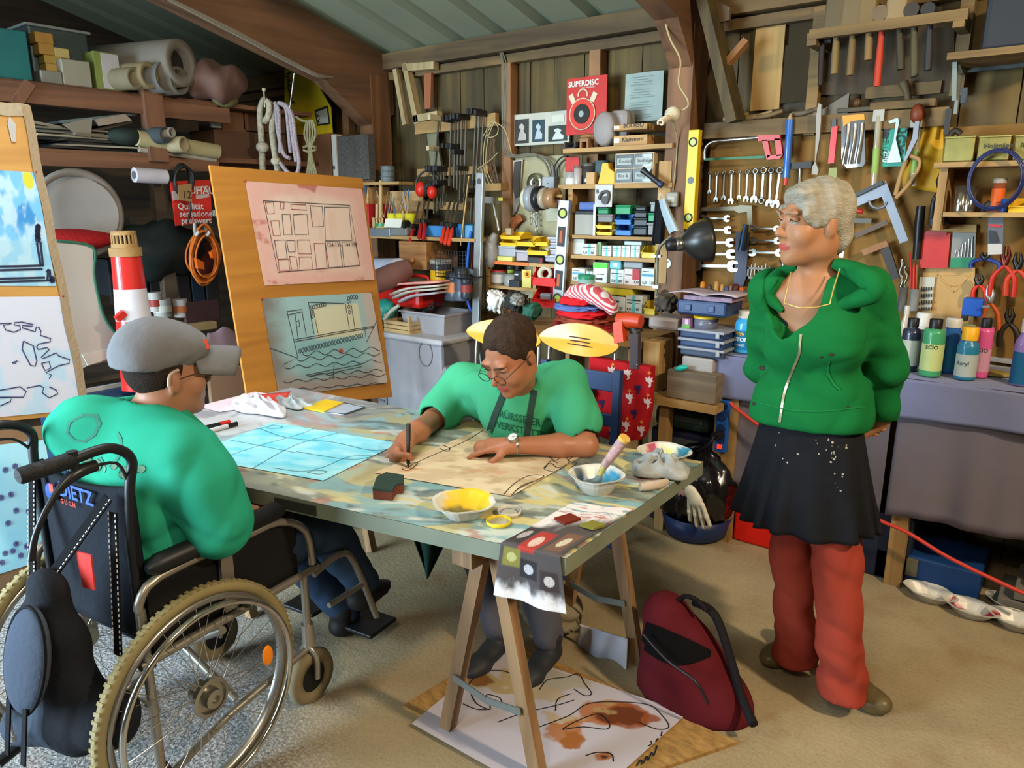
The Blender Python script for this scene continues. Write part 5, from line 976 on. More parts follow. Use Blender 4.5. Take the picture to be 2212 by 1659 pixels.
for i,(px,col)in enumerate(((2070,'a09a8a'),(2088,'99907c'))):can('preserving_tin',('left','right')[i]+' tall plain tin can on the lower far right shelf','tin',px,392,458,30,3.6,[M(col,.2,.9,var=.4,scale=3)],zs2,group='plain tin cans')
can('spray_can','orange-labelled clear canister inside the coiled blue hose','can',2149,385,456,30,3.64,[M('8d4a2c',.3),(.15,.7,M('d65c18',.5))],zs2,M('9c9488',.4))
can('glue_stick','small blue cap on the lower far right shelf','cap',2167,425,455,18,3.6,[M('1f4a8f',.3)],zs2)
picking('yellow bin at the right end of the lower far right shelf',(2180,428,2225,458),3.58,.12,'d8ab14',zs2)
b=B();cc=aty(2150,388,3.5)
for k in range(3):b.tube([cc+Vector(((.085+.004*k)*math.cos(t),.004*k,(.105+.005*k)*math.sin(t)))for t in np.linspace(0,2*math.pi,36)[:-1]],.0045,6,True)
solo('coiled_hose','coil of thin dark blue hose hung over the far right shelf','hose',b,M('20264f',.3))
b,zs3=board(2047,110,2300,92,3.42,.36,.025);solo('high_shelf','high wooden shelf at the upper right corner','shelf',b,W_RL)
x0,x1,z0,z1=R4(2128,-30,2300,88,3.5);solo('dark_crate','dark plastic crate on the high shelf at the upper right','crate',boxb((x0,x1,zs3,z1),3.5,.28,.02),M('23262b',.5))
b=B();b.bar(aty(2060,125,3.5),aty(2074,160,3.7),.03,.012);b.bar(aty(2064,130,3.5),aty(2062,215,3.55),.016,.03,(0,1,0));b.bar(aty(2074,160,3.55),aty(2064,245,3.6),.012,.022,(0,1,0));solo('shelf_bracket','pale metal caulking bracket hanging from the high shelf','bracket',b,M('8f958c',.4,.4))
solo('long_saw','long dark toothed saw hung under the high shelf','saw',flat([(2090,140),(2230,124),(2230,145),(2090,158)],3.7,.02,0),M('2c312e',.5,.3))
solo('hanging_plate','small dark plate dangling under the high shelf','plate',flat([(2076,190),(2091,189),(2090,222),(2075,224)],3.66,.01,0),M('3a4048',.5))
b=B();b.box(aty(1950,195,3.78),(.3,.02,.05));solo('cross_batten','pale cross batten on the planks above the hand plane','batten',b,W_RL)
solo('black_cloth','long black cloth hanging behind the face mask','cloth',B().grid(lambda u,v:aty(1416+26*u-8*v,432+95*v,3.50+.012*math.sin(u*8)),10,8),M('19181a',.9),solid=.004)
mk=B().grid(lambda u,v:aty(1424+(18+10*v)*u+22*v**1.3,436+70*v-8*math.sin(u*3.1),3.44-.03*math.sin(u*3.1)),12,12)
T('face_mask','pale blue surgical mask hanging on the shelf post','mask',[('fabric',mk,M('9fadb2',.7)),('strap',B().tube([aty(1424,416,3.44),aty(1424,436,3.44)],.0015,5).tube([aty(1425,416,3.44),aty(1440,434,3.44)],.0015,5),M('c0c4c4',.7))])
c0=aty(1460,528,3.3);ax=Vector((.72,.62,.12)).normalized();r1=.115
dome=B().lathe([(.028,.0),(.04,.01),(.065,.03),(.09,.065),(.104,.11),(.108,.13),(.104,.13),(.085,.068),(.06,.036),(.02,.012)],c0+ax*.03,ax,32,False)
neck=B().lathe([(.001,-.05),(.026,-.045),(.03,-.02),(.03,.03)],c0,ax,20);chrome=B().lathe([(.032,-.002),(.034,.0),(.034,.03),(.032,.032)],c0,ax,20)
arm=B().tube([aty(1452,508,3.32),aty(1440,518,3.33),aty(1425,535,3.34),aty(1420,560,3.36),aty(1419,600,3.37),aty(1418,640,3.38)],.008,10,sm=5)
cl=B().box(aty(1419,553,3.36),(.05,.02,.012));cl.box(aty(1419,619,3.37),(.03,.03,.016))
T('desk_lamp','desk lamp with a dusty black dome shade beside the yellow level','lamp',[('shade',dome,M('2b2a28',.35,.3,var=.5,scale=20)),('socket',neck,M('1b1a1a',.4)),('collar',chrome,CH_),('arm',arm,M('8b8777',.35,.6)),('clamp',cl,M('a3a7a6',.3,.6))])
x0,x1,z0,z1=R4(1432,556,1457,586,3.6);b,zz=board(1426,588,1470,590,3.58,.14,.012);cc=Vector(((x0+x1)/2,3.585,z1-.03));T('small_clock','little dark clock with a white dial on its own shelf','clock',[('body',B().box(((x0+x1)/2,3.62,(zz+z1-.02)/2),(x1-x0,.05,z1-.02-zz),None,.008),M('3d3f42',.5)),('dial',B().cyl(cc,cc+Vector((0,-.012,0)),.026,seg=20),M('c4bfac',.4)),('bezel',B().tube([cc+Vector((.027*math.cos(t),-.01,.027*math.sin(t)))for t in np.linspace(0,2*math.pi,22)[:-1]],.003,6,True),M('5a5a56',.4)),('hands',B().bar(cc+Vector((0,-.014,0)),cc+Vector((.012,-.014,.012)),.002,.002).bar(cc+Vector((0,-.014,0)),cc+Vector((-.004,-.014,.018)),.002,.002),M('2a2a2a',.5))])
solo('clock_shelf','tiny wooden shelf carrying the little clock','shelf',b,W_PALE)
# paint bench on the right, boxes beside it, chairs
ZB=.915;YF=3.25;XL=aty(1532,800,YF).x;XR=1.0
def cloth_grid(x0,x1,y,z0fn,z1,amp,n,ph=0,col=None):return B().grid(lambda u,v:Vector((x0+(x1-x0)*u,y-.012-amp*math.sin(u*n+ph)*(1-v)-amp*.5*math.sin(u*n*2.3+1)*(1-v),z0fn(u)+(z1-z0fn(u))*v)),120,12)
bt=B().box(((XL+XR)/2,YF+.27,ZB-.02),(XR-XL-.02,.5,.03));lg=[]
for px,py in((1552,1170),(1918,1266)):p=atz(px,py);lg.append(('leg',B().box((p.x+.01,p.y+.04,.43),(.065,.05,.86)),W_PALEZ))
lg.append(('leg',B().box((.3,3.3,.43),(.065,.05,.86)),W_PALEZ));lg.append(('apron',B().box(((XL+XR)/2,YF+.06,.85),(XR-XL-.05,.03,.09)),W_PALE))
T('paint_bench','long wooden bench carrying the paint bottles under two cloths','bench',[('worktop',bt,W_PALE)]+lg)
top=B().grid(lambda u,v:Vector((XL+(XR-XL)*u,YF+.5*v,ZB+.004+.002*math.sin(u*40+v*9))),60,8);n0=len(top.V)
fr=cloth_grid(XL-.01,XR,YF,lambda u:.715+.05*min(1,u*3)-.01*math.sin(u*7),ZB+.004,.008,26);top.add(fr.V,fr.F,True)
sd=B().grid(lambda u,v:Vector((XL-.012-.01*math.sin(v*9+u*5)*(1-v),YF+.45*u,.72+.05*u+(ZB-.716-.05*u)*v)),10,8);top.add(sd.V,sd.F,True)
solo('bench_cloth','lavender-blue cloth spread over the paint bench and hanging down its front','cloth',top,M('6e7290',.9,var=.1,scale=5,sheen=.2),solid=.004)
for lab,a,c,zb in(('grey-brown curtain hanging under the bench behind the woman',XL+.12,-.585,.29),('second grey-brown curtain under the bench at the right edge',-.56,XR,.33)):
 solo('bench_curtain',lab,'curtain',cloth_grid(a,c,YF+.03,lambda u,zb=zb:zb+.03*u,.8,.014,15*(c-a)+8,1),M('686168',.9,var=.15,scale=4),'curtains under the paint bench',solid=.004)
def bottle(name,lab,px,y0,y1,w_,Y,body,cap,label=None,lr=(.12,.7),txt=None,neck=.62,capr=.55,cl=.16,grp='paint bottles on the bench',lcol='20588a'):
 p=aty(px,y1,Y);z=ZB+.006;k=(p.y*1.0)/1600*1.0;r=w_*.5*abs(aty(px+1,y1,Y).x-aty(px,y1,Y).x);h=aty(px,y0,Y).z-z
 c=(p.x,Y+r,z);b_=B().lathe([(r*.6,0),(r*.97,h*.02),(r,h*.05),(r,h*neck),(r*.93,h*(neck+.07)),(r*capr*.9,h*(1-cl-.02)),(r*capr*.9,h*(1-cl))],c,seg=26)
 parts=[('body',b_,M(body,.3,coat=.3)),('cap',B().lathe([(r*capr,h*(1-cl)),(r*capr,h*.985),(r*capr*.9,h),(.001,h)],c,seg=22),M(cap,.4))]
 if label:
  lb=B().lathe([(r*1.01,h*lr[0]),(r*1.01,h*lr[1])],c,seg=26,caps=False);sub=[]
  for s_,sz,zf,cx_,tc_ in(txt or()):
   q=B().text(s_,(p.x,Y-.2,z+h*zf),UX,UZ,sz*h,.02,center=True);ax_=p.x+cx_*r
   for i,v in enumerate(q.V):a=(v.x-p.x+cx_*r)/r;q.V[i]=Vector((p.x+math.sin(a-.25)*r*1.03,Y+r-math.cos(a-.25)*r*1.03,v.z))
   sub.append(('lettering',q,M(tc_,.5)))
  parts.append(('label',lb,M(label,.5),None,sub))
 return T(name,lab,'bottle',parts,grp)
bottle('paint_bottle','light blue acrylic bottle with a splashed white cap at the left end of the bench',1597,672,768,40,3.30,'3a9fd0','cfcac0','1272a8',(.1,.55),[('TRITON',.13,.3,0,'e8eef0'),('ACRYLIC',.07,.19,0,'e8eef0'),('Goya',.12,.45,0,'e6c22c')],neck=.68,capr=.8,cl=.17)
bottle('paint_bottle','black-blue paint bottle with a black cap just right of the woman',1957,688,795,42,3.36,'2a3040','18181b','a6ab9c',(.12,.6),[],neck=.72,capr=.6)
bottle('paint_bottle','green paint bottle with a black cap',2005,690,800,50,3.30,'3f9160','18181b','b0bb7a',(.12,.58),[('SCIO',.09,.5,.3,'1c1c1c')],neck=.76,capr=.6)
bottle('paint_bottle','tall blue paint bottle with a white cap behind the yellow-capped one',2045,688,795,38,3.42,'2a62ad','c5c2ba','166c9c',(.1,.52),[],neck=.68,capr=.95)
bottle('paint_bottle','squat teal jar with a yellow lid and white label',2083,708,795,50,3.32,'27718f','dea21c','a2a9a2',(.08,.5),[('Acryl',.1,.3,0,'3a4a52')],neck=.62,capr=.75,cl=.24)
bottle('paint_bottle','pink paint bottle with a black cap',2115,688,793,40,3.40,'d0568f','18181b','c08aa0',(.12,.5),[('SCIO',.09,.45,.2,'1c1c1c')],neck=.78,capr=.62)
bottle('paint_bottle','bottle with a violet shoulder and dark blue label at the right edge',2205,690,788,44,3.34,'8a74b4','c5c2ba','155a86',(.04,.52),[],neck=.6,capr=.6,cl=.2)
bottle('paint_bottle','blue paint bottle mostly hidden behind the woman\'s sleeve',1640,700,772,30,3.42,'2558a0','2a2c34',None)
bottle('paint_jar','white jar with a broad white cap behind the black-blue bottle',1984,676,760,36,3.52,'2e4a44','c2c0b8',None,capr=.95,cl=.3)
bottle('paint_bottle','pale bottle behind the woman\'s shoulder',1945,660,770,22,3.55,'b5a796','b9b4a8',None)
can('glue_tube','pale green tub behind the pink bottle','tub',2085,685,760,26,3.52,[M('7f9a70',.4)],ZB+.005)
for lab,px,py,w_,col in(('red oval palette lid lying before the bottles',2055,800,.09,'9c2c20'),('blue paint-stained palette lying before the bottles',2080,808,.08,'2c4a8c'),('glass palette with ochre smears lying at the front',2140,812,.11,'a08a4c')):
 p=atz(px,py,ZB);solo('palette',lab,'palette',B().lathe([(.001,0),(w_*.5,0),(w_*.55,.006),(w_*.5,.01),(.001,.006)],(p.x,p.y,ZB+.008),sx=1.3),M(col,.4,var=.5,scale=30),'small palettes on the bench')
p=atz(2190,790,ZB);solo('picture_frame','white picture frame lying on the bench at the right edge','picture frame',B().box((p.x+.08,p.y,ZB+.028),(.34,.2,.02),(0,0,-.25),.003),M('a6a7a8',.5))
p=atz(2165,772,ZB);solo('cloth','crumpled green cloth on the bench near the right edge','cloth',B().sph((p.x,p.y+.04,ZB+.035),(.09,.05,.035),16),M('356b4e',.8,var=.4,scale=20))
b=B().tube([aty(1578,870,3.2),aty(1600,890,3.19),aty(1700,965,3.19),aty(1870,1105,3.2),aty(1960,1150,3.2),aty(2060,1210,3.2),aty(2240,1295,3.2)],.008,8,sm=4);solo('red_cable','red cable running in front of the bench curtains','cable',b,M('c23a2c',.4))
x0,x1,z0,z1=R4(1546,864,1572,978,3.225);b2=B()
for k in range(4):b2.lathe([(.0,0),(.021,0),(.021,.004),(.018,.004)],((x0+x1)/2,3.222,z1-.025-k*(z1-z0)*.215),NY,18)
T('power_strip','blue power strip with a glowing red switch screwed to the bench leg','power strip',[('housing',boxb((x0,x1,z0,z1),3.222,.03,.006),M('1c55a4',.4)),('sockets',b2,M('0e2c60',.5)),('switch',B().box(((x0+x1)/2-.002,3.218,z0+.03),(.02,.01,.02),None,.002),M('ff2812',.4,emit=2.2),'lit red switch'),('plug',B().cyl(((x0+x1)/2+.002,3.222,z0+(z1-z0)*.36),((x0+x1)/2-.01,3.17,z0+(z1-z0)*.36),.02),M('141416',.4)),('power_cord',B().tube([((x0+x1)/2-.01,3.17,z0+(z1-z0)*.36),aty(1530,960,3.15),aty(1505,975,3.2)],.004,6,sm=4),M('202022',.5))])
ZL=aty(1480,868,3.12).z;a=aty(1405,846,3.12);c=aty(1546,878,3.12)
T('low_bench','low wooden bench carrying the stack of boxes beside the paint bench','bench',[('worktop',B().box(((a.x+c.x)/2,3.32,ZL-.02),(c.x-a.x,.4,.035)),W_PALE),('leg',B().box((a.x+.05,3.2,ZL/2-.02),(.05,.05,ZL-.04)),W_PALEZ),('leg',B().box((c.x-.04,3.3,ZL/2-.02),(.05,.05,ZL-.04)),W_PALEZ)])
a=R4(1440,805,1530,868,3.15);z1=a[3];carton('wooden_box','wide brown-grey wooden box at the bottom of the stack beside the bench','box',(1440,805,1546,868),3.15,.3,'6d5f4c',.7,z0=ZL,m=wood('5f5140','7a6a54','X',3,.8))
stack=[('storage_box','light grey plastic box on the wooden box','box',(1472,770,1540,808),'9b958f',0),('drawer_case','dark blue lower drawer case with a grey lip in the stack','case',(1468,752,1562,771),'3c4a60',1),('drawer_case','dark blue middle drawer case in the stack','case',(1468,733,1562,752),'2b4268',1),('drawer_case','dark blue upper drawer case under the yellow-lidded tub','case',(1468,713,1562,733),'24385c',1)]
zt=z1
for nm,lab,cat,px,col,lid in stack:
 x0,x1,z0,zz=R4(*px,3.2);bb=boxb((x0,x1,zt,zz-.006),3.2,.22,.008);zt=zz
 if lid:T(nm,lab,cat,[('drawer',bb,M(col,.45)),('rim',boxb((x0-.008,x1+.008,zz-.012,zz),3.19,.24,.003),M('8b8f96',.45)),('catch',boxb((x1-.03,x1-.012,zz-.03,zz-.004),3.185,.01,.002),M('9a9ea2',.4))],'blue drawer cases in the stack')
 else:solo(nm,lab,cat,bb,M(col,.5))
can('round_tub','clear round tub with a yellow lid in the stack','tub',1513,684,714,50,3.22,[M('5f6270',.25)],zt,M('c9a81e',.4),lid=.2)
x0,x1,z0,z1=R4(1461,650,1569,683,3.2);T('tool_case','flat dark blue case with two latches on the round tub','case',[('shell',boxb((x0,x1,z0+.001,z1),3.2,.2,.012),M('22375e',.4)),('latch',boxb((x0+.045,x0+.075,z0+.02,z1-.02),3.192,.012,.003),M('31486f',.4)),('latch',boxb((x1-.085,x1-.055,z0+.02,z1-.02),3.192,.012,.003),M('31486f',.4))])
x0,x1,z0,zz=R4(1476,641,1582,651,3.2);solo('pencil_box','flat open box with a violet striped edge on the dark blue case','box',boxb((x0,x1,z1+.001,zz),3.2,.15,.002),M('9a7f92',.6,var=.5,scale=60))
solo('paper_sheet','pink and blue painted paper lying on the striped box','paper',B().grid(lambda u,v:Vector((x0-.07+(x1-x0+.1)*u,3.17+.2*v,zz+.006+.012*abs(math.sin(u*6)))),16,4),M('b0a0a8',.7,var=.5,scale=9),solid=.003)
carton('small_box','small colourful packet beside the yellow-lidded tub','box',(1473,688,1490,704),3.21,.04,'8f6b90',.5,[('band',0,0,1,.35,'5d9a4a'),('band',.4,.4,.8,.9,'c8b0b8')],z0=zt)
p=aty(1460,798,3.16);solo('turquoise_scraper','small turquoise plastic clog lying on the wooden box','toy',B().tube([p,p+Vector((.03,-.01,.012)),p+Vector((.06,0,.02))],[.01,.016,.008],10),M('17a08c',.4))
p=aty(1427,705,3.2);solo('plastic_container','dusty clear lunch container on the low bench behind the red bag','container',B().box((p.x,3.3,p.z+.01),(.16,.16,.06),None,.015),M('8a7f78',.35));heap('clutter_tools','heap of dusty straps and old fittings under the small clock','straps',1440,652,50,46,.1,3.42,M('4b4238',.8,var=.5,scale=20),21,.35)
x0,x1,z0,z1=R4(1388,738,1424,800,3.2);solo('pine_block','pale pine block stack behind the red bag','block',boxb((x0,x1,ZL,z1),3.2,.15,.004),W_PALEZ)
for lab,px,dz,col,z0 in(('dark green plastic case under the low bench',(1412,885,1532,930),0,'22382e',.0),('large dark blue crate under the green case',(1404,934,1538,1045),0,'141a30',.0)):
 x0,x1,za,zb_=R4(*px,3.28);T('plastic_case' if za>.3 else 'storage_crate',lab,'crate',[('shell',boxb((x0,x1,za,zb_),3.28,.3,.03 if za>.3 else .01),M(col,.45)),('grip',boxb((x0+.1,x0+.26,zb_-.06,zb_-.03),3.274,.01,.003),M('3b4146',.4))])
x0,x1,za,zb_=R4(1404,1047,1538,1120,3.28);solo('storage_crate','black crate standing on the floor under the blue one','crate',boxb((x0,x1,0,zb_),3.28,.28,.01),M('15161a',.5))
p0,p1=atz(1577,1170),atz(1660,1200);b=B().box((p0.x+.17,p0.y+.18,.135),(.34,.3,.27),None,.012);b.box((p0.x+.17,p0.y+.18,.262),(.37,.33,.025),None,.004);solo('red_bin','bright red storage box on the floor under the bench','box',b,M('d01c10',.35))
for lab,px,X2,z_,col in(('dark blue tall crate under the bench behind the woman\'s legs',1872,.16,.3,'1c2436'),('blue case with a grey latch under the bench',1990,.3,.14,'163a6c')):
 p=atz(px,1240);b=B().box((p.x+.03,3.48,z_/2),(X2+.1,.3,z_),None,.01);pp=[('shell',b,M(col,.45))]
 if z_<.2:pp.append(('latch',B().box((p.x-.02,3.325,.09),(.045,.012,.08),None,.003),M('5f5c48',.5)))
 T('storage_crate',lab,'crate',pp)
for i in range(3):solo('concrete_slab',('lowest','middle','topmost')[i]+' of the grey slabs stacked under the bench at the right edge','slab',B().box((.12+.05*i,3.45,.035+.062*i),(.5,.25,.055),None,.004),M('6b665c',.9),'grey slabs under the bench')
pc=atz(1470,1178)+Vector((.0,.17,0));b=B().lathe([(.12,0),(.15,.02),(.175,.12),(.165,.12),(.14,.02)],pc,seg=24);solo('bucket','low blue bucket holding the black bin bag','bucket',b,M('1f2f56',.4))
b=B().sph((0,0,0),(1,1,1),48);out=[]
for v in b.V:
 a_=math.atan2(v.y,v.x);d=1+.05*math.sin(7*a_+4*v.z)+.05*math.sin(11*a_-3*v.z)+.04*math.sin(19*a_+9*v.z)+.03*math.sin(23*v.z+3*a_);out.append(pc+Vector((v.x*.19*d,v.y*.19*d,.24+v.z*.2*d)))
b.V=out;solo('bin_bag','shiny black bin bag in the blue bucket under the table corner','bag',b,M('0e0e10',.25,coat=.6))
g=SDF((-.08,-.05,-.14),(.1,.06,.07),.0035);g.cone((-.02,0,.03),(0,0,0),.03,.034,.02,sq=((0,1,0),1.9))
for i,(dx,l_)in enumerate(((-.03,.075),(-.008,.09),(.014,.085),(.034,.065))):g.path([(dx,0,-.01),(dx*1.3+.008,0,-.04-l_*.3),(dx*1.5+.012,.004,-.03-l_)],[.0095,.0095,.0085],.006)
go=g.obj('rubber_glove',M('d8d3bc',.5),smooth=2);tagit(go,'cream rubber glove draped over the edge of the black bin bag','glove');go.location=aty(1502,1080,pc.y-.21);go.rotation_euler=(.15,0,-.2);go.scale=(1.15,)*3
b=B().grid(lambda u,v:aty(1465+28*u,1058+14*v,pc.y-.2),3,3);solo('pink_wipe','small pink wipe on top of the bin bag','cloth',b,M('b08a80',.8),solid=.004)
WY=wood('cf8c1c','dc9c2a','X',3,.35,10,.03)
def yellow_chair(label,px,pyc,hwpx,Y,slots,rz=0):
 c=aty(px,pyc,Y);hw_=hwpx*abs(aty(px+1,pyc,Y).x-c.x);hh=39*Y/1600*1.12
 pts=[]
 for k in range(30):t=2*math.pi*k/30;pts.append((hw_*math.cos(t),hh*math.sin(t)*abs(math.sin(t))**.25*(1 if math.sin(t)>0 else .95)))
 bk=B();f_=lambda u,v:None
 V=[];V2=[]
 for p in pts:d=.03*(p[0]/hw_)**2;V.append(Vector((p[0],-d,p[1])));V2.append(Vector((p[0],-d+.012,p[1])))
 n=30;cF,cB=Vector((0,0,0)),Vector((0,.012,0))
 bk.add(V+V2+[cF,cB],[(2*n,k,(k+1)%n)for k in range(n)]+[(2*n+1,n+(k+1)%n,n+k)for k in range(n)]+[(k,n+k,n+(k+1)%n,(k+1)%n)for k in range(n)])
 h0=c.z;fr=B()
 for s_ in(-1,1):fr.tube([(s_*hw_*.82,.02,.02),(s_*hw_*.84,.01,-.1),(s_*hw_*.85,-.01,-(h0-.5)),(s_*hw_*.86,-.04,-(h0-.3)),(s_*hw_*.88,-.06,-h0+.008)],.011,10,sm=4);fr.tube([(s_*hw_*.86,.0,-(h0-.53)),(s_*hw_*.7,.2,-(h0-.53)),(s_*hw_*.7,.24,-(h0-.5)),(s_*hw_*.8,.27,-h0+.008)],.011,10,sm=3)
 st=B().box((0,.12,-(h0-.55)),(hw_*1.6,.22,.014),None,.006);parts=[('backrest',bk,WY),('frame',fr,M('b5b3ac',.2,.9)),('seat',st,WY)]
 if slots:sl_=B();[sl_.box((.0,-.004,-.008-.018*k+.02),(hw_*.65,.006,.005),(0,.03,0))for k in range(3)];parts.append(('slots',sl_,M('3a2410',.7)))
 return T('chair',label,'chair',parts,'yellow-backed chairs',at=c,rz=rz,local=True)
yellow_chair('yellow-backed chair with three slots standing right of the seated man',1254,735,84,3.0,True,.03)
yellow_chair('yellow-backed chair half hidden behind the seated man\'s head',1092,724,80,3.0,False,.0)
BL=M('22365a',.5);cbx=Vector((-1.78,2.42,0));fr=B()
CHR=mempty('chair','dark blue wooden chair under the man in glasses who draws','chair',(-1.86,2.62,0))
for x_,y_,h_ in((-.22,-.19,.44),(.22,-.19,.44),(-.21,.2,.86),(.21,.2,.86)):kid('leg',B().bar((-1.86+x_,2.66+y_,0),(-1.86+x_*.97,2.66+y_+(.03 if h_>.5 else 0),h_),.035,.035,(0,1,0)),BL,CHR)
kid('seat',B().box((-1.86,2.66,.45),(.46,.42,.025),None,.008),BL,CHR);kid('back_rail',B().box((-1.86,2.885,.8),(.42,.02,.09),None,.006),BL,CHR);kid('back_rail',B().box((-1.86,2.88,.62),(.42,.02,.06),None,.006),BL,CHR)
zh_=aty(1265,722,3.22).z;T('pine_workbench','rough pine workbench behind the yellow chairs carrying the clothes','bench',[('worktop',B().box((-2.2,3.4,zh_-.02),(.95,.34,.04)),W_PALE)]+[('leg',B().box((x_,y_,zh_/2-.02),(.07,.06,zh_-.04)),W_PALEZ)for x_ in(-2.63,-1.77)for y_ in(3.27,3.53)])
c=aty(1270,900,2.62);heap('folded_clothes','grey-green jeans bundle on the right yellow chair','clothes',1262,838,76,60,.14,2.985,M('4e6e6a',.9),31,.2)
solo('magazine','blue magazine tucked into the jeans bundle','magazine',B().grid(lambda u,v:aty(1232+40*u,802+6*u+(24+4*u)*v,2.9),4,4),M('4a74b8',.4,var=.6,scale=30),solid=.004)
YBg=3.04;pts=[(1286,768),(1300,770),(1416,790),(1412,880),(1402,930),(1392,945),(1340,950),(1290,930)]
bag=flat(pts,YBg,.05,0);mot={0:[],1:[]};fl_=[]
def bird(l_,px,py,s_):
 q=B();l_.append(q)
 o=[(-9,-8),(-3,-5),(0,-10),(3,-5),(8,-8),(6,-1),(10,2),(4,4),(4,12),(1,16),(-3,14),(0,10),(-2,4),(-8,2)]
 return flat([(px+a*s_,py+c_*s_)for a,c_ in o],YBg-.052,.002,0,q)
for k,(px,py)in enumerate(((1322,800),(1356,806),(1403,822),(1360,858),(1399,868),(1352,918),(1385,928),(1308,905),(1304,830))):bird(mot[0],px,py,.95)
for k,(px,py)in enumerate(((1335,832),(1378,838),(1333,882),(1370,892),(1300,870),(1322,938))):bird(mot[1],px,py,.8)
for px,py in((1403,806),(1400,854),(1386,912),(1360,845),(1355,905),(1324,788)):fl_.append(flat([(px-4,py),(px,py-5),(px+4,py),(px,py+4)],YBg-.052,.002,0))
T('tote_bag','red cloth bag with white and navy bird motifs hanging beside the yellow chair','bag',[('body',bag,M('a5161c',.85,var=.2)),*[('white_bird_motif',q_,M('c2a8a4',.8))for q_ in mot[0]],*[('navy_bird_motif',q_,M('28204a',.8))for q_ in mot[1]],*[('ochre_dot',q_,M('c06a2a',.8))for q_ in fl_],('strap',flat([(1368,720),(1385,720),(1384,795),(1366,794)],YBg-.03,.03,0),M('473f42',.8)),('rivet',B().sph(aty(1376,788,YBg-.065),.004),M('b5b5b0',.3,.8))])
T('power_drill','orange power tool lying behind the yellow chair back','drill',[('body',B().tube([aty(1335,690,3.0),aty(1360,692,3.0),aty(1385,695,3.0)],[.03,.038,.03],14),M('b53a14',.4)),('grip',flat([(1333,695),(1352,690),(1356,735),(1336,740)],3.0,.04,0),M('c43e14',.4)),('motor',B().cyl(aty(1360,688,3.03),aty(1378,720,3.03),.03),M('2c2320',.5))])
# storage rack along the left wall
XF=-4.5
def P4(px0,py0,px1,py1,X=XF):
 ym,xm=(py0+py1)/2,(px0+px1)/2;return atx(px0,ym,X).y,atx(px1,ym,X).y,atx(xm,py1,X).z,atx(xm,py0,X).z
W_RK=wood('5f3d28','7d5337','Y',3,.7,10,.2,.2);W_RKZ=wood('5f3d28','7d5337','Z',3,.7,10,.2,.2)
rk=mempty('storage_rack','tall brown timber rack along the left wall full of rolls and folders','rack',(-4.9,2.3,0))
zT=2.215;yA,yZ=.4,3.45
kid('top_shelf',B().box((-4.93,(yA+yZ)/2,zT-.01),(.86,yZ-yA,.025)),W_RK,rk);kid('top_rail',B().box((XF-.01,(yA+2.72)/2,zT-.06),(.05,2.72-yA,.10)),W_RK,rk)
z2=atx(250,330,XF).z;z3=atx(200,535,XF).z;z4=.82
kid('shelf',B().box((-4.93,(yA+yZ)/2,z2-.01),(.84,yZ-yA,.03)),W_RK,rk);kid('shelf',B().box((-4.93,(yA+yZ)/2,z3-.02),(.84,yZ-yA,.03)),W_DARK,rk);kid('shelf',B().box((-4.93,(yA+yZ)/2,.6),(.84,yZ-yA,.03)),W_DARK,rk)
kid('rail',B().box((XF-.01,1.9,z2-.05),(.04,1.6,.07)),W_RK,rk);kid('rail',B().box((XF,(2.34+2.75)/2,atx(400,242,XF).z),(.05,.5,.09)),W_RK,rk)
p=atx(332,290,XF);kid('post',B().box((XF+.01,p.y,z2+.17),(.07,.11,.42)),W_RKZ,rk);kid('post',B().box((XF-.02,p.y,.9),(.06,.08,1.8)),W_DARK,rk);kid('post',B().box((XF-.02,1.3,1.1),(.07,.08,2.2)),W_RKZ,rk)
kid('brace',B().bar(atx(60,180,XF),atx(30,225,XF),.05,.08,(1,0,0)),W_RKZ,rk)
def pbox(name,label,cat,px,dp,col,z0=None,X=XF,group=None,m=None,bev=.005,rough=.6):
 y0,y1,za,zc=P4(*px,X);za=z0 if z0 is not None else za;b=B().box((X-dp/2,(y0+y1)/2,(za+zc)/2),(dp,y1-y0,zc-za),None,bev);return solo(name,label,cat,b,m or M(col,rough),group)
pbox('storage_crate','teal translucent crate at the left end of the top shelf','crate',(-30,62,62,156),.4,'1d6160',zT+.003,rough=.3)
y0,y1,za,zc=P4(68,63,193,175,XF-.15)
T('clear_crate','large clear crate behind the yellow boxes on the top shelf','crate',[('shell',B().box((XF-.3,(y0+y1)/2,(zT+zc)/2),(.3,y1-y0,zc-zT-.004),None,.01),M('3f4c4b',.3)),('rim',B().box((XF-.3,(y0+y1)/2,zc),(.33,y1-y0+.03,.014),None,.003),M('7a827c',.4))])
for i,px in enumerate(((76,70,115,94),(84,94,117,118),(96,120,134,138),(100,138,134,155),(118,104,150,125))):pbox('yellow_box','small ochre cardboard box in the clear crate, '+('topmost','second from the top','third from the top','lowest','palest, at the right')[i],'box',px,.08,('a8803c','a8843f','a58c40','b0904a','b5a468')[i],X=XF-.06,group='ochre boxes on the top shelf')
pbox('clear_box','clear box of cards in front of the clear crate','box',(134,130,196,176),.14,'8d8878',zT+.003,X=XF,rough=.3)
pbox('clear_box','low clear tub under the ochre boxes','box',(88,153,134,168),.14,'77776d',zT+.003,X=XF+.001,rough=.3)
y0,y1,za,zc=P4(206,113,256,186);T('file_box','white-fronted green file box on the top shelf','box',[('box',B().box((XF-.1,(y0+y1)/2,(zT+zc)/2),(.2,y1-y0,zc-zT-.004)),M('6f7a3a',.6)),('label',B().box((XF+.002,(y0+y1)/2+.02,(zT+zc)/2),(.004,(y1-y0)*.74,(zc-zT)*.92)),M('a5a1a0',.6))])
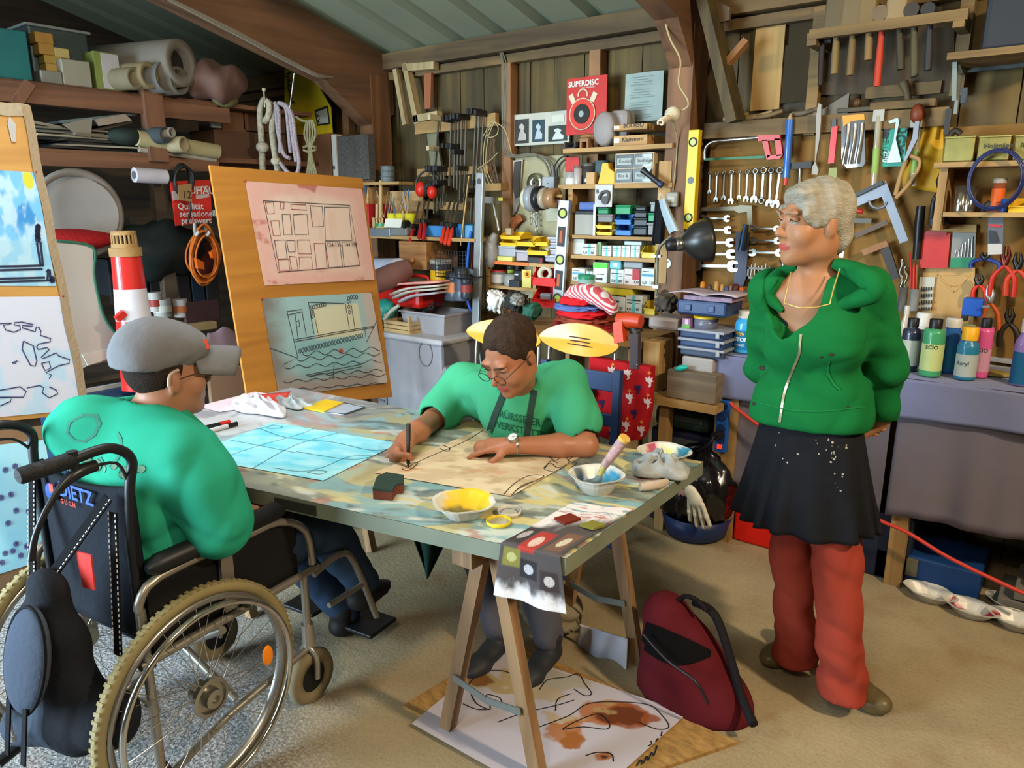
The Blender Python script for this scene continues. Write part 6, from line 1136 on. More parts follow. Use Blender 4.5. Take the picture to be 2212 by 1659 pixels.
def roll(label,a,c,r,col,hole='2c2a28',X0=None,seg=24,name='carpet_roll',grp='carpet rolls on the top shelf',t=.25):
 a,c=Vector(a),Vector(c);d=(c-a).normalized();L_=(c-a).length
 T(name,label,'roll',[('sheet',B().lathe([(r*(1-t),0),(r,0),(r,L_),(r*(1-t),L_),(r*(1-t),L_-.1)],a,d,seg,False),M(col,.8)),('core',B().cyl(c-d*.08,c-d*.06,r*(1-t),seg=seg),M(hole,.8))],grp)
def rollp(label,px,py,rpx,col,X=XF+.12,ln=.75,dy=-.25,dz=0.,**k):
 c=atx(px,py,X);r=rpx*(c.length)/1600*1.25;c.z=max(c.z,k.pop('zs',zT)+r+.004);roll(label,c+Vector((-ln,dy,dz)),c,r,col,**k)
rollp('fat grey carpet roll highest on the top shelf',392,136,30,'777268',t=.4)
rollp('cream roll with a small hole in front of the fat one',323,163,17,'84795c',t=.35)
rollp('shiny grey roll in the middle of the top shelf',360,170,20,'6c6d6a',t=.1,hole='55565a')
rollp('dark tube roll at the lower left of the rolls',295,192,14,'77705a',t=.3,hole='1a1a1c')
rollp('thin bent carpet roll at the lower right of the rolls',390,186,18,'666258',t=.2,hole='4a4640')
c=atx(465,178,XF+.02);b=B().sph(c,(.16,.21,.12),26);rr=random.Random(9);b.V=[v+Vector((.012*math.sin(v.y*40+v.z*20),0,.02*math.sin(v.y*25+v.x*30)))for v in b.V];solo('sack','crumpled brown paper sack at the right of the carpet rolls','sack',b,M('6b4f44',.6,var=.3))
c=atx(486,215,XF+.02);solo('foliage_bundle','small yellowish bundle tucked under the brown sack','bundle',B().sph(c,(.06,.09,.05),14),M('6d6840',.9,var=.5,scale=40))
rr=random.Random(4);zz=z2+.005
for i in range(9):
 th=rr.uniform(.006,.016);col=rr.choice(('6f6a5c','8a8270','3a3834','a39a84','4a4a44','7a6a54'));y_=2.05+rr.uniform(-.12,.12);w_=rr.uniform(.5,.8)
 solo('portfolio',('lowest','second','third','fourth','fifth','sixth','seventh','eighth','topmost')[i]+' loose board in the pile left of the rack post','board',B().box((-4.85+rr.uniform(-.04,.04),y_,zz+th/2),(.6,w_,th),(0,0,rr.uniform(-.2,.2))),M(col,.8),'loose boards in the rack');zz+=th+.002
for i,(a,c,col,lab)in enumerate((((138,262),(300,245),'5c6a6a','dark glassy sheet lying aslant high in the rack'),((135,300),(290,262),'4a4238','slanting brown board under the glassy sheet'),((75,262),(140,275),'8a7f6c','pale board edge at the left of the rack'))):
 p,q=atx(*a,XF),atx(*c,XF);solo('art_board',lab,'board',B().box((-4.78,(p.y+q.y)/2,(p.z+q.z)/2),(.5,(q-p).length,.014),(math.atan2(q.z-p.z,q.y-p.y),0,0)),M(col,.6),'slanting boards in the rack')
q=[(135,262),(210,246),(196,295),(165,290)]
def flatx(px,X,th,b=None):return(b or B()).prism([(atx(x,y,X).y,atx(x,y,X).z)for x,y in px],(X,0,0),(0,1,0),(0,0,1),th,(-1,0,0))
solo('paper_sheet','grey curled sheet hanging down in the rack','paper',flatx([(134,268),(200,254),(196,296),(170,294)],XF+.01,.004),M('7d7668',.7));solo('paper_sheet','crumpled pale tissue above the rolls in the rack','paper',flatx([(205,258),(270,246),(285,260),(240,268),(215,272)],XF+.01,.02),M('8f8070',.8),None)
def rollp2(label,px,py,rpx,col,**k):rollp(label,px,py,rpx,col,name='paper_roll',grp='paper rolls in the rack',zs=z2,**k)
c0=atx(295,298,XF+.02);c1=atx(470,328,XF+.02);solo('paper_roll','long cream paper roll lying behind the rack post','roll',B().cyl(c0,c1,.045,seg=18),M('a39870',.7));solo('paper_roll','thin white roll below the long cream one','roll',B().cyl(atx(300,322,XF),atx(465,345,XF),.018),M('9a9282',.7))
rollp2('end of a dark cardboard tube above the cream roll',358,292,11,'3d4548',ln=.3,dy=-.1,t=.2);rollp2('small white tube end beside the dark tube',372,286,7,'8f8a80',ln=.3,dy=-.1);rollp2('short wrapped roll lying on the cream roll',398,312,11,'9a8f72',ln=.25,dy=-.1)
solo('hanging_rag','dark green and purple rags stuffed beside the cream roll','rag',B().sph(atx(275,295,XF-.02),(.08,.12,.05),16),M('26302a',.9,var=.6))
for lab,px,col in(('brown wooden crate stack behind the hanging ropes, lower',(466,285,620,372),'5a3e2b'),('brown carton on top of the lower crate behind the ropes',(480,238,530,284),'6b482e'),('brown carton right of the rack behind the ropes',(525,245,616,285),'63422a')):pbox('carton',lab,'box',px,.3,col,X=-4.62,m=wood(col,col,'Y',3,.8),group='brown cartons behind the ropes')
pbox('white_frame','white framed picture edge at the left of the cartons','frame',(457,232,478,276),.03,'8f918c',X=-4.58)
zc=aty(660,292,3.6).z;b=flat([(616,292),(716,296),(700,372),(610,372)],3.6,.0,0);x0,x1,z0,z1=R4(612,292,716,400,3.5);solo('carton','large brown carton under the yellow poster','box',boxb((x0,x1,z0,z1),3.5,.2,.004),M('70482a',.7))
yp=flat([(616,148),(680,170),(716,232),(720,300),(638,290),(616,250)],3.62,.006,0)
T('yellow_poster','yellow plastic sign half hidden behind the roof post','sign',[('sheet',yp,M('cfb21c',.35)),('lettering',B().text('backof',aty(617,158,3.612),Vector((.12,0,-1)),Vector((1,0,.12)),.085,.02),M('3b3420',.5)),('black_frame',flat([(680,238),(708,228),(714,268),(686,272)],3.612,.003,0),M('2b2a22',.5)),('white_field',flat([(683,242),(706,234),(710,265),(688,268)],3.608,.002,0),M('b9b8a5',.5)),('lettering',B().text('KY',aty(690,266,3.604),Vector((.2,0,1)),Vector((-1,0,.2)),.05,.03),M('2b2a22',.5))])
T('ring_binder','grey marbled ring binder with a white spine behind the drawing board','binder',[('cover',boxb(R4(727,292,796,388,3.45),3.45,.06,.002),M('4e4a44',.7,var=.5,scale=50)),('spine',boxb(R4(718,290,727,390,3.44),3.44,.06,.002),M('b0ada2',.5)),('finger_hole',B().cyl(aty(722,362,3.436),aty(722,362,3.44),.012),M('232323',.5))])
yR=3.0
def rope(label,paths,r,mat,grp='ropes on hooks',cat='rope'):
 b=B()
 for pth in paths:b.tube([aty(x,y,yR+(d if len(q)>2 else 0))for q in pth for x,y,d in[tuple(q)+((0,)if len(q)<3 else())]],r,8,sm=5)
 return solo('rope',label,cat,b,mat,grp)
def braid(m_,h,s):
 return M(h,.9,var=.35,scale=s,bump=.9,bscale=s*1.3)
RW=braid(0,'aea48c',55);RL=braid(0,'9c8e90',70)
rope('thick cream braided rope hung over the hook',[[(570,215,.0),(562,240),(564,290),(566,330),(568,375)],[(570,215),(582,225),(580,250),(572,262)],[(576,218,.03),(590,235,.03),(588,280,.03),(592,320,.03),(600,370,.03)]],.021,RW)
[solo('rope_knot',l_,'knot',B().sph(aty(x_,y_,yR-.01),(s_,s_*.9,s_*.8),14),RW,'knots in the cream rope')for l_,x_,y_,s_ in(('lumpy knot low on the left strand of the thick cream rope',567,318,.045),('smaller knot on the right strand of the thick cream rope',596,348,.035))]
rope('thinner lilac-grey rope looped beside the thick one',[[(594,222),(602,240),(604,290),(606,330)],[(602,222),(618,235),(624,290),(628,330)],[(610,226),(630,245),(638,300),(646,350),(640,376),(622,372),(606,352)],[(604,222),(624,236),(632,295),(640,350)],[(596,225),(600,280),(612,330),(626,342)]],.013,RL)
rope('bundle of thin olive cord tied in the middle',[[(664+3*k,258+abs(k-2)),(658+6*k,290),(668+k,325),(664+5*k,376)]for k in range(5)]+[[(656,318),(668,314),(682,318)],[(656,324),(668,328),(682,323)],[(640,252),(652,260),(664,262)]],.008,braid(0,'7d7352',60))
T('rope_hook','steel hook rod holding the cream rope','hook',[('rod',B().cyl(aty(570,192,yR-.02),aty(572,232,yR-.02),.007),CH_),('tip',B().cyl(aty(570,190,yR-.02),aty(570,197,yR-.02),.012),M('b9ad90',.5))]);T('rope_hook','thin steel rod above the olive cord','hook',[('rod',B().cyl(aty(636,158,yR),aty(630,205,yR),.006),CH_),('lower_rod',B().cyl(aty(630,205,yR),aty(626,235,yR),.004),CH_)])
for k in range(3):
 solo('conduit',('upper','middle','lower')[k]+' pale electric conduit clipped along the left rafter','cable',B().tube([atx(355+k*4,-8+4*k,-4.0),atx(500,62+4*k,-4.0),atx(640,138+3*k,-4.0),atx(700,164+2*k,-4.0),aty(762,162-3*k,3.5),aty(800,142-2*k,3.66)],.006,8,sm=4),M('7f7668',.5),'conduits on the rafter')
T('cable_coil','coil of black cable hanging with a cardboard tag on the rack','cable',[('coil',(lambda b:[b.tube([atx(392+(17+k)*math.cos(t)+k*2,388+(34-k*2)*math.sin(t),XF+.12+.012*k)for t in np.linspace(0,2*math.pi,26)[:-1]],.008,6,True)for k in range(4)]and b)(B()),M('171514',.5)),('tag',flatx([(384,400),(414,396),(415,436),(386,432)],XF+.2,.003),M('8a6a40',.7)),('tag_writing',B().text('12',atx(394,428,XF+.204),Vector((0,1,0)),UZ,.06,.0),M('2a2018',.7)),('tail',B().tube([atx(408,420,XF+.14),atx(412,450,XF+.14),atx(406,480,XF+.14)],.006,6,sm=3),M('171514',.5))])
c0,c1=atx(290,378,XF+.1),atx(358,382,XF+.1);T('paper_roll','short white paper roll under the middle shelf','roll',[('sheet',B().cyl(c0,c1,.042,seg=20),M('b3aeb4',.7)),('core',B().cyl(c0-Vector((0,.004,0)),c0,.022),M('5a5550',.7)),('flap',flatx([(300,362),(352,366),(352,372),(302,370)],XF+.08,.01),M('8d8078',.7))])
TX=XF+.12;bagp=flatx([(368,392),(454,388),(458,478),(380,488)],TX,.01);U_=Vector((0,1,.0));tb=B();tb.text('Qualität',atx(384,452,TX+.004),U_,UZ,.05,.02);tb.text('sensationell',atx(388,468,TX+.004),U_,UZ,.05,.02);tb.text('preiswert',atx(392,483,TX+.004),U_,UZ,.05,.02)
T('carrier_bag','red shop carrier bag with white German lettering hanging on the rack','bag',[('bag',bagp,M('c02a20',.4)),('lettering',tb,M('cfc9c4',.5)),('white_panel',flatx([(422,403),(450,401),(452,426),(424,430)],TX+.003,.002),M('b3a09a',.5)),('red_field',flatx([(424,407),(449,405),(450,418),(425,420)],TX+.006,.002),M('b53a30',.5)),('lettering',B().text('BAUHAUS',atx(384,418,TX+.009),U_,UZ,.06,.02),M('cfc9c4',.5)),('white_panel',flatx([(372,412),(390,414),(390,430),(374,434)],TX+.003,.002),M('b3a09a',.5))])
b=B();rr=random.Random(8)
for k in range(9):
 cx,cy,rx,ry=443+rr.uniform(-5,5),552+rr.uniform(-8,8),26+rr.uniform(-4,11),50+rr.uniform(-6,12)
 b.tube([atx(cx+rx*math.cos(t)*(1+.15*math.sin(t)),cy+ry*math.sin(t),XF+.1+.012*k)for t in np.linspace(0,2*math.pi,28)[:-1]],.0065,6,True)
hk=B()
for px in(420,444):hk.tube([atx(px,484,XF+.12),atx(px+1,498,XF+.14),atx(px+4,508,XF+.2),atx(px+9,500,XF+.22)],.01,8,sm=3)
T('extension_cable','coil of orange extension cable on two white hooks','cable',[('coil',b,M('c4641c',.45)),('plug',flatx([(424,558),(440,566),(442,582),(428,580)],XF+.26,.03),M('cf5a14',.45)),('plug',flatx([(456,545),(464,540),(468,556),(460,558)],XF+.26,.03),M('cf5a14',.45))]);solo('wall_hook','pair of white hooks carrying the orange cable','hook',hk,M('b5b3ac',.4));solo('saw_disc','dark red and black cable drum behind the orange cable','drum',B().lathe([(.01,0),(.045,0),(.1,.01),(.1,.03),(.01,.03)],atx(443,558,XF+.02),(1,0,0),24),M('4a1a14',.4))
b=B().lathe([(.2,0),(.23,0),(.24,.02),(.22,.03),(.2,.01)],atx(168,462,XF+.06),(1,0,0),36,False);solo('round_sieve','round grey sieve leaning in the rack behind the left easel board','sieve',b.cyl(atx(168,462,XF+.04),atx(168,462,XF+.045),.2,seg=30),M('7b746c',.6))
pbox('power_box','small dark device with a white plate in the middle of the rack','device',(232,468,282,498),.15,'3a3836',X=XF-.1)
c=atx(160,522,-4.3);b=B().sph((0,0,0),(1,1,1),24);b.V=[c+Vector((v.x*.12,v.y*.24+.04*v.z,v.z*.05*(1.3-.5*v.y)))for v in b.V];solo('red_broom','red bristle broom head above the white panel','broom',b,M('b02222',.95,var=.5,scale=80,bump=.8))
for lab,px,py,w_,y0,col,rim in(('small white paint pot on the rack floor',338,672,26,634,'a39c92','8a2a20'),('white bucket with a lid low in the rack',352,684,34,648,'98948c','b0aca0'),('white tin with an orange patch low in the rack',392,684,28,648,'9f9a92','a05a30')):
 c=atx(px,py,XF+.1);r=w_/2*c.length/1600;T('paint_pot',lab,'pot',[('body',B().lathe([(r*.9,0),(r,c.length*(py-y0)/1700)],c,seg=20),M(col,.5)),('band',B().lathe([(r*1.01,.03),(r*1.01,.07)],c,seg=20,caps=False),M(rim,.5))],'paint pots low in the rack')
pbox('maroon_board','dark maroon board leaning low in the rack','board',(400,650,475,698),.03,'3f2626',X=XF+.14)
pbox('plywood_sheet','pile of plywood sheets below the maroon board','board',(380,700,470,716),.5,'9a7f56',X=XF+.2)
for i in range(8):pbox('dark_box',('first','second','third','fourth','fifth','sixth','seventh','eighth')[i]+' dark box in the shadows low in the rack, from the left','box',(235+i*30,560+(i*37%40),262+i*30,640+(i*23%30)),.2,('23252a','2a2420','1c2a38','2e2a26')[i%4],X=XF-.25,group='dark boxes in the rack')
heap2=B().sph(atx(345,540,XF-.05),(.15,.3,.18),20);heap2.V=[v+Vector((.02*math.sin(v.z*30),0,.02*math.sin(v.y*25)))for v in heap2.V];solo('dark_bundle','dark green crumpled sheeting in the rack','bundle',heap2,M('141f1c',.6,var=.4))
c=atx(500,765,-3.9);b=B().grid(lambda u,v:atx(448+80*u,738+40*v-(1-abs(u-.4))*30*(1-v)+4*math.sin(u*9),-3.85+.1*v),12,8);solo('pink_sheeting','mauve cloth draped behind the drawing board','cloth',b,M('9a838c',.8),solid=.01);pbox('low_partition','light brown board standing behind the table end','board',(455,795,540,900),.03,'a5826a',X=-3.7,m=M('a08066',.8,scale=3))
solo('blue_crate','dark blue crate behind the man in the wheelchair','crate',B().box((-3.95,1.55,.33),(.3,.4,.66),None,.01),M('1c3450',.5))
XW=-3.95;pts=[(118,520),(200,533),(203,590),(212,640),(228,690),(262,735),(275,770),(190,790),(170,800)]
T('curved_panel','white panel with a concave green-edged side beside the lighthouse','panel',[('panel',flatx(pts,XW,.02),M('a8a49a',.6,var=.03)),('green_edge',B().tube([atx(x,y,XW)for x,y in[(122,520),(200,534),(203,590),(212,640),(228,690),(262,735)]],.008,6,sm=4),M('2c5e48',.6)),('base_moulding',flatx([(178,766),(250,752),(256,768),(190,790)],XW+.012,.03),M('b5b2a6',.5)),('foot',B().box((XW-.03,atx(230,770,XW).y,.34),(.02,.3,.68)),M('a8a49a',.6))])
c=atx(290,700,-3.75);X_,Y_=c.x,c.y;k=c.length/1600*.82
def zy(py):return atx(290,py,-3.75).z
def oct_(r0,y0,r1,y1):return B().lathe([(r0*k,0),(r1*k,zy(y1)-zy(y0))],(X_,Y_,zy(y0)),seg=8)
T('model_lighthouse','red and white wooden model lighthouse standing behind the capped man','lighthouse',[('tower_band',oct_(46,840,40,690),M('c22a24',.3,coat=.4)),('tower_band',oct_(40,690,36,622),M('c9c6cc',.4)),('tower_band',oct_(36,622,33,552),M('c22a24',.3,coat=.4)),('gallery',oct_(36,552,36,534),W_PALE),('gallery',oct_(30,534,29,525),W_PALE),('lantern_bars',(lambda b:[b.cyl((X_+math.cos(a)*24*k,Y_+math.sin(a)*24*k,zy(526)),(X_+math.cos(a)*24*k,Y_+math.sin(a)*24*k,zy(506)),.006,seg=6)for a in np.linspace(0,2*math.pi,19)[:-1]]and b)(B()),W_PALEZ),('lantern_core',oct_(14,526,14,506),M('3a2c1c',.7)),('lantern_roof',oct_(27,507,27,498),W_PALE),('porch',B().bar(atx(252,690,-3.7),atx(268,675,-3.7),.03,.03),M('c22a24',.4))])
# painting table
ZT=.752;nz=Vector((0,0,1))
PA,PB,PC,PD=(Vector(v)for v in((-.927,1.393,0),(-.958,2.263,0),(-2.93,2.03,0),(-2.87,.985,0)))
def tabcol(u,v):
 x,y=u*4.2,v*2.;wx=x+.9*vn(x,y,5,3);wy=y+.9*vn(x+9,y,6,3)
 c=np.tile(np.array(lin('6c7268')),(len(u),1));c=mixc(c,'838878',sstep(.35,.7,vn(wx*1.2,wy*4,1)))
 c=mixc(c,'5f6864',sstep(.52,.66,vn(wx*2,wy*9,2))*.8);c=mixc(c,'b0a674',sstep(.55,.64,vn(wx*1.3+3,wy*4.5,3))*sstep(.2,.5,u)*.95)
 c=mixc(c,'7aa3a6',sstep(.56,.63,vn(wx*1.6,wy*3+9,4))*.8);c=mixc(c,'bcc0b4',sstep(.6,.68,vn(wx*3,wy*6,8))*.8);c=mixc(c,'a06a5a',sstep(.68,.74,vn(wx*3+5,wy*5,12))*.7)
 c=mixc(c,'3f4a4a',sstep(.66,.72,vn(wx*4,wy*14,14))*.7);c=mixc(c,'c2b47a',sstep(.64,.7,vn(x*2,wy*12,15))*sstep(.45,.7,u))
 c=mixc(c,'b3a8b0',sstep(.45,.1,u)*.45);return c
def tabp(u,v,z=ZT):a=PD.lerp(PA,u);b_=PC.lerp(PB,u);p=a.lerp(b_,v);return Vector((p.x,p.y,z))
tb=B().grid(tabp,300,120,col=tabcol);eg=B()
for a,c in((PA,PB),(PB,PC),(PC,PD),(PD,PA)):
 eg.add([a+nz*(ZT-.001),c+nz*(ZT-.001),c+nz*(ZT-.048),a+nz*(ZT-.048)],[(3,2,1,0)])
eg.add([p+nz*(ZT-.048)for p in(PA,PB,PC,PD)],[(3,2,1,0)])
d_=(PA-PD).normalized();p=PD+d_*1.12;lock=B().box((p.x,p.y-.001,ZT-.025),(.16,.006,.03),(0,0,math.atan2(d_.y,d_.x)))
T('painting_table','paint-spattered old door used as the table top on trestles','table',[('tabletop',tb,paint(.5,.15,'paint_spattered_wood')),('edge',eg,M('747a68',.5,var=.3,scale=5)),('lock_plate',lock,M('2a2e28',.5))])
W_TR=wood('6b4f33','93704a','Z',3,.65,12,.2)
def trestle(label,dx,dup_=False):
 legs=[];S=[]
 for(a,c,y)in(((1037,1219),(950,1659),1.44),((1091,1284),(1160,1659),1.44),((1243,1226),(1204,1421),2.12),((1337,1172),(1388,1494),2.12)):
  P,Q=aty(*a,y),aty(*c,y);f=lambda z:P+(Q-P)*((z-P.z)/(Q.z-P.z));S.append((f(.0),f(.69)))
 x0=sum(q.x for _,q in S)/4
 for k,(lo,hi)in enumerate(S):legs.append(('leg',B().bar(lo+Vector((dx,0,.002)),hi+Vector((dx,0,0)),.042,.034,(0,1,0)),W_TR))
 legs.append(('top_rail',B().box((x0+dx,1.78,.672),(.07,.85,.055)),W_TR))
 st=[]
 for(a,c)in((0,1),(2,3)):
  p,q=S[a][0].lerp(S[a][1],.33),S[c][0].lerp(S[c][1],.33);m_=(p+q)/2-Vector((0,0,.02));o=Vector((dx,-.025,0));st.append(('stay',B().bar(p+o,m_+o,.022,.004,(0,1,0)).bar(m_+o,q+o,.022,.004,(0,1,0)),M('7f8785',.4,.6)))
 return T('trestle',label,'trestle',legs+st,'wooden trestles')
trestle('wooden trestle under the near right end of the painting table',0);trestle('wooden trestle under the far left end of the painting table',-1.42)
def inkz(lines,z,w_,b=None,sm=4):
 b=b or B()
 for l in lines:b.ribbon(spline([atz(x,y,z)for x,y in l],sm),w_,nz)
 return b
def quad(px,z,lift=None):
 a,c,d,e=(atz(x,y,z)for x,y in px)
 return lambda u,v:(a.lerp(c,u)).lerp(e.lerp(d,u),v)+nz*(lift(u,v)if lift else 0)
INK=M('1c1d22',.6,var=0)
def sheet(name,label,cat,px,z,col,lines=(),lw=.003,lift=None,n=(90,60),group=None,rough=.6):
 b=B().grid(quad(px,z,lift),*n,col=col);parts=[('sheet',b,paint(rough))]
 if lines:parts.append(('ink_drawing',inkz(lines,z+.0014,lw),INK))
 return T(name,label,cat,parts,group)
def bluec(u,v):
 c=np.tile(np.array(lin('84c8d4')),(len(u),1));c=mixc(c,'5cbcd0',sstep(.45,.75,vn(u*6,v*10,21))*.9);c=mixc(c,'a5d8de',sstep(.48,.7,vn(u*8+4,v*12,22))*.6);return c
sheet('painting','turquoise wash painting with thin ink lines on the table','painting',[(400,986),(698,1038),(862,957),(588,912)],ZT+.003,bluec,[[(452,950),(520,935),(600,915)],[(495,950),(560,962),(640,978)],[(470,992),(560,962),(640,940),(682,924)],[(548,1010),(640,960),(730,935)],[(560,925),(620,945),(720,955),(800,972),(860,968)],[(640,975),(700,985),(770,992),(830,978)],[(590,1010),(650,1018),(700,1008),(760,985),(832,985)],[(664,1020),(690,1024),(706,1018),(680,1016),(664,1020)],[(575,924),(590,919),(610,922),(590,926),(575,924)]],.0022)
def beigec(u,v):
 c=np.tile(np.array(lin('c0aa88')),(len(u),1));c=mixc(c,'d0bd9a',sstep(.45,.65,vn(u*5,v*8,31)));c=mixc(c,'a58a62',sstep(.54,.68,vn(u*8,v*14,32))*.6);c=mixc(c,'c08a60',sstep(.68,.74,vn(u*6,v*9,33))*.6);return c
sheet('painting','beige painting being drawn on by the man in glasses','painting',[(807,1021),(1103,1072),(1272,977),(1052,922)],ZT+.003,beigec,[[(868,1012),(880,1016),(895,1008),(902,998),(888,1000),(876,1008)],[(880,1008),(930,985),(1000,955),(1045,928)],[(950,968),(965,975),(972,968),(958,962)],[(1088,1068),(1110,1045),(1140,1028),(1172,1026),(1170,1032),(1140,1045),(1112,1060)],[(1105,1070),(1125,1050),(1150,1040)],[(1185,985),(1200,995),(1215,985),(1230,998),(1205,1010),(1190,1000),(1175,1012),(1200,1018),(1222,1005)],[(1178,1010),(1190,995),(1205,1000)],[(1240,985),(1228,995),(1246,1000),(1230,1012)],[(1045,932),(1075,938),(1085,932),(1060,928)]],.0028)
sheet('paper_sheet','pale pink paper lying at the far left of the table','paper',[(425,878),(475,890),(660,862),(550,846)],ZT+.003,lambda u,v:np.tile(np.array(lin('d8bfc2')),(len(u),1)),n=(8,8));b=B().grid(quad([(560,880),(612,876),(628,855),(560,862)],ZT+.006,lambda u,v:.02*v),8,6);solo('paper_sheet','red-edged paper curling up behind the white rag','paper',b,M('c9443a',.6),solid=.002)
def rag(name,label,px,py,rx,ry,rz,mat,seed,cat='cloth'):
 c=atz(px,py,ZT);b=B().sph((0,0,0),(1,1,1),54);r_=random.Random(seed);ph=[r_.uniform(0,6)for _ in range(6)];out=[]
 for v in b.V:
  a=math.atan2(v.y,v.x);d=1+.13*math.sin(3*a+ph[0])+.1*math.sin(5*a+ph[1]);h_=max(v.z,-.1)*(.7+.3*math.sin(6*a+ph[2]+5*v.z)+.3*math.sin(9*v.x+ph[3])*math.cos(8*v.y+ph[4]));out.append(c+Vector((v.x*rx*d,v.y*ry*d,.004+(h_+.1)*rz)))
 b.V=out;return solo(name,label,cat,b,mat)
rag('rag','crumpled white rag with blue stains at the far end of the table',560,886,.17,.07,.05,M('c3c2c8',.9,var=.25,scale=12),3);rag('rag','end of a paint-stained rag beside the white one',632,876,.11,.05,.03,M('a5aeb0',.9,var=.5,scale=14),6)
b=rag('rag','grey and cream paint-smeared rag at the right edge of the table',1425,1020,.095,.085,.055,M('9a9c98',.9,var=.5,scale=16),13)
T('rolled_rag','rolled cream edge of the rag near the table corner','cloth',[('roll',B().tube([atz(x,y,ZT+.016)for x,y in((1383,1052),(1400,1050),(1425,1046),(1440,1040))],[.012,.015,.014,.01],12,sm=3),M('b3a290',.9))])
for lab,a,c,c1,c2,c3 in(('red and black marker lying on the table beside the turquoise painting',(418,930),(496,911),'1a1a1c','c02a22','c02a22'),('white marker with a black cap lying on the table',(436,935),(512,915),'c4c3c4','18181a','c4c3c4')):
 P,Q=atz(*a,ZT+.01),atz(*c,ZT+.01);T('marker',lab,'marker',[('barrel',B().cyl(P.lerp(Q,.04),P.lerp(Q,.72),.0085),M(c1,.35)),('cap',B().cyl(P.lerp(Q,.72),Q,.009),M(c2,.35)),('end',B().cyl(P,P.lerp(Q,.05),.007),M(c3,.35))],'markers on the table')
a=[atz(x,y,ZT+.01)for x,y in((656,880),(700,888),(742,869),(702,862))]
wc=B().add([v for v in a]+[v-nz*.008 for v in a],[(0,1,2,3),(4,7,6,5),(0,4,5,1),(1,5,6,2),(2,6,7,3),(3,7,4,0)]);a2=[atz(x,y,ZT+.005)for x,y in((698,890),(744,895),(788,880),(740,870))]
T('paint_box','open flat paint box with a yellow insert on the far side of the table','box',[('insert',wc,M('d8b21c',.5)),('lid',B().add(a2+[v-nz*.004 for v in a2],[(0,1,2,3),(4,7,6,5),(0,4,5,1),(1,5,6,2),(2,6,7,3),(3,7,4,0)]),M('a9aeb8',.4)),('rim',B().tube([v+nz*.001 for v in a2],.0025,6,True),M('4a6a6a',.4))])
p=atz(838,1066,ZT);b=B();o=[(-.085,-.02),(-.05,.032),(.05,.03),(.075,.015),(.06,-.01),(.045,-.022),(.015,-.012),(-.01,-.024),(-.06,-.03)]
o=[(atz(x,y,ZT)-p)for x,y in((806,1078),(848,1082),(856,1068),(871,1066),(873,1048),(835,1042),(815,1052))]
b.prism([(v.x,v.y)for v in o],p+nz*.001,(1,0,0),(0,1,0),.026,nz);b2=B().prism([(v.x*1.01,v.y*1.01)for v in o],p+nz*.027,(1,0,0),(0,1,0),.007,nz)
T('sponge','brown scouring sponge with a green top on the table','sponge',[('sponge_body',b,M('7c4638',.95,bump=.9,scale=40)),('scouring_pad',b2,M('3c5048',.95,bump=.9,scale=60))])
def tray(label,x,y,z,rx,ry,h_,rot,smears,group='plastic paint trays',base='bdb9ae'):
 prof=[(.55,0),(.8,.5),(.95,.93),(1.08,1.0),(1.06,.96)];out=B();n=32
 def rr_(a):return 1/max(abs(math.cos(a)),abs(math.sin(a)),(abs(math.cos(a))+abs(math.sin(a)))/1.32)
 def ringp(f,zz,sc_=1):return[Vector((math.cos(a)*rr_(a)*f*rx*sc_*(1+.012*math.cos(8*a)),math.sin(a)*rr_(a)*f*ry*sc_*(1+.012*math.cos(8*a)),zz*h_))for a in(2*math.pi*k/n for k in range(n))]
 R_=Matrix.Rotation(rot,3,'Z');c=Vector((x,y,z+.001))
 rings=[[c+R_@v for v in ringp(f,q)]for f,q in((.6,0),(.82,.5),(.98,.96),(1.1,1.0),(1.1,.96))];out.ring(rings,smooth=False,caps=False);out.add(rings[0],[tuple(reversed(range(n)))])
 inn=B();ri=[[c+R_@v for v in ringp(f,q)]for f,q in((.0,.05),(.3,.05),(.58,.06),(.7,.3),(.8,.52),(.9,.78),(.97,.965),(1.09,1.015))]
 inn.ring(ri,smooth=False,caps=False);V=np.array([tuple(R_.inverted()@(v-c))for v in inn.V]);uu,vv,zz=V[:,0]/rx,V[:,1]/ry,V[:,2]/h_
 cc=np.tile(np.array(lin('c9c5b8')),(len(V),1))
 for s_ in smears:
  hexc,cx_,cy_,rad,zmax=s_;f=sstep(rad,rad*.75,np.hypot(uu-cx_,vv-cy_)+.5*(vn(uu*5+9,vv*5+zz*4+9,40)-.5))*sstep(zmax+.1,zmax-.1,zz);cc=mixc(cc,hexc,f)
 inn.C=[tuple(q)for q in cc];return T('paint_tray',label,'tray',[('shell',out,M(base,.35)),('inner_face',inn,paint(.35,name='paint_film'))],group)
p=atz(1002,1112,ZT);tray('white tray of yellow paint at the near edge of the table',p.x,p.y,ZT,.083,.083,.042,.15,[('d9b51e',-.1,.4,.95,1.1),('c9b83a',.6,.1,.6,.9),('5d5a38',.0,-.25,.8,.35)])
p=atz(1284,1062,ZT);tray('white tray of blue paint holding the splattered brush',p.x,p.y+.01,ZT,.078,.078,.055,.25,[('2f8fb0',.2,.1,.9,.9),('1c6f92',.0,.0,.75,.4),('5a6f86',-.6,.2,.4,.8)])
p=atz(1428,1004,ZT);tray('tray of green, teal and pink paint behind the grey rag',p.x,p.y+.02,ZT,.082,.082,.045,.5,[('c3c96a',.1,.2,.7,.9),('2a7f98',.6,.2,.5,1.1),('b0506a',-.4,.6,.35,1.1),('2f8d9a',-.2,-.5,.5,.5),('c8c9b4',-.1,-.1,.4,.4)])
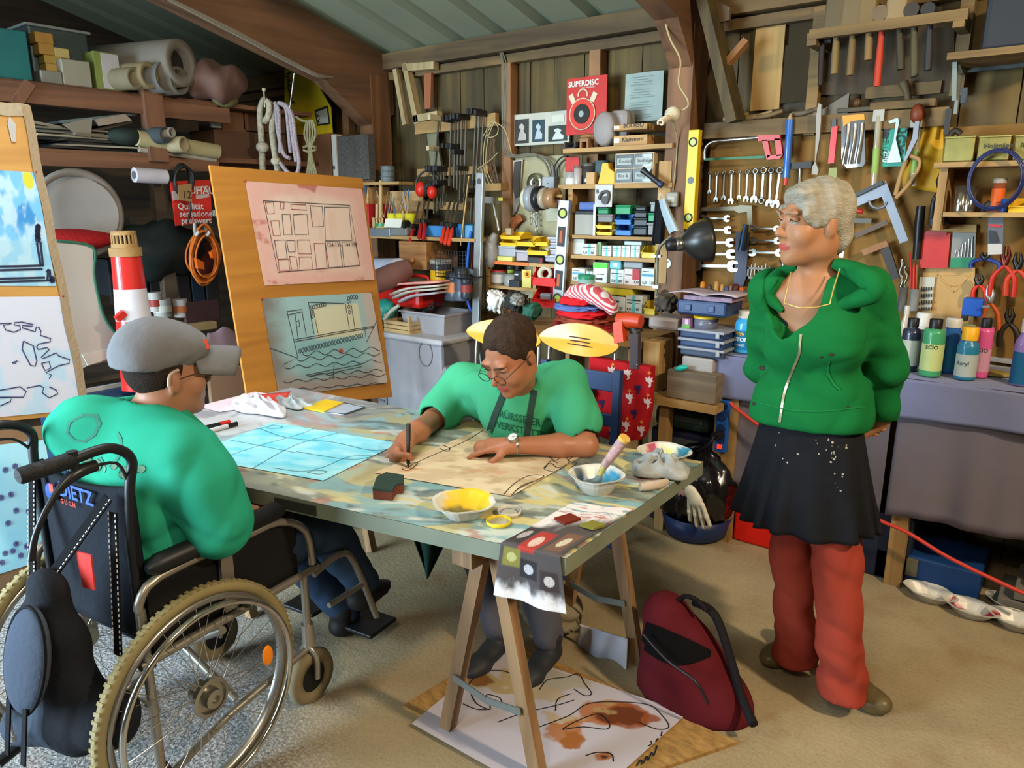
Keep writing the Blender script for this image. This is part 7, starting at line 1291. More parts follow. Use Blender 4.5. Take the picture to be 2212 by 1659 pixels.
for lab,px,py,col,zz in(('upturned white jar lid with a blue ring near the yellow tray',1100,1110,'c3c0b4',0),('yellow jar lid at the near edge of the table',1077,1132,'d2b81e',0)):
 p=atz(px,py,ZT);T('jar_lid',lab,'lid',[('rim',B().lathe([(.031,0),(.034,.004),(.034,.012),(.0325,.012),(.0315,.004)],(p.x,p.y,ZT+.001),seg=28,caps=False),M(col,.35)),('inner_face',B().cyl((p.x,p.y,ZT+.002),(p.x,p.y,ZT+.005),.032,seg=28),M('aaa694',.4)),('ring',B().tube([Vector((p.x+.024*math.cos(t),p.y+.024*math.sin(t),ZT+.0055))for t in np.linspace(0,2*math.pi,24)[:-1]],.0012,5,True),M('3f5f9a' if zz==0 and 'white' in lab else 'b5a85a',.4))],'jar lids')
a,m_,c=atz(1282,1054,ZT+.02),atz(1306,1005,ZT+.09),atz(1350,946,ZT+.19)
def splat(h,seed):return M(h,.5,var=.9,scale=seed)
T('paint_brush','long paint-caked brush leaning out of the blue tray','brush',[('bristles',B().tube([atz(1245,1052,ZT+.012),atz(1262,1046,ZT+.02),a.lerp(m_,.3),a.lerp(m_,.55)],[.006,.012,.012,.008],12,sm=3),M('5c6f70',.5)),('ferrule',B().tube([a.lerp(m_,.5),m_],[.008,.011],12),M('a59a50',.5,var=.6,scale=60)),('handle',B().tube([m_,m_.lerp(c,.4),m_.lerp(c,.6),c],[.012,.015,.016,.0165],14),M('b08a86',.5,var=.8,scale=45)),('handle_end',B().cyl(m_.lerp(c,.93),c+(c-m_).normalized()*.001,.0172,seg=14),M('c9a24a',.5))])
ed=(PA-PD).normalized();on=Vector((ed.y,-ed.x,0))
EL,ER=atz(1085,1174,ZT),PA-ed*.012+nz*ZT;FL_,FR_=atz(1240,1088,ZT),atz(1367,1103,ZT)
HL,HR=onplane(1071,1280,EL+on*.006,on),onplane(1224,1326,EL+on*.006,on)
def cl(u,v):
 if v<.5:p=FL_.lerp(FR_,u).lerp(EL.lerp(ER,u),v/.5);return p+nz*(.004+.002*math.sin(u*9+v*13))
 t=(v-.5)/.5;q=EL.lerp(ER,u);h_=HL.lerp(HR,u);return Vector((q.x+(h_.x-q.x)*t,q.y+(h_.y-q.y)*t,q.z+(h_.z-q.z)*t))+on*(.007+.006*math.sin(u*10+1)*t)+nz*(.003*(1-t))
def clc(u,v):
 c=np.tile(np.array(lin('cfc8c4')),(len(u),1));n_=vn(u*9,v*9,51)-.5;d=sstep(.16,.3,v+n_*.14+.22*(u-.5))*sstep(.96,.8,v+n_*.2);c=mixc(c,'281c1a',d*.94)
 for cx_,cy_,h,mh in((.12,.4,'2f2725','a59a96'),(.42,.44,'9c2a20','c9b0a4'),(.78,.40,'6a4a34','c2b49c'),(.2,.6,'77702e','a8a468'),(.48,.68,'201c1e','b3aeb0'),(.8,.74,'2f2222','b5aca6')):
  q=np.maximum(abs(u-cx_)/.135,abs(v-cy_)/.085);c=mixc(c,h,sstep(1.15,.9,q));e_=np.hypot((u-cx_)/.075,(v-cy_)/.045);c=mixc(c,mh,sstep(1.1,.95,e_)*(.55+.45*(np.sin(v*260)*np.sin(u*150)>-.3)))
 c=mixc(c,'4a8a96',sstep(.6,.68,vn(u*4,v*60,54))*sstep(.16,.1,v)*.8);c=mixc(c,'a83c40',sstep(.66,.72,vn(u*4+5,v*60,55))*sstep(.2,.14,v)*.8);return c
b=B().grid(cl,110,130,col=clc);solo('printed_cloth','white cloth stamped with dark squares hanging over the near table corner','cloth',b,paint(.9,.3,'printed_cotton'),solid=.002)
for lab,px,col in(('rust red felt square on the printed cloth',[(1197,1118),(1220,1130),(1255,1119),(1232,1108)],'6b2618'),('olive felt square on the printed cloth',[(1252,1133),(1282,1141),(1309,1133),(1280,1123)],'77702c')):
 v=[atz(x,y,ZT+.014)for x,y in px];solo('felt_square',lab,'felt',B().add(v+[q-nz*.006 for q in v],[(0,1,2,3),(4,7,6,5),(0,4,5,1),(1,5,6,2),(2,6,7,3),(3,7,4,0)]),M(col,.9),'felt squares')
pr=aty(1310,1380,2.09);solo('rag','white rag hanging from the metal stay of the trestle','cloth',B().grid(lambda u,v:aty(1252+104*u-4*v,1348+32*u+(62+25*u*(2-u)-8*math.sin(u*12))*v,2.07+.012*math.sin(u*9+v*2)),20,14),M('c2c2ca',.9,var=.15),solid=.003)
# drawing boards
def boardplane(TL,TR,BL):n_=(TR-TL).cross(BL-TL).normalized();n_=n_ if n_.dot(Vector((0,0,CH))-TL)>0 else-n_;return n_
def pboard(name,label,TL,TR,BR,BL,mat,th=.012,extra=()):
 N_=boardplane(TL,TR,BL);v=[BL,BR,TR,TL];b=B().add(v+[q-N_*th for q in v],[(0,1,2,3),(4,7,6,5),(0,4,5,1),(1,5,6,2),(2,6,7,3),(3,7,4,0)])
 T(name,label,'board',[('panel',b,mat)]+list(extra));return N_
def art(label,px,O,N_,col,inks,group='paintings pinned to the boards',n=(110,80),lw=.0035,off=.004,curl=0.,name='painting'):
 q=[onplane(x,y,O+N_*off,N_)for x,y in px];U_,V_=lambda u,v:0,0
 b=B().grid(lambda u,v:q[0].lerp(q[1],u).lerp(q[3].lerp(q[2],u),v)+N_*(curl*u**4*(1-v)),*n,col=col);parts=[('sheet',b,paint(.6))];by={}
 for h,l in inks:
  bb=by.setdefault(h,B());P=[onplane(x,y,O+N_*(off+.003+curl*0),N_)for x,y in l];bb.ribbon(P,lw,N_)
 for h,bb in by.items():parts.append(('ink_drawing',bb,M(h,.6,var=0)))
 pn=B();[pn.sph(q[k]+N_*.004,.006,8)for k in(2,3)];parts.append(('pin',pn,M('a03030',.4)))if name=='painting' else None
 return T(name,label,'painting',parts,group)
TL,TR,BR,BL=atx(453,357,-3.40),atx(783,385,-3.40),atx(848,858,-3.2),atx(538,880,-3.2)
N1=pboard('drawing_board','tall orange-brown plywood board with two pinned paintings behind the table',TL,TR,BR,BL,wood('9c6420','b57a2c','Y',3,.5,8,.05),.014,[('easel_leg',B().bar(TL.lerp(TR,.3)+Vector((-.06,0,-.1)),Vector((-3.55,2.2,.01)),.04,.03),W_PALEZ),('easel_leg',B().bar(TL.lerp(TR,.75)+Vector((-.06,0,-.1)),Vector((-3.55,2.75,.01)),.04,.03),W_PALEZ),('easel_foot',B().bar(Vector((-3.22,2.3,.47)),Vector((-3.3,2.35,.01)),.04,.03),W_PALEZ),('easel_foot',B().bar(Vector((-3.22,2.75,.47)),Vector((-3.3,2.75,.01)),.04,.03),W_PALEZ)])
def rect(h,a,c,d,e):return(h,[a,c,d,e,a])
def Z7(x,y):return(400+x/2.911,330+y/2.911)
K,RD='2b2f3a','8a2f38'
def pinkc(u,v):
 c=np.tile(np.array(lin('d3bcac')),(len(u),1));e=np.minimum(np.minimum(u,1-u),np.minimum(v,1-v));c=mixc(c,'cf9a90',sstep(.18,.06,e+.12*(vn(u*7,v*7,61)-.5))*.8);c=mixc(c,'b06a60',sstep(.62,.72,vn(u*6,v*8,62))*sstep(.16,.05,e));c=mixc(c,'cdaa98',sstep(.5,.7,vn(u*20,v*3,63))*.5);return c
R_=lambda h,*p:(h,[Z7(*q)for q in p]+[Z7(*p[0])])
ik=[R_(K,(492,302),(1035,330),(1100,710),(585,752)),R_(RD,(505,312),(555,310),(560,380),(518,385)),R_(RD,(598,310),(622,312),(620,352),(602,355)),R_(RD,(665,323),(760,328),(765,360),(667,355)),R_(K,(610,385),(660,388),(672,515),(620,515)),R_(K,(678,390),(766,385),(775,512),(690,515)),R_(K,(785,333),(862,338),(870,462),(802,466)),R_(K,(875,342),(1030,342),(1050,552),(882,552)),R_(RD,(538,428),(590,426),(598,520),(555,520)),R_(K,(562,550),(628,548),(642,665),(580,668)),R_(K,(638,550),(690,552),(692,622),(650,624)),R_(RD,(705,548),(782,548),(794,636),(712,634)),R_(RD,(585,672),(650,670),(660,742),(592,745)),R_(RD,(655,650),(698,655),(710,735),(670,738)),R_(RD,(716,656),(794,655),(804,735),(722,737)),R_(RD,(810,570),(880,570),(893,725),(828,730)),R_(K,(880,558),(970,558),(990,714),(905,722)),R_(K,(985,560),(1068,560),(1100,706),(1000,714))]
art('pale pink painting of outlined window frames, upper on the orange board',[(571,617),(809,604),(782,408),(529,391)],TL,N1,pinkc,ik)
b=B();U1=(TR-TL).normalized();W1=N1.cross(U1)if N1.cross(U1).z>0 else-N1.cross(U1);b.text('124-136',onplane(*Z7(892,590),TL+N1*.01,N1),U1,W1,.03);b.text('144 158',onplane(*Z7(1002,588),TL+N1*.01,N1),U1,W1,.028);kq=[o for o in bpy.data.objects if o.get('label','').startswith('pale pink painting')][0];kid('handwriting',b,INK,kq)
def greyc(u,v):
 c=np.tile(np.array(lin('8fb0b2')),(len(u),1));c=mixc(c,'71706a',sstep(.2,.02,u+.16*(vn(u*5,v*6,71)-.5)));c=mixc(c,'8a8078',sstep(.3,.08,v+.1*(vn(u*8,v*3,72)-.5)));c=mixc(c,'b3a8a0',sstep(.84,.95,u));c=mixc(c,'c9c3a0',sstep(.32,.3,abs(u-.62)*1.4)*sstep(.19,.16,abs(v-.72))*.85);c=mixc(c,'5f9598',sstep(.25,.15,abs(v-.34))*sstep(.1,.3,u)*sstep(.85,.7,u)*.5*(.6+.8*vn(u*6,v*9,73)));c=mixc(c,'a4402f',sstep(.03,.015,np.hypot(u-.6,(v-.4)*.8)));return c
z7=lambda*p:(K,[Z7(*q)for q in p]);ik=[z7((640,998),(732,985),(738,998),(648,1020),(640,998),(710,1290)),z7((735,1000),(762,1150)),z7((690,1010),(710,1165)),z7((775,940),(1000,948)),z7((775,940),(810,1138)),z7((805,985),(836,1135)),z7((1005,935),(1032,1100)),z7((1040,930),(1068,1105)),z7((688,1175),(950,1128),(1185,1090)),z7((690,1188),(955,1138),(1185,1098)),z7((1205,1055),(1140,1192),(1130,1105)),z7((1205,1055),(1222,1180)),z7((535,1228),(705,1290),(620,1330)),z7((760,1398),(900,1370),(1110,1330)),z7((770,1404),(930,1382),(1110,1345)),z7((938,1325),(930,1425)),z7((700,1065),(715,1050),(720,1090),(700,1095))]
for y0,x0,x1,am in((1265,740,1230,14),(1300,705,1235,12),(1350,625,1240,10),(1400,770,1240,9),(1440,620,1260,8),(1490,650,1260,6)):ik.append((K,[Z7(x,y0-(x-x0)*.07+am*math.sin((x-x0)*.055))for x in range(x0,x1,9)]))
for k in range(22):cx,cy=722+k*18.5,1246-k*4.6;ik.append((K,[Z7(cx+7*math.cos(t),cy+15*math.sin(t))for t in np.linspace(0,6.3,9)]))
for cx,cy in[(795+i*14,972-i*3)for i in range(7)]+[(795,1000),(800,1028),(1028,915),(1045,908),(1062,906),(1078,908),(1026,935),(1030,968),(1033,1002)]:ik.append((K,[Z7(cx+7*math.cos(t),cy+12*math.sin(t))for t in np.linspace(0,6.3,9)]))
art('grey-blue painting of a ship on waves, lower on the orange board',[(603,858),(837,826),(802,632),(565,645)],TL,N1,greyc,ik,curl=.0)
X2=-3.6;TL2,TR2,BR2,BL2=atx(-60,212,X2-.1),atx(60,228,X2-.1),atx(192,892,X2),atx(-40,915,X2)
N2=pboard('drawing_board','plywood board with taped edges at the left edge of the photo',TL2,TR2,BR2,BL2,wood('b07f3a','c8954a','Y',3,.6,8,.05),.014,[('tape_edge',B().grid(lambda u,v:TR2.lerp(BR2,v)+Vector((.012,-.03+.035*u+.003*math.sin(v*25),0)),4,30),M('9a8466',.7,bump=.4)),('tape_edge',B().grid(lambda u,v:TL2.lerp(TR2,u)+Vector((.012,0,-.05*v+.004*math.sin(u*9))),20,2),M('a8977c',.7,bump=.4)),('easel_leg',B().bar((-3.75,.95,1.5),(-3.85,.9,.01),.04,.03),W_PALEZ),('easel_leg',B().bar((-3.62,1.0,.8),(-3.55,.98,.01),.04,.03),W_PALEZ),('paper_scrap',B().prism([(0,0),(.02,-.03),(.01,-.1),(-.005,-.1),(-.01,-.03)],onplane(20,252,TL2+Vector((.02,0,0)),Vector((1,0,0))),(0,1,0),(0,0,1),.003),M('b5b0aa',.7))])
Z2=lambda x,y:(x/3.95,400+y/3.95)
def skyc(u,v):
 c=np.tile(np.array(lin('6db4dc')),(len(u),1));c=mixc(c,'2f86c4',sstep(.5,.65,vn(u*5,v*5,81))*sstep(.35,.6,v));c=mixc(c,'b8d4e0',sstep(.45,.62,vn(u*6+3,v*6,82))*.8);c=mixc(c,'9fc2c9',sstep(.42,.38,v)*.5);c=mixc(c,'c9c32e',sstep(.09,.07,np.hypot((u-.86)*.9,v-.93)));return c
z2=lambda*p:('1e2540',[Z2(*q)for q in p]);ik=[z2((-80,695),(150,692),(370,685)),z2((-80,728),(365,715)),z2((-80,800),(385,788)),z2((-80,828),(440,812),(470,822)),z2((315,490),(348,688)),z2((345,480),(368,690)),z2((395,740),(412,715),(405,810)),z2((425,720),(430,800))]
for cx,cy in((325,360),(322,390),(322,430),(325,460),(445,805)):ik+=[z2(*[(cx+r*math.cos(t),cy+r*1.4*math.sin(t))for t in np.linspace(0,6.3,9)])for r in(5,11,17)]
art('blue sky painting with a sun and a pier, upper on the left board',[(-45,617),(121,618),(76,372),(-60,365)],TL2,N2,skyc,ik,lw=.009)
def whc(u,v):c=np.tile(np.array(lin('c8cad6')),(len(u),1));return mixc(c,'9cc9de',sstep(.52,.7,vn(u*5,v*6,91))*sstep(.75,.5,v)*.6)
K2='39406a';z3_=lambda o,*p:(K2,[((x)/3.95,o+y/3.95)for x,y in p]);ik=[z3_(400,(-20,1180),(100,1178),(30,1195),(50,1235),(120,1255),(175,1230),(170,1200),(120,1190),(125,1172),(190,1168),(285,1190),(275,1205),(190,1195),(190,1215),(265,1240),(300,1250),(310,1210),(330,1210),(350,1245),(345,1280),(435,1310),(430,1335),(330,1355),(312,1380),(330,1402),(400,1385),(422,1400),(350,1470),(370,1478),(480,1430),(500,1455),(595,1490),(590,1520),(500,1540),(390,1600),(440,1620),(420,1650)),z3_(400,(200,1330),(285,1370),(315,1500),(300,1545),(260,1535),(190,1400),(200,1330)),z3_(400,(355,1520),(420,1505),(435,1560),(385,1582),(355,1520)),z3_(400,(105,1515),(150,1498),(130,1520),(105,1515)),z3_(820,(-20,95),(170,60),(225,100),(200,150),(-20,150)),z3_(820,(230,70),(340,50),(375,70),(360,110),(420,155),(495,120),(480,90),(420,60)),z3_(820,(0,155),(100,150),(90,185),(0,225))]
art('white sheet with thin outlined island shapes, lower on the left board',[(-45,905),(178,885),(135,640),(-50,642)],TL2,N2,whc,ik,lw=.005)
O3=Vector((-3.45,.9,0));N3=Vector((.995,0,.1)).normalized();bp=B();q=[onplane(x,y,O3,N3)for x,y in((-70,1420),(150,1360),(95,920),(-70,940))];solo('backing_board','brown hardboard behind the bright blue painting by the wheelchair','board',bp.add(q+[v-N3*.012 for v in q],[(0,1,2,3),(4,7,6,5),(0,4,5,1),(1,5,6,2),(2,6,7,3),(3,7,4,0)]),M('8a6a4c',.7))
ik=[];rr=random.Random(12)
for cx,cy in((33,1007),(12,1015),(70,1030),(24,1068),(35,1103),(62,1104),(3,1075),(18,1130),(35,1175),(58,1180),(28,1190),(45,1200),(12,1195),(5,1215),(88,1140),(92,1060)):
 for r in(.8,2,3.2):ik.append(('6a74a4',[(cx+r*1.5*math.cos(t)+rr.uniform(-.5,.5),cy+r*1.5*math.sin(t))for t in np.linspace(0,6.3,8)]))
art('bright sky-blue painting with grey blots leaning by the wheelchair',[(-70,1262),(138,1196),(97,950),(-70,968)],O3,N3,lambda u,v:mixc(np.tile(np.array(lin('8ed6ee')),(len(u),1)),'b4e2ee',vn(u*4,v*4,99)),ik,lw=.008,n=(30,30),name='painting')
# wheelchair
A1=math.radians(8);F1=Vector((-math.sin(A1),math.cos(A1),0));R1=Vector((math.cos(A1),math.sin(A1),0));O1=Vector((-1.735,.86,0))-R1*.28
def W1(f,r,z):return O1+F1*f+R1*r+nz*z
def P1(x,y,side):return onplane(x,y,O1+R1*side,R1)
CRM=M('c9c6bd',.12,.95);ALU=M('9a9488',.35,.7);BK=M('141518',.45,var=.2);FAB=M('15181f',.85,bump=.3)
wc=mempty('wheelchair','manual wheelchair with a black back and tan tyres carrying the capped man','wheelchair',W1(.1,0,0))
def circ(c,r,ax,n=48,z=0):x,y,d=basis(ax);return[c+d*z+x*(r*math.cos(t))+y*(r*math.sin(t))for t in(2*math.pi*k/n for k in range(n))]
for sd in(1,-1):
 c=W1(0,.28*sd,.31);o=R1*sd
 ty=B().tube(circ(c,.293,R1,72),.0165,10,True)
 for k in range(90):t=2*math.pi*k/90;u=F1*math.cos(t)+nz*math.sin(t);w_=F1*-math.sin(t)+nz*math.cos(t);q=c+u*.3085;ty.bar(q-R1*.011+w_*.004*(k%2),q+R1*.011,.009,.004,u)
 wh=kid('wheel',ty,M('877a52',.75,var=.2),wc,'tan ribbed tyre');kid('rim',B().lathe([(.262,-.012),(.278,-.014),(.278,.014),(.262,.012),(.262,-.012)],c,R1,60,False),M('a29f98',.3,.8),wh)
 kid('hand_rim',B().tube(circ(c+o*.045,.262,R1,64),.0085,10,True),CRM,wh,'chrome hand rim')
 hb_=B().lathe([(.0,-.03),(.03,-.03),(.022,-.01),(.022,.012),(.052,.014),(.054,.03),(.044,.032),(.042,.022),(.028,.022),(.026,.044),(.012,.046),(.01,.038),(0,.038)],c,o,28);hb_.S=[False]*len(hb_.S);kid('hub',hb_,M('a8a59c',.25,.9),wh)
 sp=B()
 for k in range(32):t=2*math.pi*k/32;t2=t+(.45 if k%2 else-.45);s_=.02 if k%4<2 else-.02;sp.cyl(c+R1*s_+(F1*math.cos(t2)+nz*math.sin(t2))*.04,c+(F1*math.cos(t)+nz*math.sin(t))*.266,.0012,seg=5)
 kid('spokes',sp,CRM,wh)
 for t in((-2.25,.05)if sd>0 else(2.7,-.4)):u=F1*math.cos(t)+nz*math.sin(t);b=B().sph((0,0,0),(1,1,1),16);w_=F1*-math.sin(t)+nz*math.cos(t);b.V=[c+o*.022+u*(.2+v.x*.019)+w_*(v.y*.033)+R1*(v.z*.007)for v in b.V];kid('reflector',b,M('e07c0c',.25,emit=.12),wh,'orange reflector')
 cc=W1(.42,.235*sd,.095);cw=kid('caster_wheel',B().lathe([(.05,-.014),(.085,-.018),(.095,0),(.085,.018),(.05,.014),(.05,-.014)],cc,R1,32,False),M('807458',.7),wc);kid('caster_hub',B().cyl(cc-R1*.01,cc+R1*.01,.055,seg=24),BK,cw)
 kid('caster_fork',B().tube([cc+R1*.028,cc+R1*.03+nz*.08,cc+nz*.115-F1*.01,cc-R1*.03+nz*.08,cc-R1*.028],.009,8,sm=4).cyl(cc+nz*.11,cc+nz*.19,.02),M('a39d94',.3,.6),wc)
 s2=.235*sd;kid('side_frame',B().tube([W1(-.12,s2,.22),W1(-.12,s2,.1),W1(.1,s2,.16),W1(.42,s2,.2)],.012,10).tube([W1(-.14,s2,.46),W1(.48,s2,.46)],.013,10).tube([W1(.42,s2,.46),W1(.42,s2,.22)],.013,10).tube([W1(-.12,s2,.12),W1(-.12,s2,.6)],.013,10),ALU,wc)
 kid('tip_bar',B().cyl(W1(-.3,s2,.09),W1(-.1,s2,.14),.016),BK,wc)
 kid('armrest_tube',B().tube([P1(305,1325,s2)if sd>0 else W1(-.12,s2,.56),W1(-.12,s2,.63),W1(-.06,s2,.675),W1(.2,s2,.675),W1(.34,s2,.67),W1(.44,s2,.6),W1(.46,s2,.48)],.0125,10,sm=3).box(W1(.14,s2,.58),(.012,.04,.2),(0,0,A1)),ALU,wc)
 kid('arm_pad',B().tube([W1(-.09,s2,.705),W1(-.06,s2,.71),W1(.33,s2,.71),W1(.36,s2,.705)],[.012,.028,.028,.012],14),BK,wc);kid('side_panel',B().box(W1(.16,s2-.02*sd,.56),(.012,.5,.22),(0,0,A1)),M('101012',.5),wc)
 kid('footrest_frame',B().tube([W1(.46,s2,.44),W1(.58,s2,.46),W1(.65,s2,.4),W1(.75,s2,.14)],.012,10,sm=3).tube([W1(.52,s2,.3),W1(.7,s2,.3)],.01,8),ALU,wc);kid('foot_plate',B().box(W1(.8,s2-.09*sd,.06),(.16,.15,.015),(0,0,A1),.004),BK,wc)
 s3=.2*sd;hb=P1(280,1060,s3)if sd>0 else W1(-.1,s3,.93);tp=P1(235,968,s3)+nz*0 if sd>0 else W1(-.16,s3,1.04);en=P1(38,1030,s3)if sd>0 else W1(-.36,s3,1.03);h0=en.lerp(tp,.58)
 kid('back_post',B().tube([W1(-.1,s3,.45),W1(-.1,s3,.75),hb,hb.lerp(tp,.55)+F1*.035+nz*.012,tp,h0],.0125,12,sm=5),BK,wc)
 gp=kid('push_handle',B().tube([en,en.lerp(h0,.05),en.lerp(h0,.95),h0],[.015,.019,.019,.016],14),M('17181b',.6,bump=.5),wc)
 kid('brake_lever',B().tube([h0+F1*.05-nz*.03,h0-nz*.035,h0-F1*.05-nz*.07,h0-F1*.1-nz*.14,h0-F1*.12-nz*.2],[.014,.016,.008,.007,.009],10,sm=4).cyl(h0-nz*.045,h0+nz*.02,.012).tube([h0+F1*.03-nz*.03,h0+F1*.1-nz*.04,hb+nz*.02],.004,6,sm=4),M('1e1f22',.35,.3),gp)
kid('seat',B().box(W1(.15,0,.485),(.44,.46,.05),(0,0,A1),.015),FAB,wc);kid('cross_brace',B().tube([W1(.1,-.22,.18),W1(.12,.22,.42)],.012,8).tube([W1(.14,.22,.18),W1(.12,-.22,.42)],.012,8).tube([W1(-.1,-.22,.3),W1(-.1,.22,.3)],.01,8),ALU,wc)
bk=kid('backrest',B().grid(lambda u,v:W1(-.085-.02*math.sin(math.pi*u)*(.5+.5*v),-.205+.41*u,.5+.42*v-.02*math.sin(math.pi*u)*v),20,20),FAB,wc,solid=.02)
bf=-.118;lb=B().text('DIETZ',W1(bf,.075,.86),R1*1,nz,.055,.02);lb.V=[W1(bf-.004,(v-O1).dot(R1)-.13,v.z)for v in lb.V];kid('lettering',lb,M('2850c0',.5,emit=.1),bk);l2=B().text('G U C H',W1(bf,-.05,.84),R1,nz,.018,.03);l2.V=[v-F1*.006 for v in l2.V];kid('lettering',l2,M('d0392c',.5),bk)
kid('logo',B().lathe([(0,0),(.026,0),(.026,.003),(0,.003)],W1(bf-.004,-.09,.86),-F1,20),M('2348b8',.5),bk);kid('logo_wedge',B().box(W1(bf-.008,-.08,.875),(.018,.003,.022),(0,0,A1)),M('d84030',.5),bk)
bg=mempty('backpack','grey and black rucksack hanging from the wheelchair handles','backpack',W1(-.25,.09,.26));g=SDF((-.2,-.2,-.27),(.22,.2,.3),.008)
g.path([(-.02,0,.2),(-.03,.0,.05),(.02,0,-.12)],[.06,.1,.115],.06,sq=((0,1,0),1.5));g.ell((.12,.02,-.12),(.085,.08,.065),k=.05);g.ell((-.08,-.04,-.17),(.09,.08,.05),k=.04);g.disp(lambda X,Y,Z:.006*np.sin(X*34+Z*16)+.004*np.sin(Z*50+Y*20))
RB=np.array([[R1.x,F1.x,0],[R1.y,F1.y,0],[0,0,1]]);bo=g.obj('bag_body',[M('1c1e23',.9,bump=.3),M('343a44',.9,bump=.3)],bg,matfn=lambda c:((c[:,1]<-.02)&(c[:,0]<.03)&(c[:,2]<.12)).astype(int));bo.location=(0,0,.22);bo.rotation_euler=(0,0,A1)
cB=W1(-.36,-.07,.52);b=B().sph((0,0,0),(1,1,1),24);b.V=[W1(-.335+.03*v.y+.03*v.z,.115+v.x*.085,.555+v.z*.125)for v in b.V];kid('top_flap',b,M('3b424e',.9,bump=.3),bg,'lighter grey rounded flap');kid('piping',B().tube([W1(-.335+.03*math.sin(t)-.006,.115+math.cos(t)*.084,.555+math.sin(t)*.124)for t in np.linspace(0,6.283,40)[:-1]],.0045,6,True),M('101116',.8),bg);[kid('buckle_strap',B().bar(W1(-.372,x_,.46),W1(-.4,x_+.01,.33),.018,.004,F1),M('0f1014',.8),bg)for x_ in(.08,.15)]
st=B();sw_=B()
for a,c in((W1(-.125,.17,.9),W1(-.27,.05,.66)),(W1(-.12,.175,.86),W1(-.17,.2,.5)),(W1(-.12,-.17,.92),W1(-.2,-.1,.62))):
 st.bar(a,c,.03,.004,F1)
 for s_ in(-.014,.014):n_=26;[sw_.bar(a.lerp(c,k/n_)+R1*s_-F1*.004,a.lerp(c,(k+.5)/n_)+R1*s_-F1*.004,.002,.002,F1)for k in range(n_)]
kid('strap',st,M('0c0d10',.9),bg);kid('reflective_stitching',sw_,M('c9c9c9',.4),bg)['kind']='stuff';kid('red_tag',B().prism([(0,0),(.05,.005),(.055,.1),(-.01,.095)],W1(-.19,.13,.68),R1,nz,.004,-F1),M('b5322c',.4),bg)
pl=B();[pl.cyl(W1(-.37,x_,z_),W1(-.37,x_,z_-.05),.003).cyl(W1(-.37,x_,z_-.05),W1(-.37,x_,z_-.065),.007)for x_,z_ in((-.05,.42),(.06,.4),(.09,.27))];kid('zip_pull',pl,M('8a8a8c',.4,.3),bg)
# people
SK=M('9c6b49',.5,var=.08,scale=14,sss=.08);SK1=M('996a50',.5,var=.1,scale=14,sss=.08);SK2=M('a3694a',.45,var=.12,scale=14,sss=.08);LIP=M('a0453c',.4,var=.05)
def frame3(fwd,up):f=Vector(fwd).normalized();r=f.cross(Vector(up)).normalized();u=r.cross(f).normalized();return Matrix((r,f,u)).transposed()
def headsdf(g,c,Rm,s=1.,slim=1.):
 c=Vector(c);H_=lambda*p:c+Rm@(Vector(p)*s);E_=lambda p,r,k=.02,**q:g.ell(H_(*p),tuple(v*s for v in r),Rm,k*s,**q)
 E_((0,-.015,.035),(.075*slim,.094,.086));E_((0,.03,-.03),(.06*slim,.066,.085),.03);E_((0,.05,-.085),(.036,.036,.03),.03);E_((0,.077,-.1),(.018,.016,.016),.02)
 for x in(-1,1):
  E_((x*.04,.058,-.025),(.026,.026,.03),.025);E_((x*.03,.082,.034),(.022,.014,.009),.012);g.ell(H_(x*.031,.1,.012),(.017*s,.016*s,.011*s),Rm,.008*s,True)
  E_((x*.078*slim,-.012,-.004),(.008,.019,.031),.006);E_((x*.012,.1,-.03),(.0075,.009,.007),.006);E_((x*.042,.0,-.07),(.014,.035,.022),.02)
 g.cone(H_(0,.085,.02),H_(0,.112,-.022),.007*s,.0115*s,.012*s);E_((0,.092,-.057),(.025,.009,.0055),.006);E_((0,.09,-.067),(.021,.01,.0065),.006);g.cone(H_(0,.1,-.0615),H_(0,.11,-.0615),.002,.002,.002,cut=True)
 return H_
def face(root,H_,Rm,s,iris,brow,c,lidm):
 inv_=np.array(Rm.transposed())
 for x in(-1,1):
  e=kid('eye',B().sph(H_(x*.031,.0765,.0105),.0125*s,14),M('9c9288',.25,var=.02),root);kid('iris',B().sph(H_(x*.031,.0862,.0105),.0048*s,10),M(iris,.2),e)
  up_=B().sph((0,0,0),(1,1,1),12);up_.V=[H_(x*.031+v.x*.0145,.0775+v.y*.0145,.0155+v.z*.0105)for v in up_.V];kid('eyelid',up_,lidm,root)
  kid('lash_line',B().tube([H_(x*.018,.0885,.0105),H_(x*.03,.0925,.0165),H_(x*.044,.085,.0115)],[.0009*s,.0015*s,.0009*s],6,sm=3),M('2a201a',.8),root);kid('eyebrow',B().tube([H_(x*.013,.1,.031),H_(x*.03,.099,.037),H_(x*.048,.083,.032)],[.003*s,.0038*s,.002*s],8,sm=3),M(brow,.9),root)
def lipfn(c,Rm,s):
 I_=np.array(Rm)
 def f(q):p=(q-np.array(c))@I_/s;return((abs(p[:,0])<.024)&(p[:,1]>.075)&(p[:,2]<-.0525)&(p[:,2]>-.0725)).astype(int)
 return f
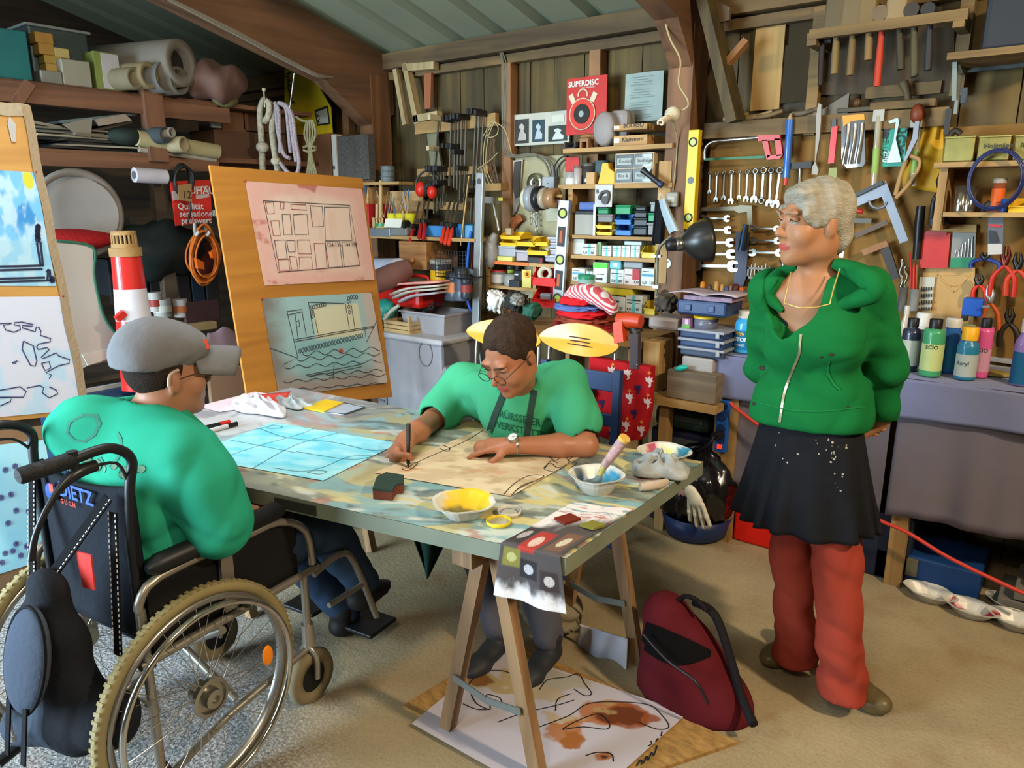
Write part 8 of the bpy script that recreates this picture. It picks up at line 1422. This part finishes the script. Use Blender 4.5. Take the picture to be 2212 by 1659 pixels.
def hand(g,wr,tip,palm_n,curl=.3,r=.0085,ln=1.,point=False,thumb=1):
 """palm and five fingers from the wrist towards tip; palm_n is the palm's outward direction"""
 wr,tip=Vector(wr),Vector(tip);d=(tip-wr).normalized();n=(Vector(palm_n)-d*d.dot(Vector(palm_n))).normalized();s=d.cross(n)*thumb
 for k,o in enumerate((-.03,-.01,.01,.028)):g.cone(wr+s*o*.55,wr+d*.078*ln+s*o*1.05,.015,.0125,.014)
 for k,(o,L_)in enumerate(((.031,.072),(.011,.08),(-.01,.075),(-.029,.06))):
  cu=0.12 if(point and k==0)else curl*(1+.12*k);p=wr+d*.082*ln+s*o;pts=[p];a=.25*cu*3
  for q in(.45,.32,.25):a+=cu;p=p+(d*math.cos(a)+n*math.sin(a))*(L_*q*ln)+s*(o*.08);pts.append(p)
  g.path(pts,[r*1.08,r,r*.93,r*.82],.006)
 t0=wr+d*.022+s*.024;t1=t0+(d*.55+s*.75+n*.35).normalized()*.036;t2=t1+(d*.85+s*.3+n*.5).normalized()*.03;g.path([t0,t1,t2,t2+(d*.9+n*.5-s*.1).normalized()*.024],[.015,.0115,.0105,.009],.008)
 return d,n,s
def folds(a,f,seed=0):
 rd=lambda s_:1-2*np.sqrt(np.abs(np.sin(s_))+.02)
 def fn(X,Y,Z):return a*.8*(rd(.5*f*(X*.7+Z*1.1)+1.5*np.sin(Y*9+Z*6+seed))+.7*rd(.85*f*(Y*.9-Z*.8)+1.4*np.sin(X*11+Z*5+seed))+.3*np.sin(f*2.6*(X-Y+Z*.4)))
 return fn
def person(label,base):r=mempty('person',label,'person',base);return r
def sobj(g,nm,m,root,**k):return g.obj(nm,m,root,origin=tuple(root.location),**k)
m1=person('man in a grey cap and green T-shirt sitting in the wheelchair, seen from behind',W1(.2,0,.1))
hc=P1(362,812,.03);Rh=frame3(F1*.96+R1*.25-nz*.02,(F1*.0+nz));nb=P1(315,905,.0);SHL,SHR=P1(175,925,-.17),P1(405,985,.18);pel=W1(.06,0,.6);ch=SHL.lerp(SHR,.5).lerp(pel,.35)
g=SDF(tuple(O1+Vector((-.45,-.25,.5))),tuple(O1+Vector((.45,.62,1.4))),.0055);Hh=headsdf(g,hc,Rh,1.0);g.cone(nb-nz*.03,hc-nz*.05-F1*.02,.066,.058,.03);g.path([SHL,nb-nz*.05,SHR],[.05,.06,.05],.03);g.cone(nb-nz*.05,pel,.09,.1,.05)
el=P1(470,1105,.25);wr1=W1(.36,.12,.66);g.path([SHR,el,wr1],[.045,.038,.027],.02);hand(g,wr1,W1(.5,.06,.64),(0,0,-1),.35,thumb=-1)
el2=W1(.15,-.27,.78);wr2=W1(.36,-.14,.66);g.path([SHL,el2,wr2],[.045,.038,.027],.02);sobj(g,'body',[SK1,LIP],m1,matfn=lipfn(hc,Rh,1));face(m1,Hh,Rh,1,'3a2a1c','2a1d16',hc,SK1)
g=SDF(tuple(O1+Vector((-.5,-.35,.45))),tuple(O1+Vector((.5,.6,1.2))),.008);g.path([SHL,nb-nz*.055,SHR],[.068,.085,.07],.05);g.path([nb-nz*.07,ch,pel],[.12,.15,.165],.08,sq=(tuple(F1),1.25));g.path([SHL+R1*.06,ch-R1*.05,pel-R1*.07],[.09,.11,.12],.05);g.path([SHR-R1*.06,ch+R1*.05,pel+R1*.07],[.09,.11,.12],.05);g.path([SHR,SHR.lerp(el,.5),el+Vector((0,0,-.03))],[.075,.092,.088],.03);g.path([SHL,el2],[.072,.085],.03)
g.disp(folds(.009,24,1));g.cone(el,el+(wr1-el)*.4-nz*.06,.06,.05,.01,cut=True);g.cone(nb-nz*.02,hc,.075,.07,.01,cut=True);GRN=M('259274',.85,var=.06,scale=5);ts=sobj(g,'shirt',GRN,m1);bv=bvh_of(ts,m1.location)
q=B().text('OID',P1(130,935,-.1)-F1*.3,(R1*.9-nz*.45),(nz*.9+R1*.45),.11,-.012);drape(q,bv,F1,.002);kid('shirt_lettering',q,M('3a7a68',.8),m1)
q=B();[q.cyl(W1(-.4,-.12+.034*k,.935+.008*math.sin(k*2.4)),W1(-.401,-.12+.034*k,.935+.008*math.sin(k*2.4)),.012*(1+.4*math.sin(k*2)),seg=9)for k in range(9)];drape(q,bv,F1,.002);kid('shirt_print',q,M('5a7a62',.8,var=.9,scale=40),m1)
kid('collar',B().tube([nb+Vector((math.cos(t)*.082,math.sin(t)*.072,.0+.02*math.sin(t+2.2)))for t in np.linspace(0,2*math.pi,24)[:-1]],.007,8,True),GRN,m1)
g=SDF(tuple(hc+Vector((-.2,-.2,-.1))),tuple(hc+Vector((.2,.3,.2))),.0045);E=lambda p,r,k=.02,**kw:g.ell(Hh(*p),r,Rh,k,**kw);E((0,-.028,.083),(.09,.113,.084),.03);E((0,-.085,.04),(.075,.045,.06),.04);E((0,.055,.08),(.078,.06,.045),.04);g.disp(folds(.002,42,5));g.slab(Hh(0,-.02,.025),Rh@Vector((0,-.12,-1)))
CAP=M('6a6a6c',.9,var=.08,bump=.2);cp=sobj(g,'cap',CAP,m1)
br=B().grid(lambda u,v:Hh((u-.5)*.17*(1-.25*v*v*abs(u-.5)*2),.055+.155*v*(1-1.2*(u-.5)**2),.082-.28*(u-.5)**2-.024*v),16,10);kid('brim',br,CAP,cp,solid=.006);kid('red_badge',B().bar(Hh(.062,.085,.1),Hh(.066,.09,.075),.014,.004),M('d8442c',.6),cp)
gl=B();[gl.tube([Hh(x*.031+.021*math.cos(t),.108,.006+.015*math.sin(t))for t in np.linspace(0,6.28,20)[:-1]],.0013,6,True)for x in(-1,1)];gl.cyl(Hh(-.01,.11,.01),Hh(.01,.11,.01),.0012);[gl.tube([Hh(x*.053,.107,.01),Hh(x*.079,.03,.01),Hh(x*.084,-.02,.0)],.0012,6)for x in(-1,1)];kid('glasses',gl,M('4a3f3a',.3,.7),m1);kid('hearing_aid',B().tube([Hh(.082,.0,.03),Hh(.087,-.025,.02),Hh(.086,-.03,-.01)],.005,8,sm=3),M('a58a78',.4),m1);hr_=SDF(tuple(hc-Vector((.15,.15,.12))),tuple(hc+Vector((.15,.15,.1))),.005);hr_.ell(Hh(0,-.022,.03),(.0785,.0925,.088),Rh,.01);hr_.ell(Hh(0,.075,-.03),(.1,.085,.12),Rh,.01,True);hr_.slab(Hh(0,0,-.045),Rh@Vector((0,.1,-1)));sobj(hr_,'hair',M('2b221c',.9,bump=.6,scale=60),m1)
JN=M('33465f',.9,var=.2,scale=10,bump=.2);g=SDF(tuple(O1+Vector((-.55,-.15,.0))),tuple(O1+Vector((.6,1.35,.8))),.01);kr,kl=W1(.6,.15,.53),W1(.58,-.12,.52);ar,al=P1(782,1255,.17),P1(748,1322,.06);g.path([W1(.05,.1,.57),kr,ar],[.1,.078,.055],.03);g.path([W1(.05,-.1,.57),kl,al],[.1,.078,.052],.03);g.disp(folds(.006,26,2));sobj(g,'jeans',JN,m1)
def shoe(root,nm,heel,toe,m,w_=.042,h_=.05,up=nz,h=.006,curl=0.):
 heel,toe=Vector(heel),Vector(toe);g=SDF(tuple(min(a,b)-.12 for a,b in zip(heel,toe)),tuple(max(a,b)+.14 for a,b in zip(heel,toe)),h);d=(toe-heel).normalized();L_=(toe-heel).length;s=d.cross(up).normalized()
 g.path([heel+up*.035,heel.lerp(toe,.35)+up*.038,heel.lerp(toe,.7)+up*.028,toe-d*.03+up*(.026+curl)],[w_*.8,w_*.85,w_*.95,w_*.7],.03,sq=(tuple(up),1.25));g.cone(heel+d*.03+up*.05,heel+d*.02+up*.1,w_*.9,w_,.03);g.slab(heel+up*.002,-up);return sobj(g,nm,m,root)
SH=M('1a1817',.6,bump=.2);da=(P1(866,1262,.14)-P1(780,1290,.14));shoe(m1,'shoe',P1(778,1312,.17),P1(892,1268,.17),SH,.052,up=(nz-F1*.2).normalized());shoe(m1,'shoe',P1(735,1372,.06),P1(830,1368,.06),SH,.05)
m2=person('man in glasses and a green T-shirt bent over the table drawing with a black pen',(-1.86,2.5,.1));hc=aty(1104,768,1.88);Rh=frame3((-.02,-.84,-.54),(0,-.5,.85))
SR,SL=aty(1003,828,2.12),aty(1222,828,2.14);nb=aty(1120,845,2.06);er,wr=atz(925,932,.82),atz(878,950,.80);elb,wl=atz(1266,962,.79),atz(1108,962,.80);pel=Vector((-1.83,2.6,.55));tip=atz(882,1010,ZT+.004)
g=SDF((-2.4,1.45,.5),(-1.2,2.75,1.35),.0055);Hh=headsdf(g,hc,Rh,1.02,.95);g.cone(nb,hc-Vector((-.0,-.04,.045)),.062,.056,.03);g.path([SR,nb-nz*.03,SL],[.045,.055,.045],.03);g.cone(nb-nz*.04,pel,.1,.11,.04)
em=aty(938,905,2.0);g.path([SR,em,wr.lerp(em,.35),wr],[.045,.042,.04,.027],.02);g.path([SL,elb,elb.lerp(wl,.35),wl],[.047,.04,.041,.027],.02)
hd=atz(852,992,.775);D,Nn,S=hand(g,wr,hd,(.35,-.2,-.9),.42,thumb=-1,ln=.88);g.cone(wr,hd.lerp(wr,.3),.03,.026,.02);g.path([wr+(hd-wr)*.6+Vector((.01,-.03,.0)),tip+Vector((.004,-.002,.045)),tip+Vector((.004,.002,.03))],[.012,.009,.008],.006)
hand(g,wl,atz(985,966,.785),(.1,.3,-1),.24,point=True,thumb=1,r=.009);g.cone(wl,atz(1040,965,.78),.03,.028,.02,sq=((0,0,1),1.2));sobj(g,'body',[SK2,LIP],m2,matfn=lipfn(hc,Rh,1.02));face(m2,Hh,Rh,1.02,'4a3a2c','4a3526',hc,SK2)
g=SDF((-2.4,1.75,.4),(-1.2,2.85,1.25),.008);g.path([SR,nb-nz*.045,SL],[.068,.085,.07],.05);c1=nb.lerp(pel,.45)-nz*.02;g.path([nb-nz*.08,c1,pel],[.125,.145,.16],.08);g.path([SR+Vector((.06,.03,-.03)),c1-Vector((.07,0,0)),pel-Vector((.06,0,0))],[.09,.11,.12],.05);g.path([SL-Vector((.06,-.03,.03)),c1+Vector((.07,0,0)),pel+Vector((.06,0,0))],[.09,.11,.12],.05);g.path([SR,SR.lerp(em,.8)],[.072,.078],.03);sle=SL.lerp(elb,.62);g.path([SL,sle],[.075,.08],.03)
g.disp(folds(.008,25,4));g.cone(sle.lerp(elb,.12),elb,.058,.05,.01,cut=True);g.cone(SR.lerp(em,.95),em+(wr-em)*.4,.055,.05,.01,cut=True);g.cone(nb+nz*.01,hc,.066,.066,.012,cut=True);G2=M('3d976c',.85,var=.06,scale=5);ts=sobj(g,'shirt',G2,m2);bv=bvh_of(ts,m2.location)
vd=Vector((-.25,1,-.1)).normalized();q=B().text('BRÜRSSELER',aty(1068,899,1.9),(1,.0,-.0),(0,0,1),.036,.01).text('WERKSTÄTTEN',aty(1064,922,1.9),(1,.0,-.0),(0,0,1),.036,.01);drape(q,bv,None,.002);kid('shirt_lettering',q,M('1d5a44',.8),m2)
AP=M('2b3f38',.9);q=B()
for l in(((1092,838),(1080,870),(1064,910),(1052,950)),((1158,822),(1150,870),(1142,915),(1138,950))):q.ribbon(spline([aty(x,y,1.85)for x,y in l],8),.024,(0,-1,0))
drape(q,bv,None,.004);kid('apron_strap',q,AP,m2,solid=.003)
g=SDF(tuple(hc-Vector((.16,.16,.13))),tuple(hc+Vector((.16,.18,.17))),.0045);g.ell(Hh(0,-.02,.045),(.081,.101,.09),Rh,.01);g.ell(Hh(0,.09,-.04),(.09,.085,.125),Rh,.012,True);g.ell(Hh(0,.04,-.08),(.12,.1,.085),Rh,.01,True);g.disp(lambda X,Y,Z:.0025*np.sin(X*160+2*np.sin(Y*60))*np.sin(Y*140+Z*60));sobj(g,'hair',M('3a2a20',.8,var=.4,scale=50,bump=.8,bscale=160),m2)
gl=B();[gl.tube([Hh(x*.033+.022*math.cos(t),.112,.0+.017*math.sin(t))for t in np.linspace(0,6.28,20)[:-1]],.0014,6,True)for x in(-1,1)];gl.cyl(Hh(-.011,.114,.004),Hh(.011,.114,.004),.0013);[gl.tube([Hh(x*.055,.111,.006),Hh(x*.076,.04,.01),Hh(x*.08,-.01,.01)],.0013,6)for x in(-1,1)];kid('glasses',gl,M('3a322e',.3,.7),m2)
pt=tip+Vector((-.045,.05,.13));pen=B().tube([tip,tip.lerp(pt,.08),tip.lerp(pt,.1),tip.lerp(pt,.62)],[.001,.0045,.0065,.0068],12);T('pen','black felt pen held in the drawing hand of the man in glasses','pen',[('barrel',pen,M('1a1a1d',.3)),('cap_end',B().cyl(tip.lerp(pt,.6),pt,.0075),M('141416',.3))])
wp_=wl+(elb-wl).normalized()*.012;wd=(elb-wl).normalized();T('wrist_watch','steel wrist watch with a white dial on the man in glasses','watch',[('bracelet',B().tube([wp_+wd.cross(nz)*.031*math.cos(t)+nz*.03*math.sin(t)for t in np.linspace(0,6.28,22)[:-1]],.005,6,True),M('a8a296',.25,.9)),('case',B().cyl(wp_+Vector((0,-.016,.026)),wp_+Vector((0,-.022,.036)),.019,seg=24),M('b5b0a4',.2,.9)),('dial',B().cyl(wp_+Vector((0,-.0222,.0362)),wp_+Vector((0,-.0226,.0368)),.0155,seg=24),M('d0d0cc',.3)),('hands',B().bar(wp_+Vector((0,-.023,.0375)),wp_+Vector((.009,-.023,.04)),.0015,.001),M('222222',.4))])
g=SDF((-2.3,1.75,.0),(-1.3,2.85,.75),.01);g.path([(-1.93,2.6,.53),(-1.95,2.12,.5),tuple(atz(1075,1352,.11))],[.1,.075,.055],.03);g.path([(-1.74,2.6,.53),(-1.66,2.14,.5),tuple(atz(1185,1372,.11))],[.1,.075,.055],.03);g.disp(folds(.003,30,6));sobj(g,'trousers',M('55545c',.9),m2)
a=atz(1170,1395);c=atz(1075,1370);[shoe(m2,'shoe',Vector((q.x,q.y+.03,0)),Vector((q.x+.03,q.y-.2,0)),M('2a2c30',.6))for q in(atz(1075,1352,.11),atz(1185,1372,.11))]
kid('apron',B().grid(lambda u,v:aty(880+95*u-(u-.45)*80*v,1130+15*u+115*v*(1-.4*abs(u-.45)),1.95+.03*math.sin(u*9)),14,12),M('22453c',.9),m2,solid=.004)
m3=person('woman in a green hooded jacket and black skirt standing with her hands behind her',(-.55,2.34,0));Y3=2.32;py=lambda x,y,Y=Y3:aty(x,y,Y);hc=py(1757,482,2.28);Rh=frame3((-.64,-.77,-.05),(.04,0,1));nb=py(1762,590,2.34)
SR,SL=py(1668,632,2.30),py(1873,628,2.38);eR,eL=py(1652,790,2.42),py(1908,780,2.46);wR,wL=Vector((-.60,2.52,.93)),Vector((-.48,2.53,.93));wst=py(1758,840,2.34);hip=py(1750,930,2.34)
g=SDF((-1.0,2.1,.85),(-.1,2.65,1.75),.0055);Hh=headsdf(g,hc,Rh,1.0,.93);g.path([nb-nz*.06,nb,hc-nz*.05+Vector((.02,.015,0))],[.075,.05,.053],.03);g.path([SR,nb-nz*.06,SL],[.045,.065,.045],.04);g.cone(nb-nz*.1-Vector((0,.01,0)),wst,.1,.1,.04,sq=((0,1,0),1.3));g.path([SR,eR,wR],[.04,.035,.026],.02);g.path([SL,eL,wL],[.04,.035,.026],.02);hand(g,wR,wR+Vector((.08,.0,-.04)),(0,1,0),.3);hand(g,wL,wL+Vector((-.08,-.03,-.05)),(0,1,0),.3,thumb=-1)
sobj(g,'body',[SK,LIP],m3,matfn=lipfn(hc,Rh,1));face(m3,Hh,Rh,1,'5a6a70','8a7460',hc,SK)
g=SDF((-1.0,2.05,.85),(-.1,2.68,1.5),.007);g.path([SR,nb-nz*.085,SL],[.062,.078,.062],.05);g.path([nb-nz*.13,nb.lerp(wst,.45),wst,py(1752,905,2.34)],[.125,.138,.12,.14],.06,sq=((0,1,0),1.2));g.ell(py(1712,738,2.24),(.075,.055,.07),k=.06);g.ell(py(1800,738,2.26),(.075,.055,.07),k=.06);g.cone(py(1692,880,2.33),py(1812,882,2.35),.1,.1,.05);g.path([SR,eR,wR],[.062,.056,.043],.03);g.path([SL,eL,wL],[.064,.06,.043],.03)
g.disp(folds(.006,26,8));g.disp(lambda X,Y,Z:.004*np.sin(Z*55+3*np.sin(X*9))*(Z<1.22));g.slab(py(1750,914,2.34),(0,0,-1));vN=nb+Vector((-.03,-.12,-.02));g.path([vN+nz*.1,vN-nz*.06,vN-nz*.175],[.1,.08,.012],.008,cut=True,sq=((0,1,0),.6));g.cone(nb,hc,.07,.08,.012,cut=True)
GJ=M('0c5f2c',.9,var=.1,scale=6,bump=.15);jk=sobj(g,'jacket',GJ,m3);bv=bvh_of(jk,m3.location);vd=Vector((0,1,0))
for nm,l,w_,m_ in(('zip',((1730,722),(1728,740),(1726,765),(1712,800),(1694,850),(1684,912)),.007,M('9c8f70',.35,.6)),('pocket_seam',((1792,780),(1788,800),(1800,828),(1815,842)),.006,M('156a34',.9)),('waistband_seam',((1636,868),(1700,884),(1780,888),(1870,878)),.004,M('156a34',.9))):
 q=B().ribbon(spline([py(x,y,2.1)for x,y in l],10),w_,(0,-1,0));drape(q,bv,None,.003);kid(nm,q,m_,jk)
q=B();[q.sph(py(x,y,2.1),(r,.001,r*.8),8)for x,y,r in((1646,795,.009),(1796,766,.006),(1774,772,.004),(1832,880,.004),(1628,872,.006))];drape(q,bv,None,.002);kid('paint_stains',q,M('3a2f28',.9),jk)
for l,r_ in((((1722,575),(1690,590),(1668,612),(1662,640),(1690,672)),[.012,.022,.026,.022,.008]),(((1800,568),(1845,585),(1885,612),(1880,635),(1830,655),(1800,672)),[.014,.028,.034,.03,.02,.008])):q=B().tube([py(x,y,2.26+.04*(k<2))for k,(x,y)in enumerate(l)],r_,14,sm=5);q.V=[Vector((v.x,v.y,v.z))for v in q.V];kid('hood',q,GJ,jk)
g=SDF((-.85,2.08,1.1),(-.3,2.6,1.45),.006);g.path([nb-nz*.14,wst+nz*.15],[.108,.11],.03,sq=((0,1,0),1.3));g.slab(nb-Vector((0,0,.085)),(0,-.4,1));sobj(g,'undershirt',M('26242a',.9),m3)
kid('reading_glasses',B().tube([py(1708,588,2.24),py(1702,620,2.2),py(1694,655,2.17),py(1725,664,2.16),py(1762,664,2.165),py(1792,657,2.19),py(1800,625,2.22),py(1814,580,2.27)],.0022,6),M('c9a860',.3,.5),m3)
g=SDF(tuple(hc-Vector((.18,.18,.17))),tuple(hc+Vector((.18,.18,.17))),.0045);E=lambda p,r,k=.015,**kw:g.ell(Hh(*p),r,Rh,k,**kw);E((0,-.022,.042),(.082,.104,.09));E((0,-.07,-.035),(.062,.042,.065),.03);E((-.015,.065,.088),(.05,.03,.02),.03);E((-.064,.035,.03),(.014,.045,.035),.015);E((.064,.035,.03),(.014,.045,.035),.015);E((.078,.015,-.015),(.008,.012,.03),.008)
g.ell(Hh(0,.1,-.035),(.075,.09,.1),Rh,.012,True);E((0,.035,-.09),(.12,.07,.07),.01,cut=True)
def hw(X,Y,Z):return .0022*np.sin(150*(X*.5+Y*.5)+5*np.sin(Z*14+X*9))+.0014*np.sin(260*(X*.6+Y*.7)+3*np.sin(Z*20))
g.disp(hw);sobj(g,'hair',M('97907f',.6,var=.3,scale=26,bump=.6,bscale=120,stretch=(1,1,3)),m3)
def skr(u,v):
 a=2*math.pi*u;c=py(1752-16*v,905+212*v,2.36);ca,sa=math.cos(a),math.sin(a);rx=.15+.065*v;ry=.125+.06*v;d=1+(.03+.05*v)*math.sin(15*a+2*math.sin(3*a))*v+.02*math.sin(7*a+1)*v;return Vector((c.x+ca*rx*d,c.y+sa*ry*d,c.z-.004*math.sin(5*a)*v))
b=B().grid(skr,160,24);sk=kid('skirt',b,M('15161a',.9,var=.2,scale=14,bump=.2),m3,solid=.004);q=B();rr=random.Random(17)
for k in range(38):
 x_,y_=rr.choice(((1660,940),(1705,985),(1800,985),(1815,1040),(1795,965),(1850,930)));q.sph(py(x_+rr.gauss(0,14),y_+rr.gauss(0,16),2.1),(rr.uniform(.001,.004),.0006,rr.uniform(.001,.004)),6)
sb=BVHTree.FromPolygons(b.V,b.F);drape(q,sb,None,.003);kid('paint_splashes',q,M('a8a08c',.7,var=.8,scale=30),sk)
g=SDF((-1.0,2.1,.03),(-.1,2.65,.95),.008);aR,aL=py(1720,1432,2.40),py(1820,1522,2.30);kR,kL=py(1712,1200,2.37),py(1808,1215,2.31);g.path([hip+Vector((-.05,.02,-.05)),kR,kR.lerp(aR,.6),aR],[.08,.062,.06,.068],.015);g.path([hip+Vector((.05,.0,-.05)),kL,kL.lerp(aL,.6),aL],[.08,.066,.063,.072],.015);g.disp(folds(.008,20,3));g.disp(lambda X,Y,Z:.004*np.sin(Z*70+X*30+Y*22)*(Z<.24));g.slab((0,0,.055),(0,0,-1));sobj(g,'trousers',M('8f3728',.9,var=.14,scale=6,bump=.15),m3)
SO=M('5f5030',.4,var=.3,scale=20);shoe(m3,'shoe',atz(1722,1400,.0),atz(1648,1448,.0),SO,.045,curl=.01);shoe(m3,'shoe',atz(1815,1478,.0),atz(1918,1556,.0),SO,.045,curl=.015)
# on the floor
for i,(x,y,sm_)in enumerate(((2008,1285,[('d98a1e',-.1,-.4,.55,.6),('3f4a40',.4,-.5,.35,.6),('b8222c',.7,.2,.25,1.1)]),(2095,1318,[('4a2c3c',.1,-.4,.5,.5),('b02c3c',.75,.3,.3,1.1),('a04a5c',-.6,.2,.3,1.)]),(2196,1345,[('2a3238',.2,-.3,.6,.5)]),(2190,1310,[('5a6a6c',0,0,1.2,1.2),('3a2f44',.1,0,.6,.6)]))):
 p=atz(x,y,.02);tray(('tray with orange and green paint leftmost on the floor','tray with violet and red paint second on the floor','tray with dark paint at the right edge of the floor','grey-blue painted tray behind the others on the floor')[i],p.x,p.y,0,.095,.065,.04,-.25,sm_)
q=[atz(x,y,.012)for x,y in((870,1524),(1250,1720),(1592,1602),(1098,1383))];OSB=M('a8814a',.8,var=.5,scale=26,bump=.3,stretch=(1,2.5,1));solo('chipboard','coarse chipboard sheet lying on the floor under the table','board',B().add(q+[v-nz*.011 for v in q],[(0,1,2,3),(4,7,6,5),(0,4,5,1),(1,5,6,2),(2,6,7,3),(3,7,4,0)]),OSB)
def stc(u,v):
 c=np.tile(np.array(lin('b5aeb6')),(len(u),1));n_=vn(u*6,v*6,111)-.5
 for cx,cy,r,h in((.12,.62,.1,'a08a58'),(.2,.72,.09,'a5905f'),(.11,.6,.045,'7a4a1c'),(.43,.85,.1,'a59f90'),(.44,.72,.08,'b3a184'),(.7,.8,.1,'a8632a'),(.8,.82,.09,'8f4a1a'),(.92,.84,.06,'8a4516'),(.78,.8,.05,'5f2a0e'),(.66,.85,.04,'a88a5c'),(.52,.56,.07,'b09a78'),(.64,.45,.08,'a5652a'),(.71,.43,.045,'96581f'),(.88,.42,.05,'9a5c20'),(.885,.415,.022,'30160a')):c=mixc(c,h,sstep(r*1.15,r*.8,np.hypot(u-cx,v-cy)+n_*.3)*.9)
 return c
sheet('painting','large white sheet with brown coffee-like stains on the chipboard','painting',[(889,1563),(1240,1760),(1486,1540),(1080,1404)],.016,stc,[[(1012,1478),(1040,1452),(1080,1448),(1105,1455)],[(1018,1500),(1030,1520),(1058,1532),(1055,1512),(1052,1500),(1080,1508),(1090,1530),(1120,1530)],[(1000,1520),(1030,1532),(1060,1532)],[(1165,1490),(1180,1470),(1200,1465),(1225,1462),(1250,1455),(1262,1475),(1278,1498),(1262,1502),(1240,1488)],[(1200,1535),(1205,1510),(1235,1498)],[(1075,1560),(1130,1540),(1200,1524),(1240,1512)],[(1165,1570),(1230,1545),(1270,1520),(1330,1516),(1400,1522),(1430,1545),(1445,1570),(1420,1575),(1380,1560)],[(1215,1575),(1240,1560),(1290,1542),(1315,1560),(1310,1575),(1260,1570),(1215,1576)],[(1265,1632),(1290,1625),(1320,1628),(1325,1645)],[(1375,1655),(1385,1640),(1388,1650),(1398,1632),(1400,1642),(1408,1625),(1412,1632),(1420,1610)],[(1400,1612),(1408,1606),(1405,1600)],[(1416,1602),(1422,1594)],[(1428,1590),(1430,1580)]],.004,n=(150,110))
rb=mempty('rucksack','dark red open rucksack standing on the floor by the trestle','rucksack',atz(1480,1540)+Vector((0,.08,0)));c=rb.location;g=SDF((-.3,-.25,-.02),(.32,.28,.52),.009);A_=lambda x,y,dy=0:aty(x,y,c.y+dy)-c
g.path([A_(1440,1335),A_(1470,1420),A_(1520,1500)],[.085,.125,.13],.06,sq=((.3,1,0),1.15));g.cone(A_(1440,1480),A_(1560,1530),.1,.09,.06);g.ell(A_(1460,1380,-.12),(.13,.08,.035),Euler((0,-.5,0)).to_matrix().transposed(),.02,True);g.slab((0,0,0),(0,0,-1));g.disp(folds(.004,24,9));go=g.obj('pouch',M('55131a',.85,var=.2,bump=.2),rb)
q=B().grid(lambda u,v:aty(1388+148*u-14*v*(1-u),1342+62*u**1.2+(8+62*math.sin(math.pi*min(1,u*.75+.22)))*v,c.y-.1),20,10);drape(q,bvh_of(go,c),None,.006);kid('opening',q,M('0a0809',.95),rb);kid('shoulder_strap',B().tube([c+A_(1500,1300,.05),c+A_(1545,1330,.02),c+A_(1580,1430,0),c+A_(1600,1500,-.03),c+A_(1628,1565,-.1)],.014,8,sm=5),M('1a1618',.8),rb);kid('grab_handle',B().tube([c+A_(1462,1300),c+A_(1480,1288),c+A_(1505,1296),c+A_(1525,1318)],.008,8,sm=4),M('1a1416',.8),rb);kid('zip',B().tube([c+A_(1390,1370,-.12),c+A_(1440,1425,-.15),c+A_(1500,1470,-.16),c+A_(1530,1520,-.15)],.005,6,sm=4),M('241c20',.4,.3),rb)
b=B().sph((0,0,0),(1,1,1),36);p=atz(1140,1352,.08)+Vector((0,.15,0));b.V=[p+Vector((v.x*.12,v.y*.1,v.z*.09))*(1+.12*math.sin(6*v.x+9*v.z))for v in b.V];solo('canvas_bag','cream canvas bag on the floor under the table','bag',b,M('8a8068',.9,bump=.3))
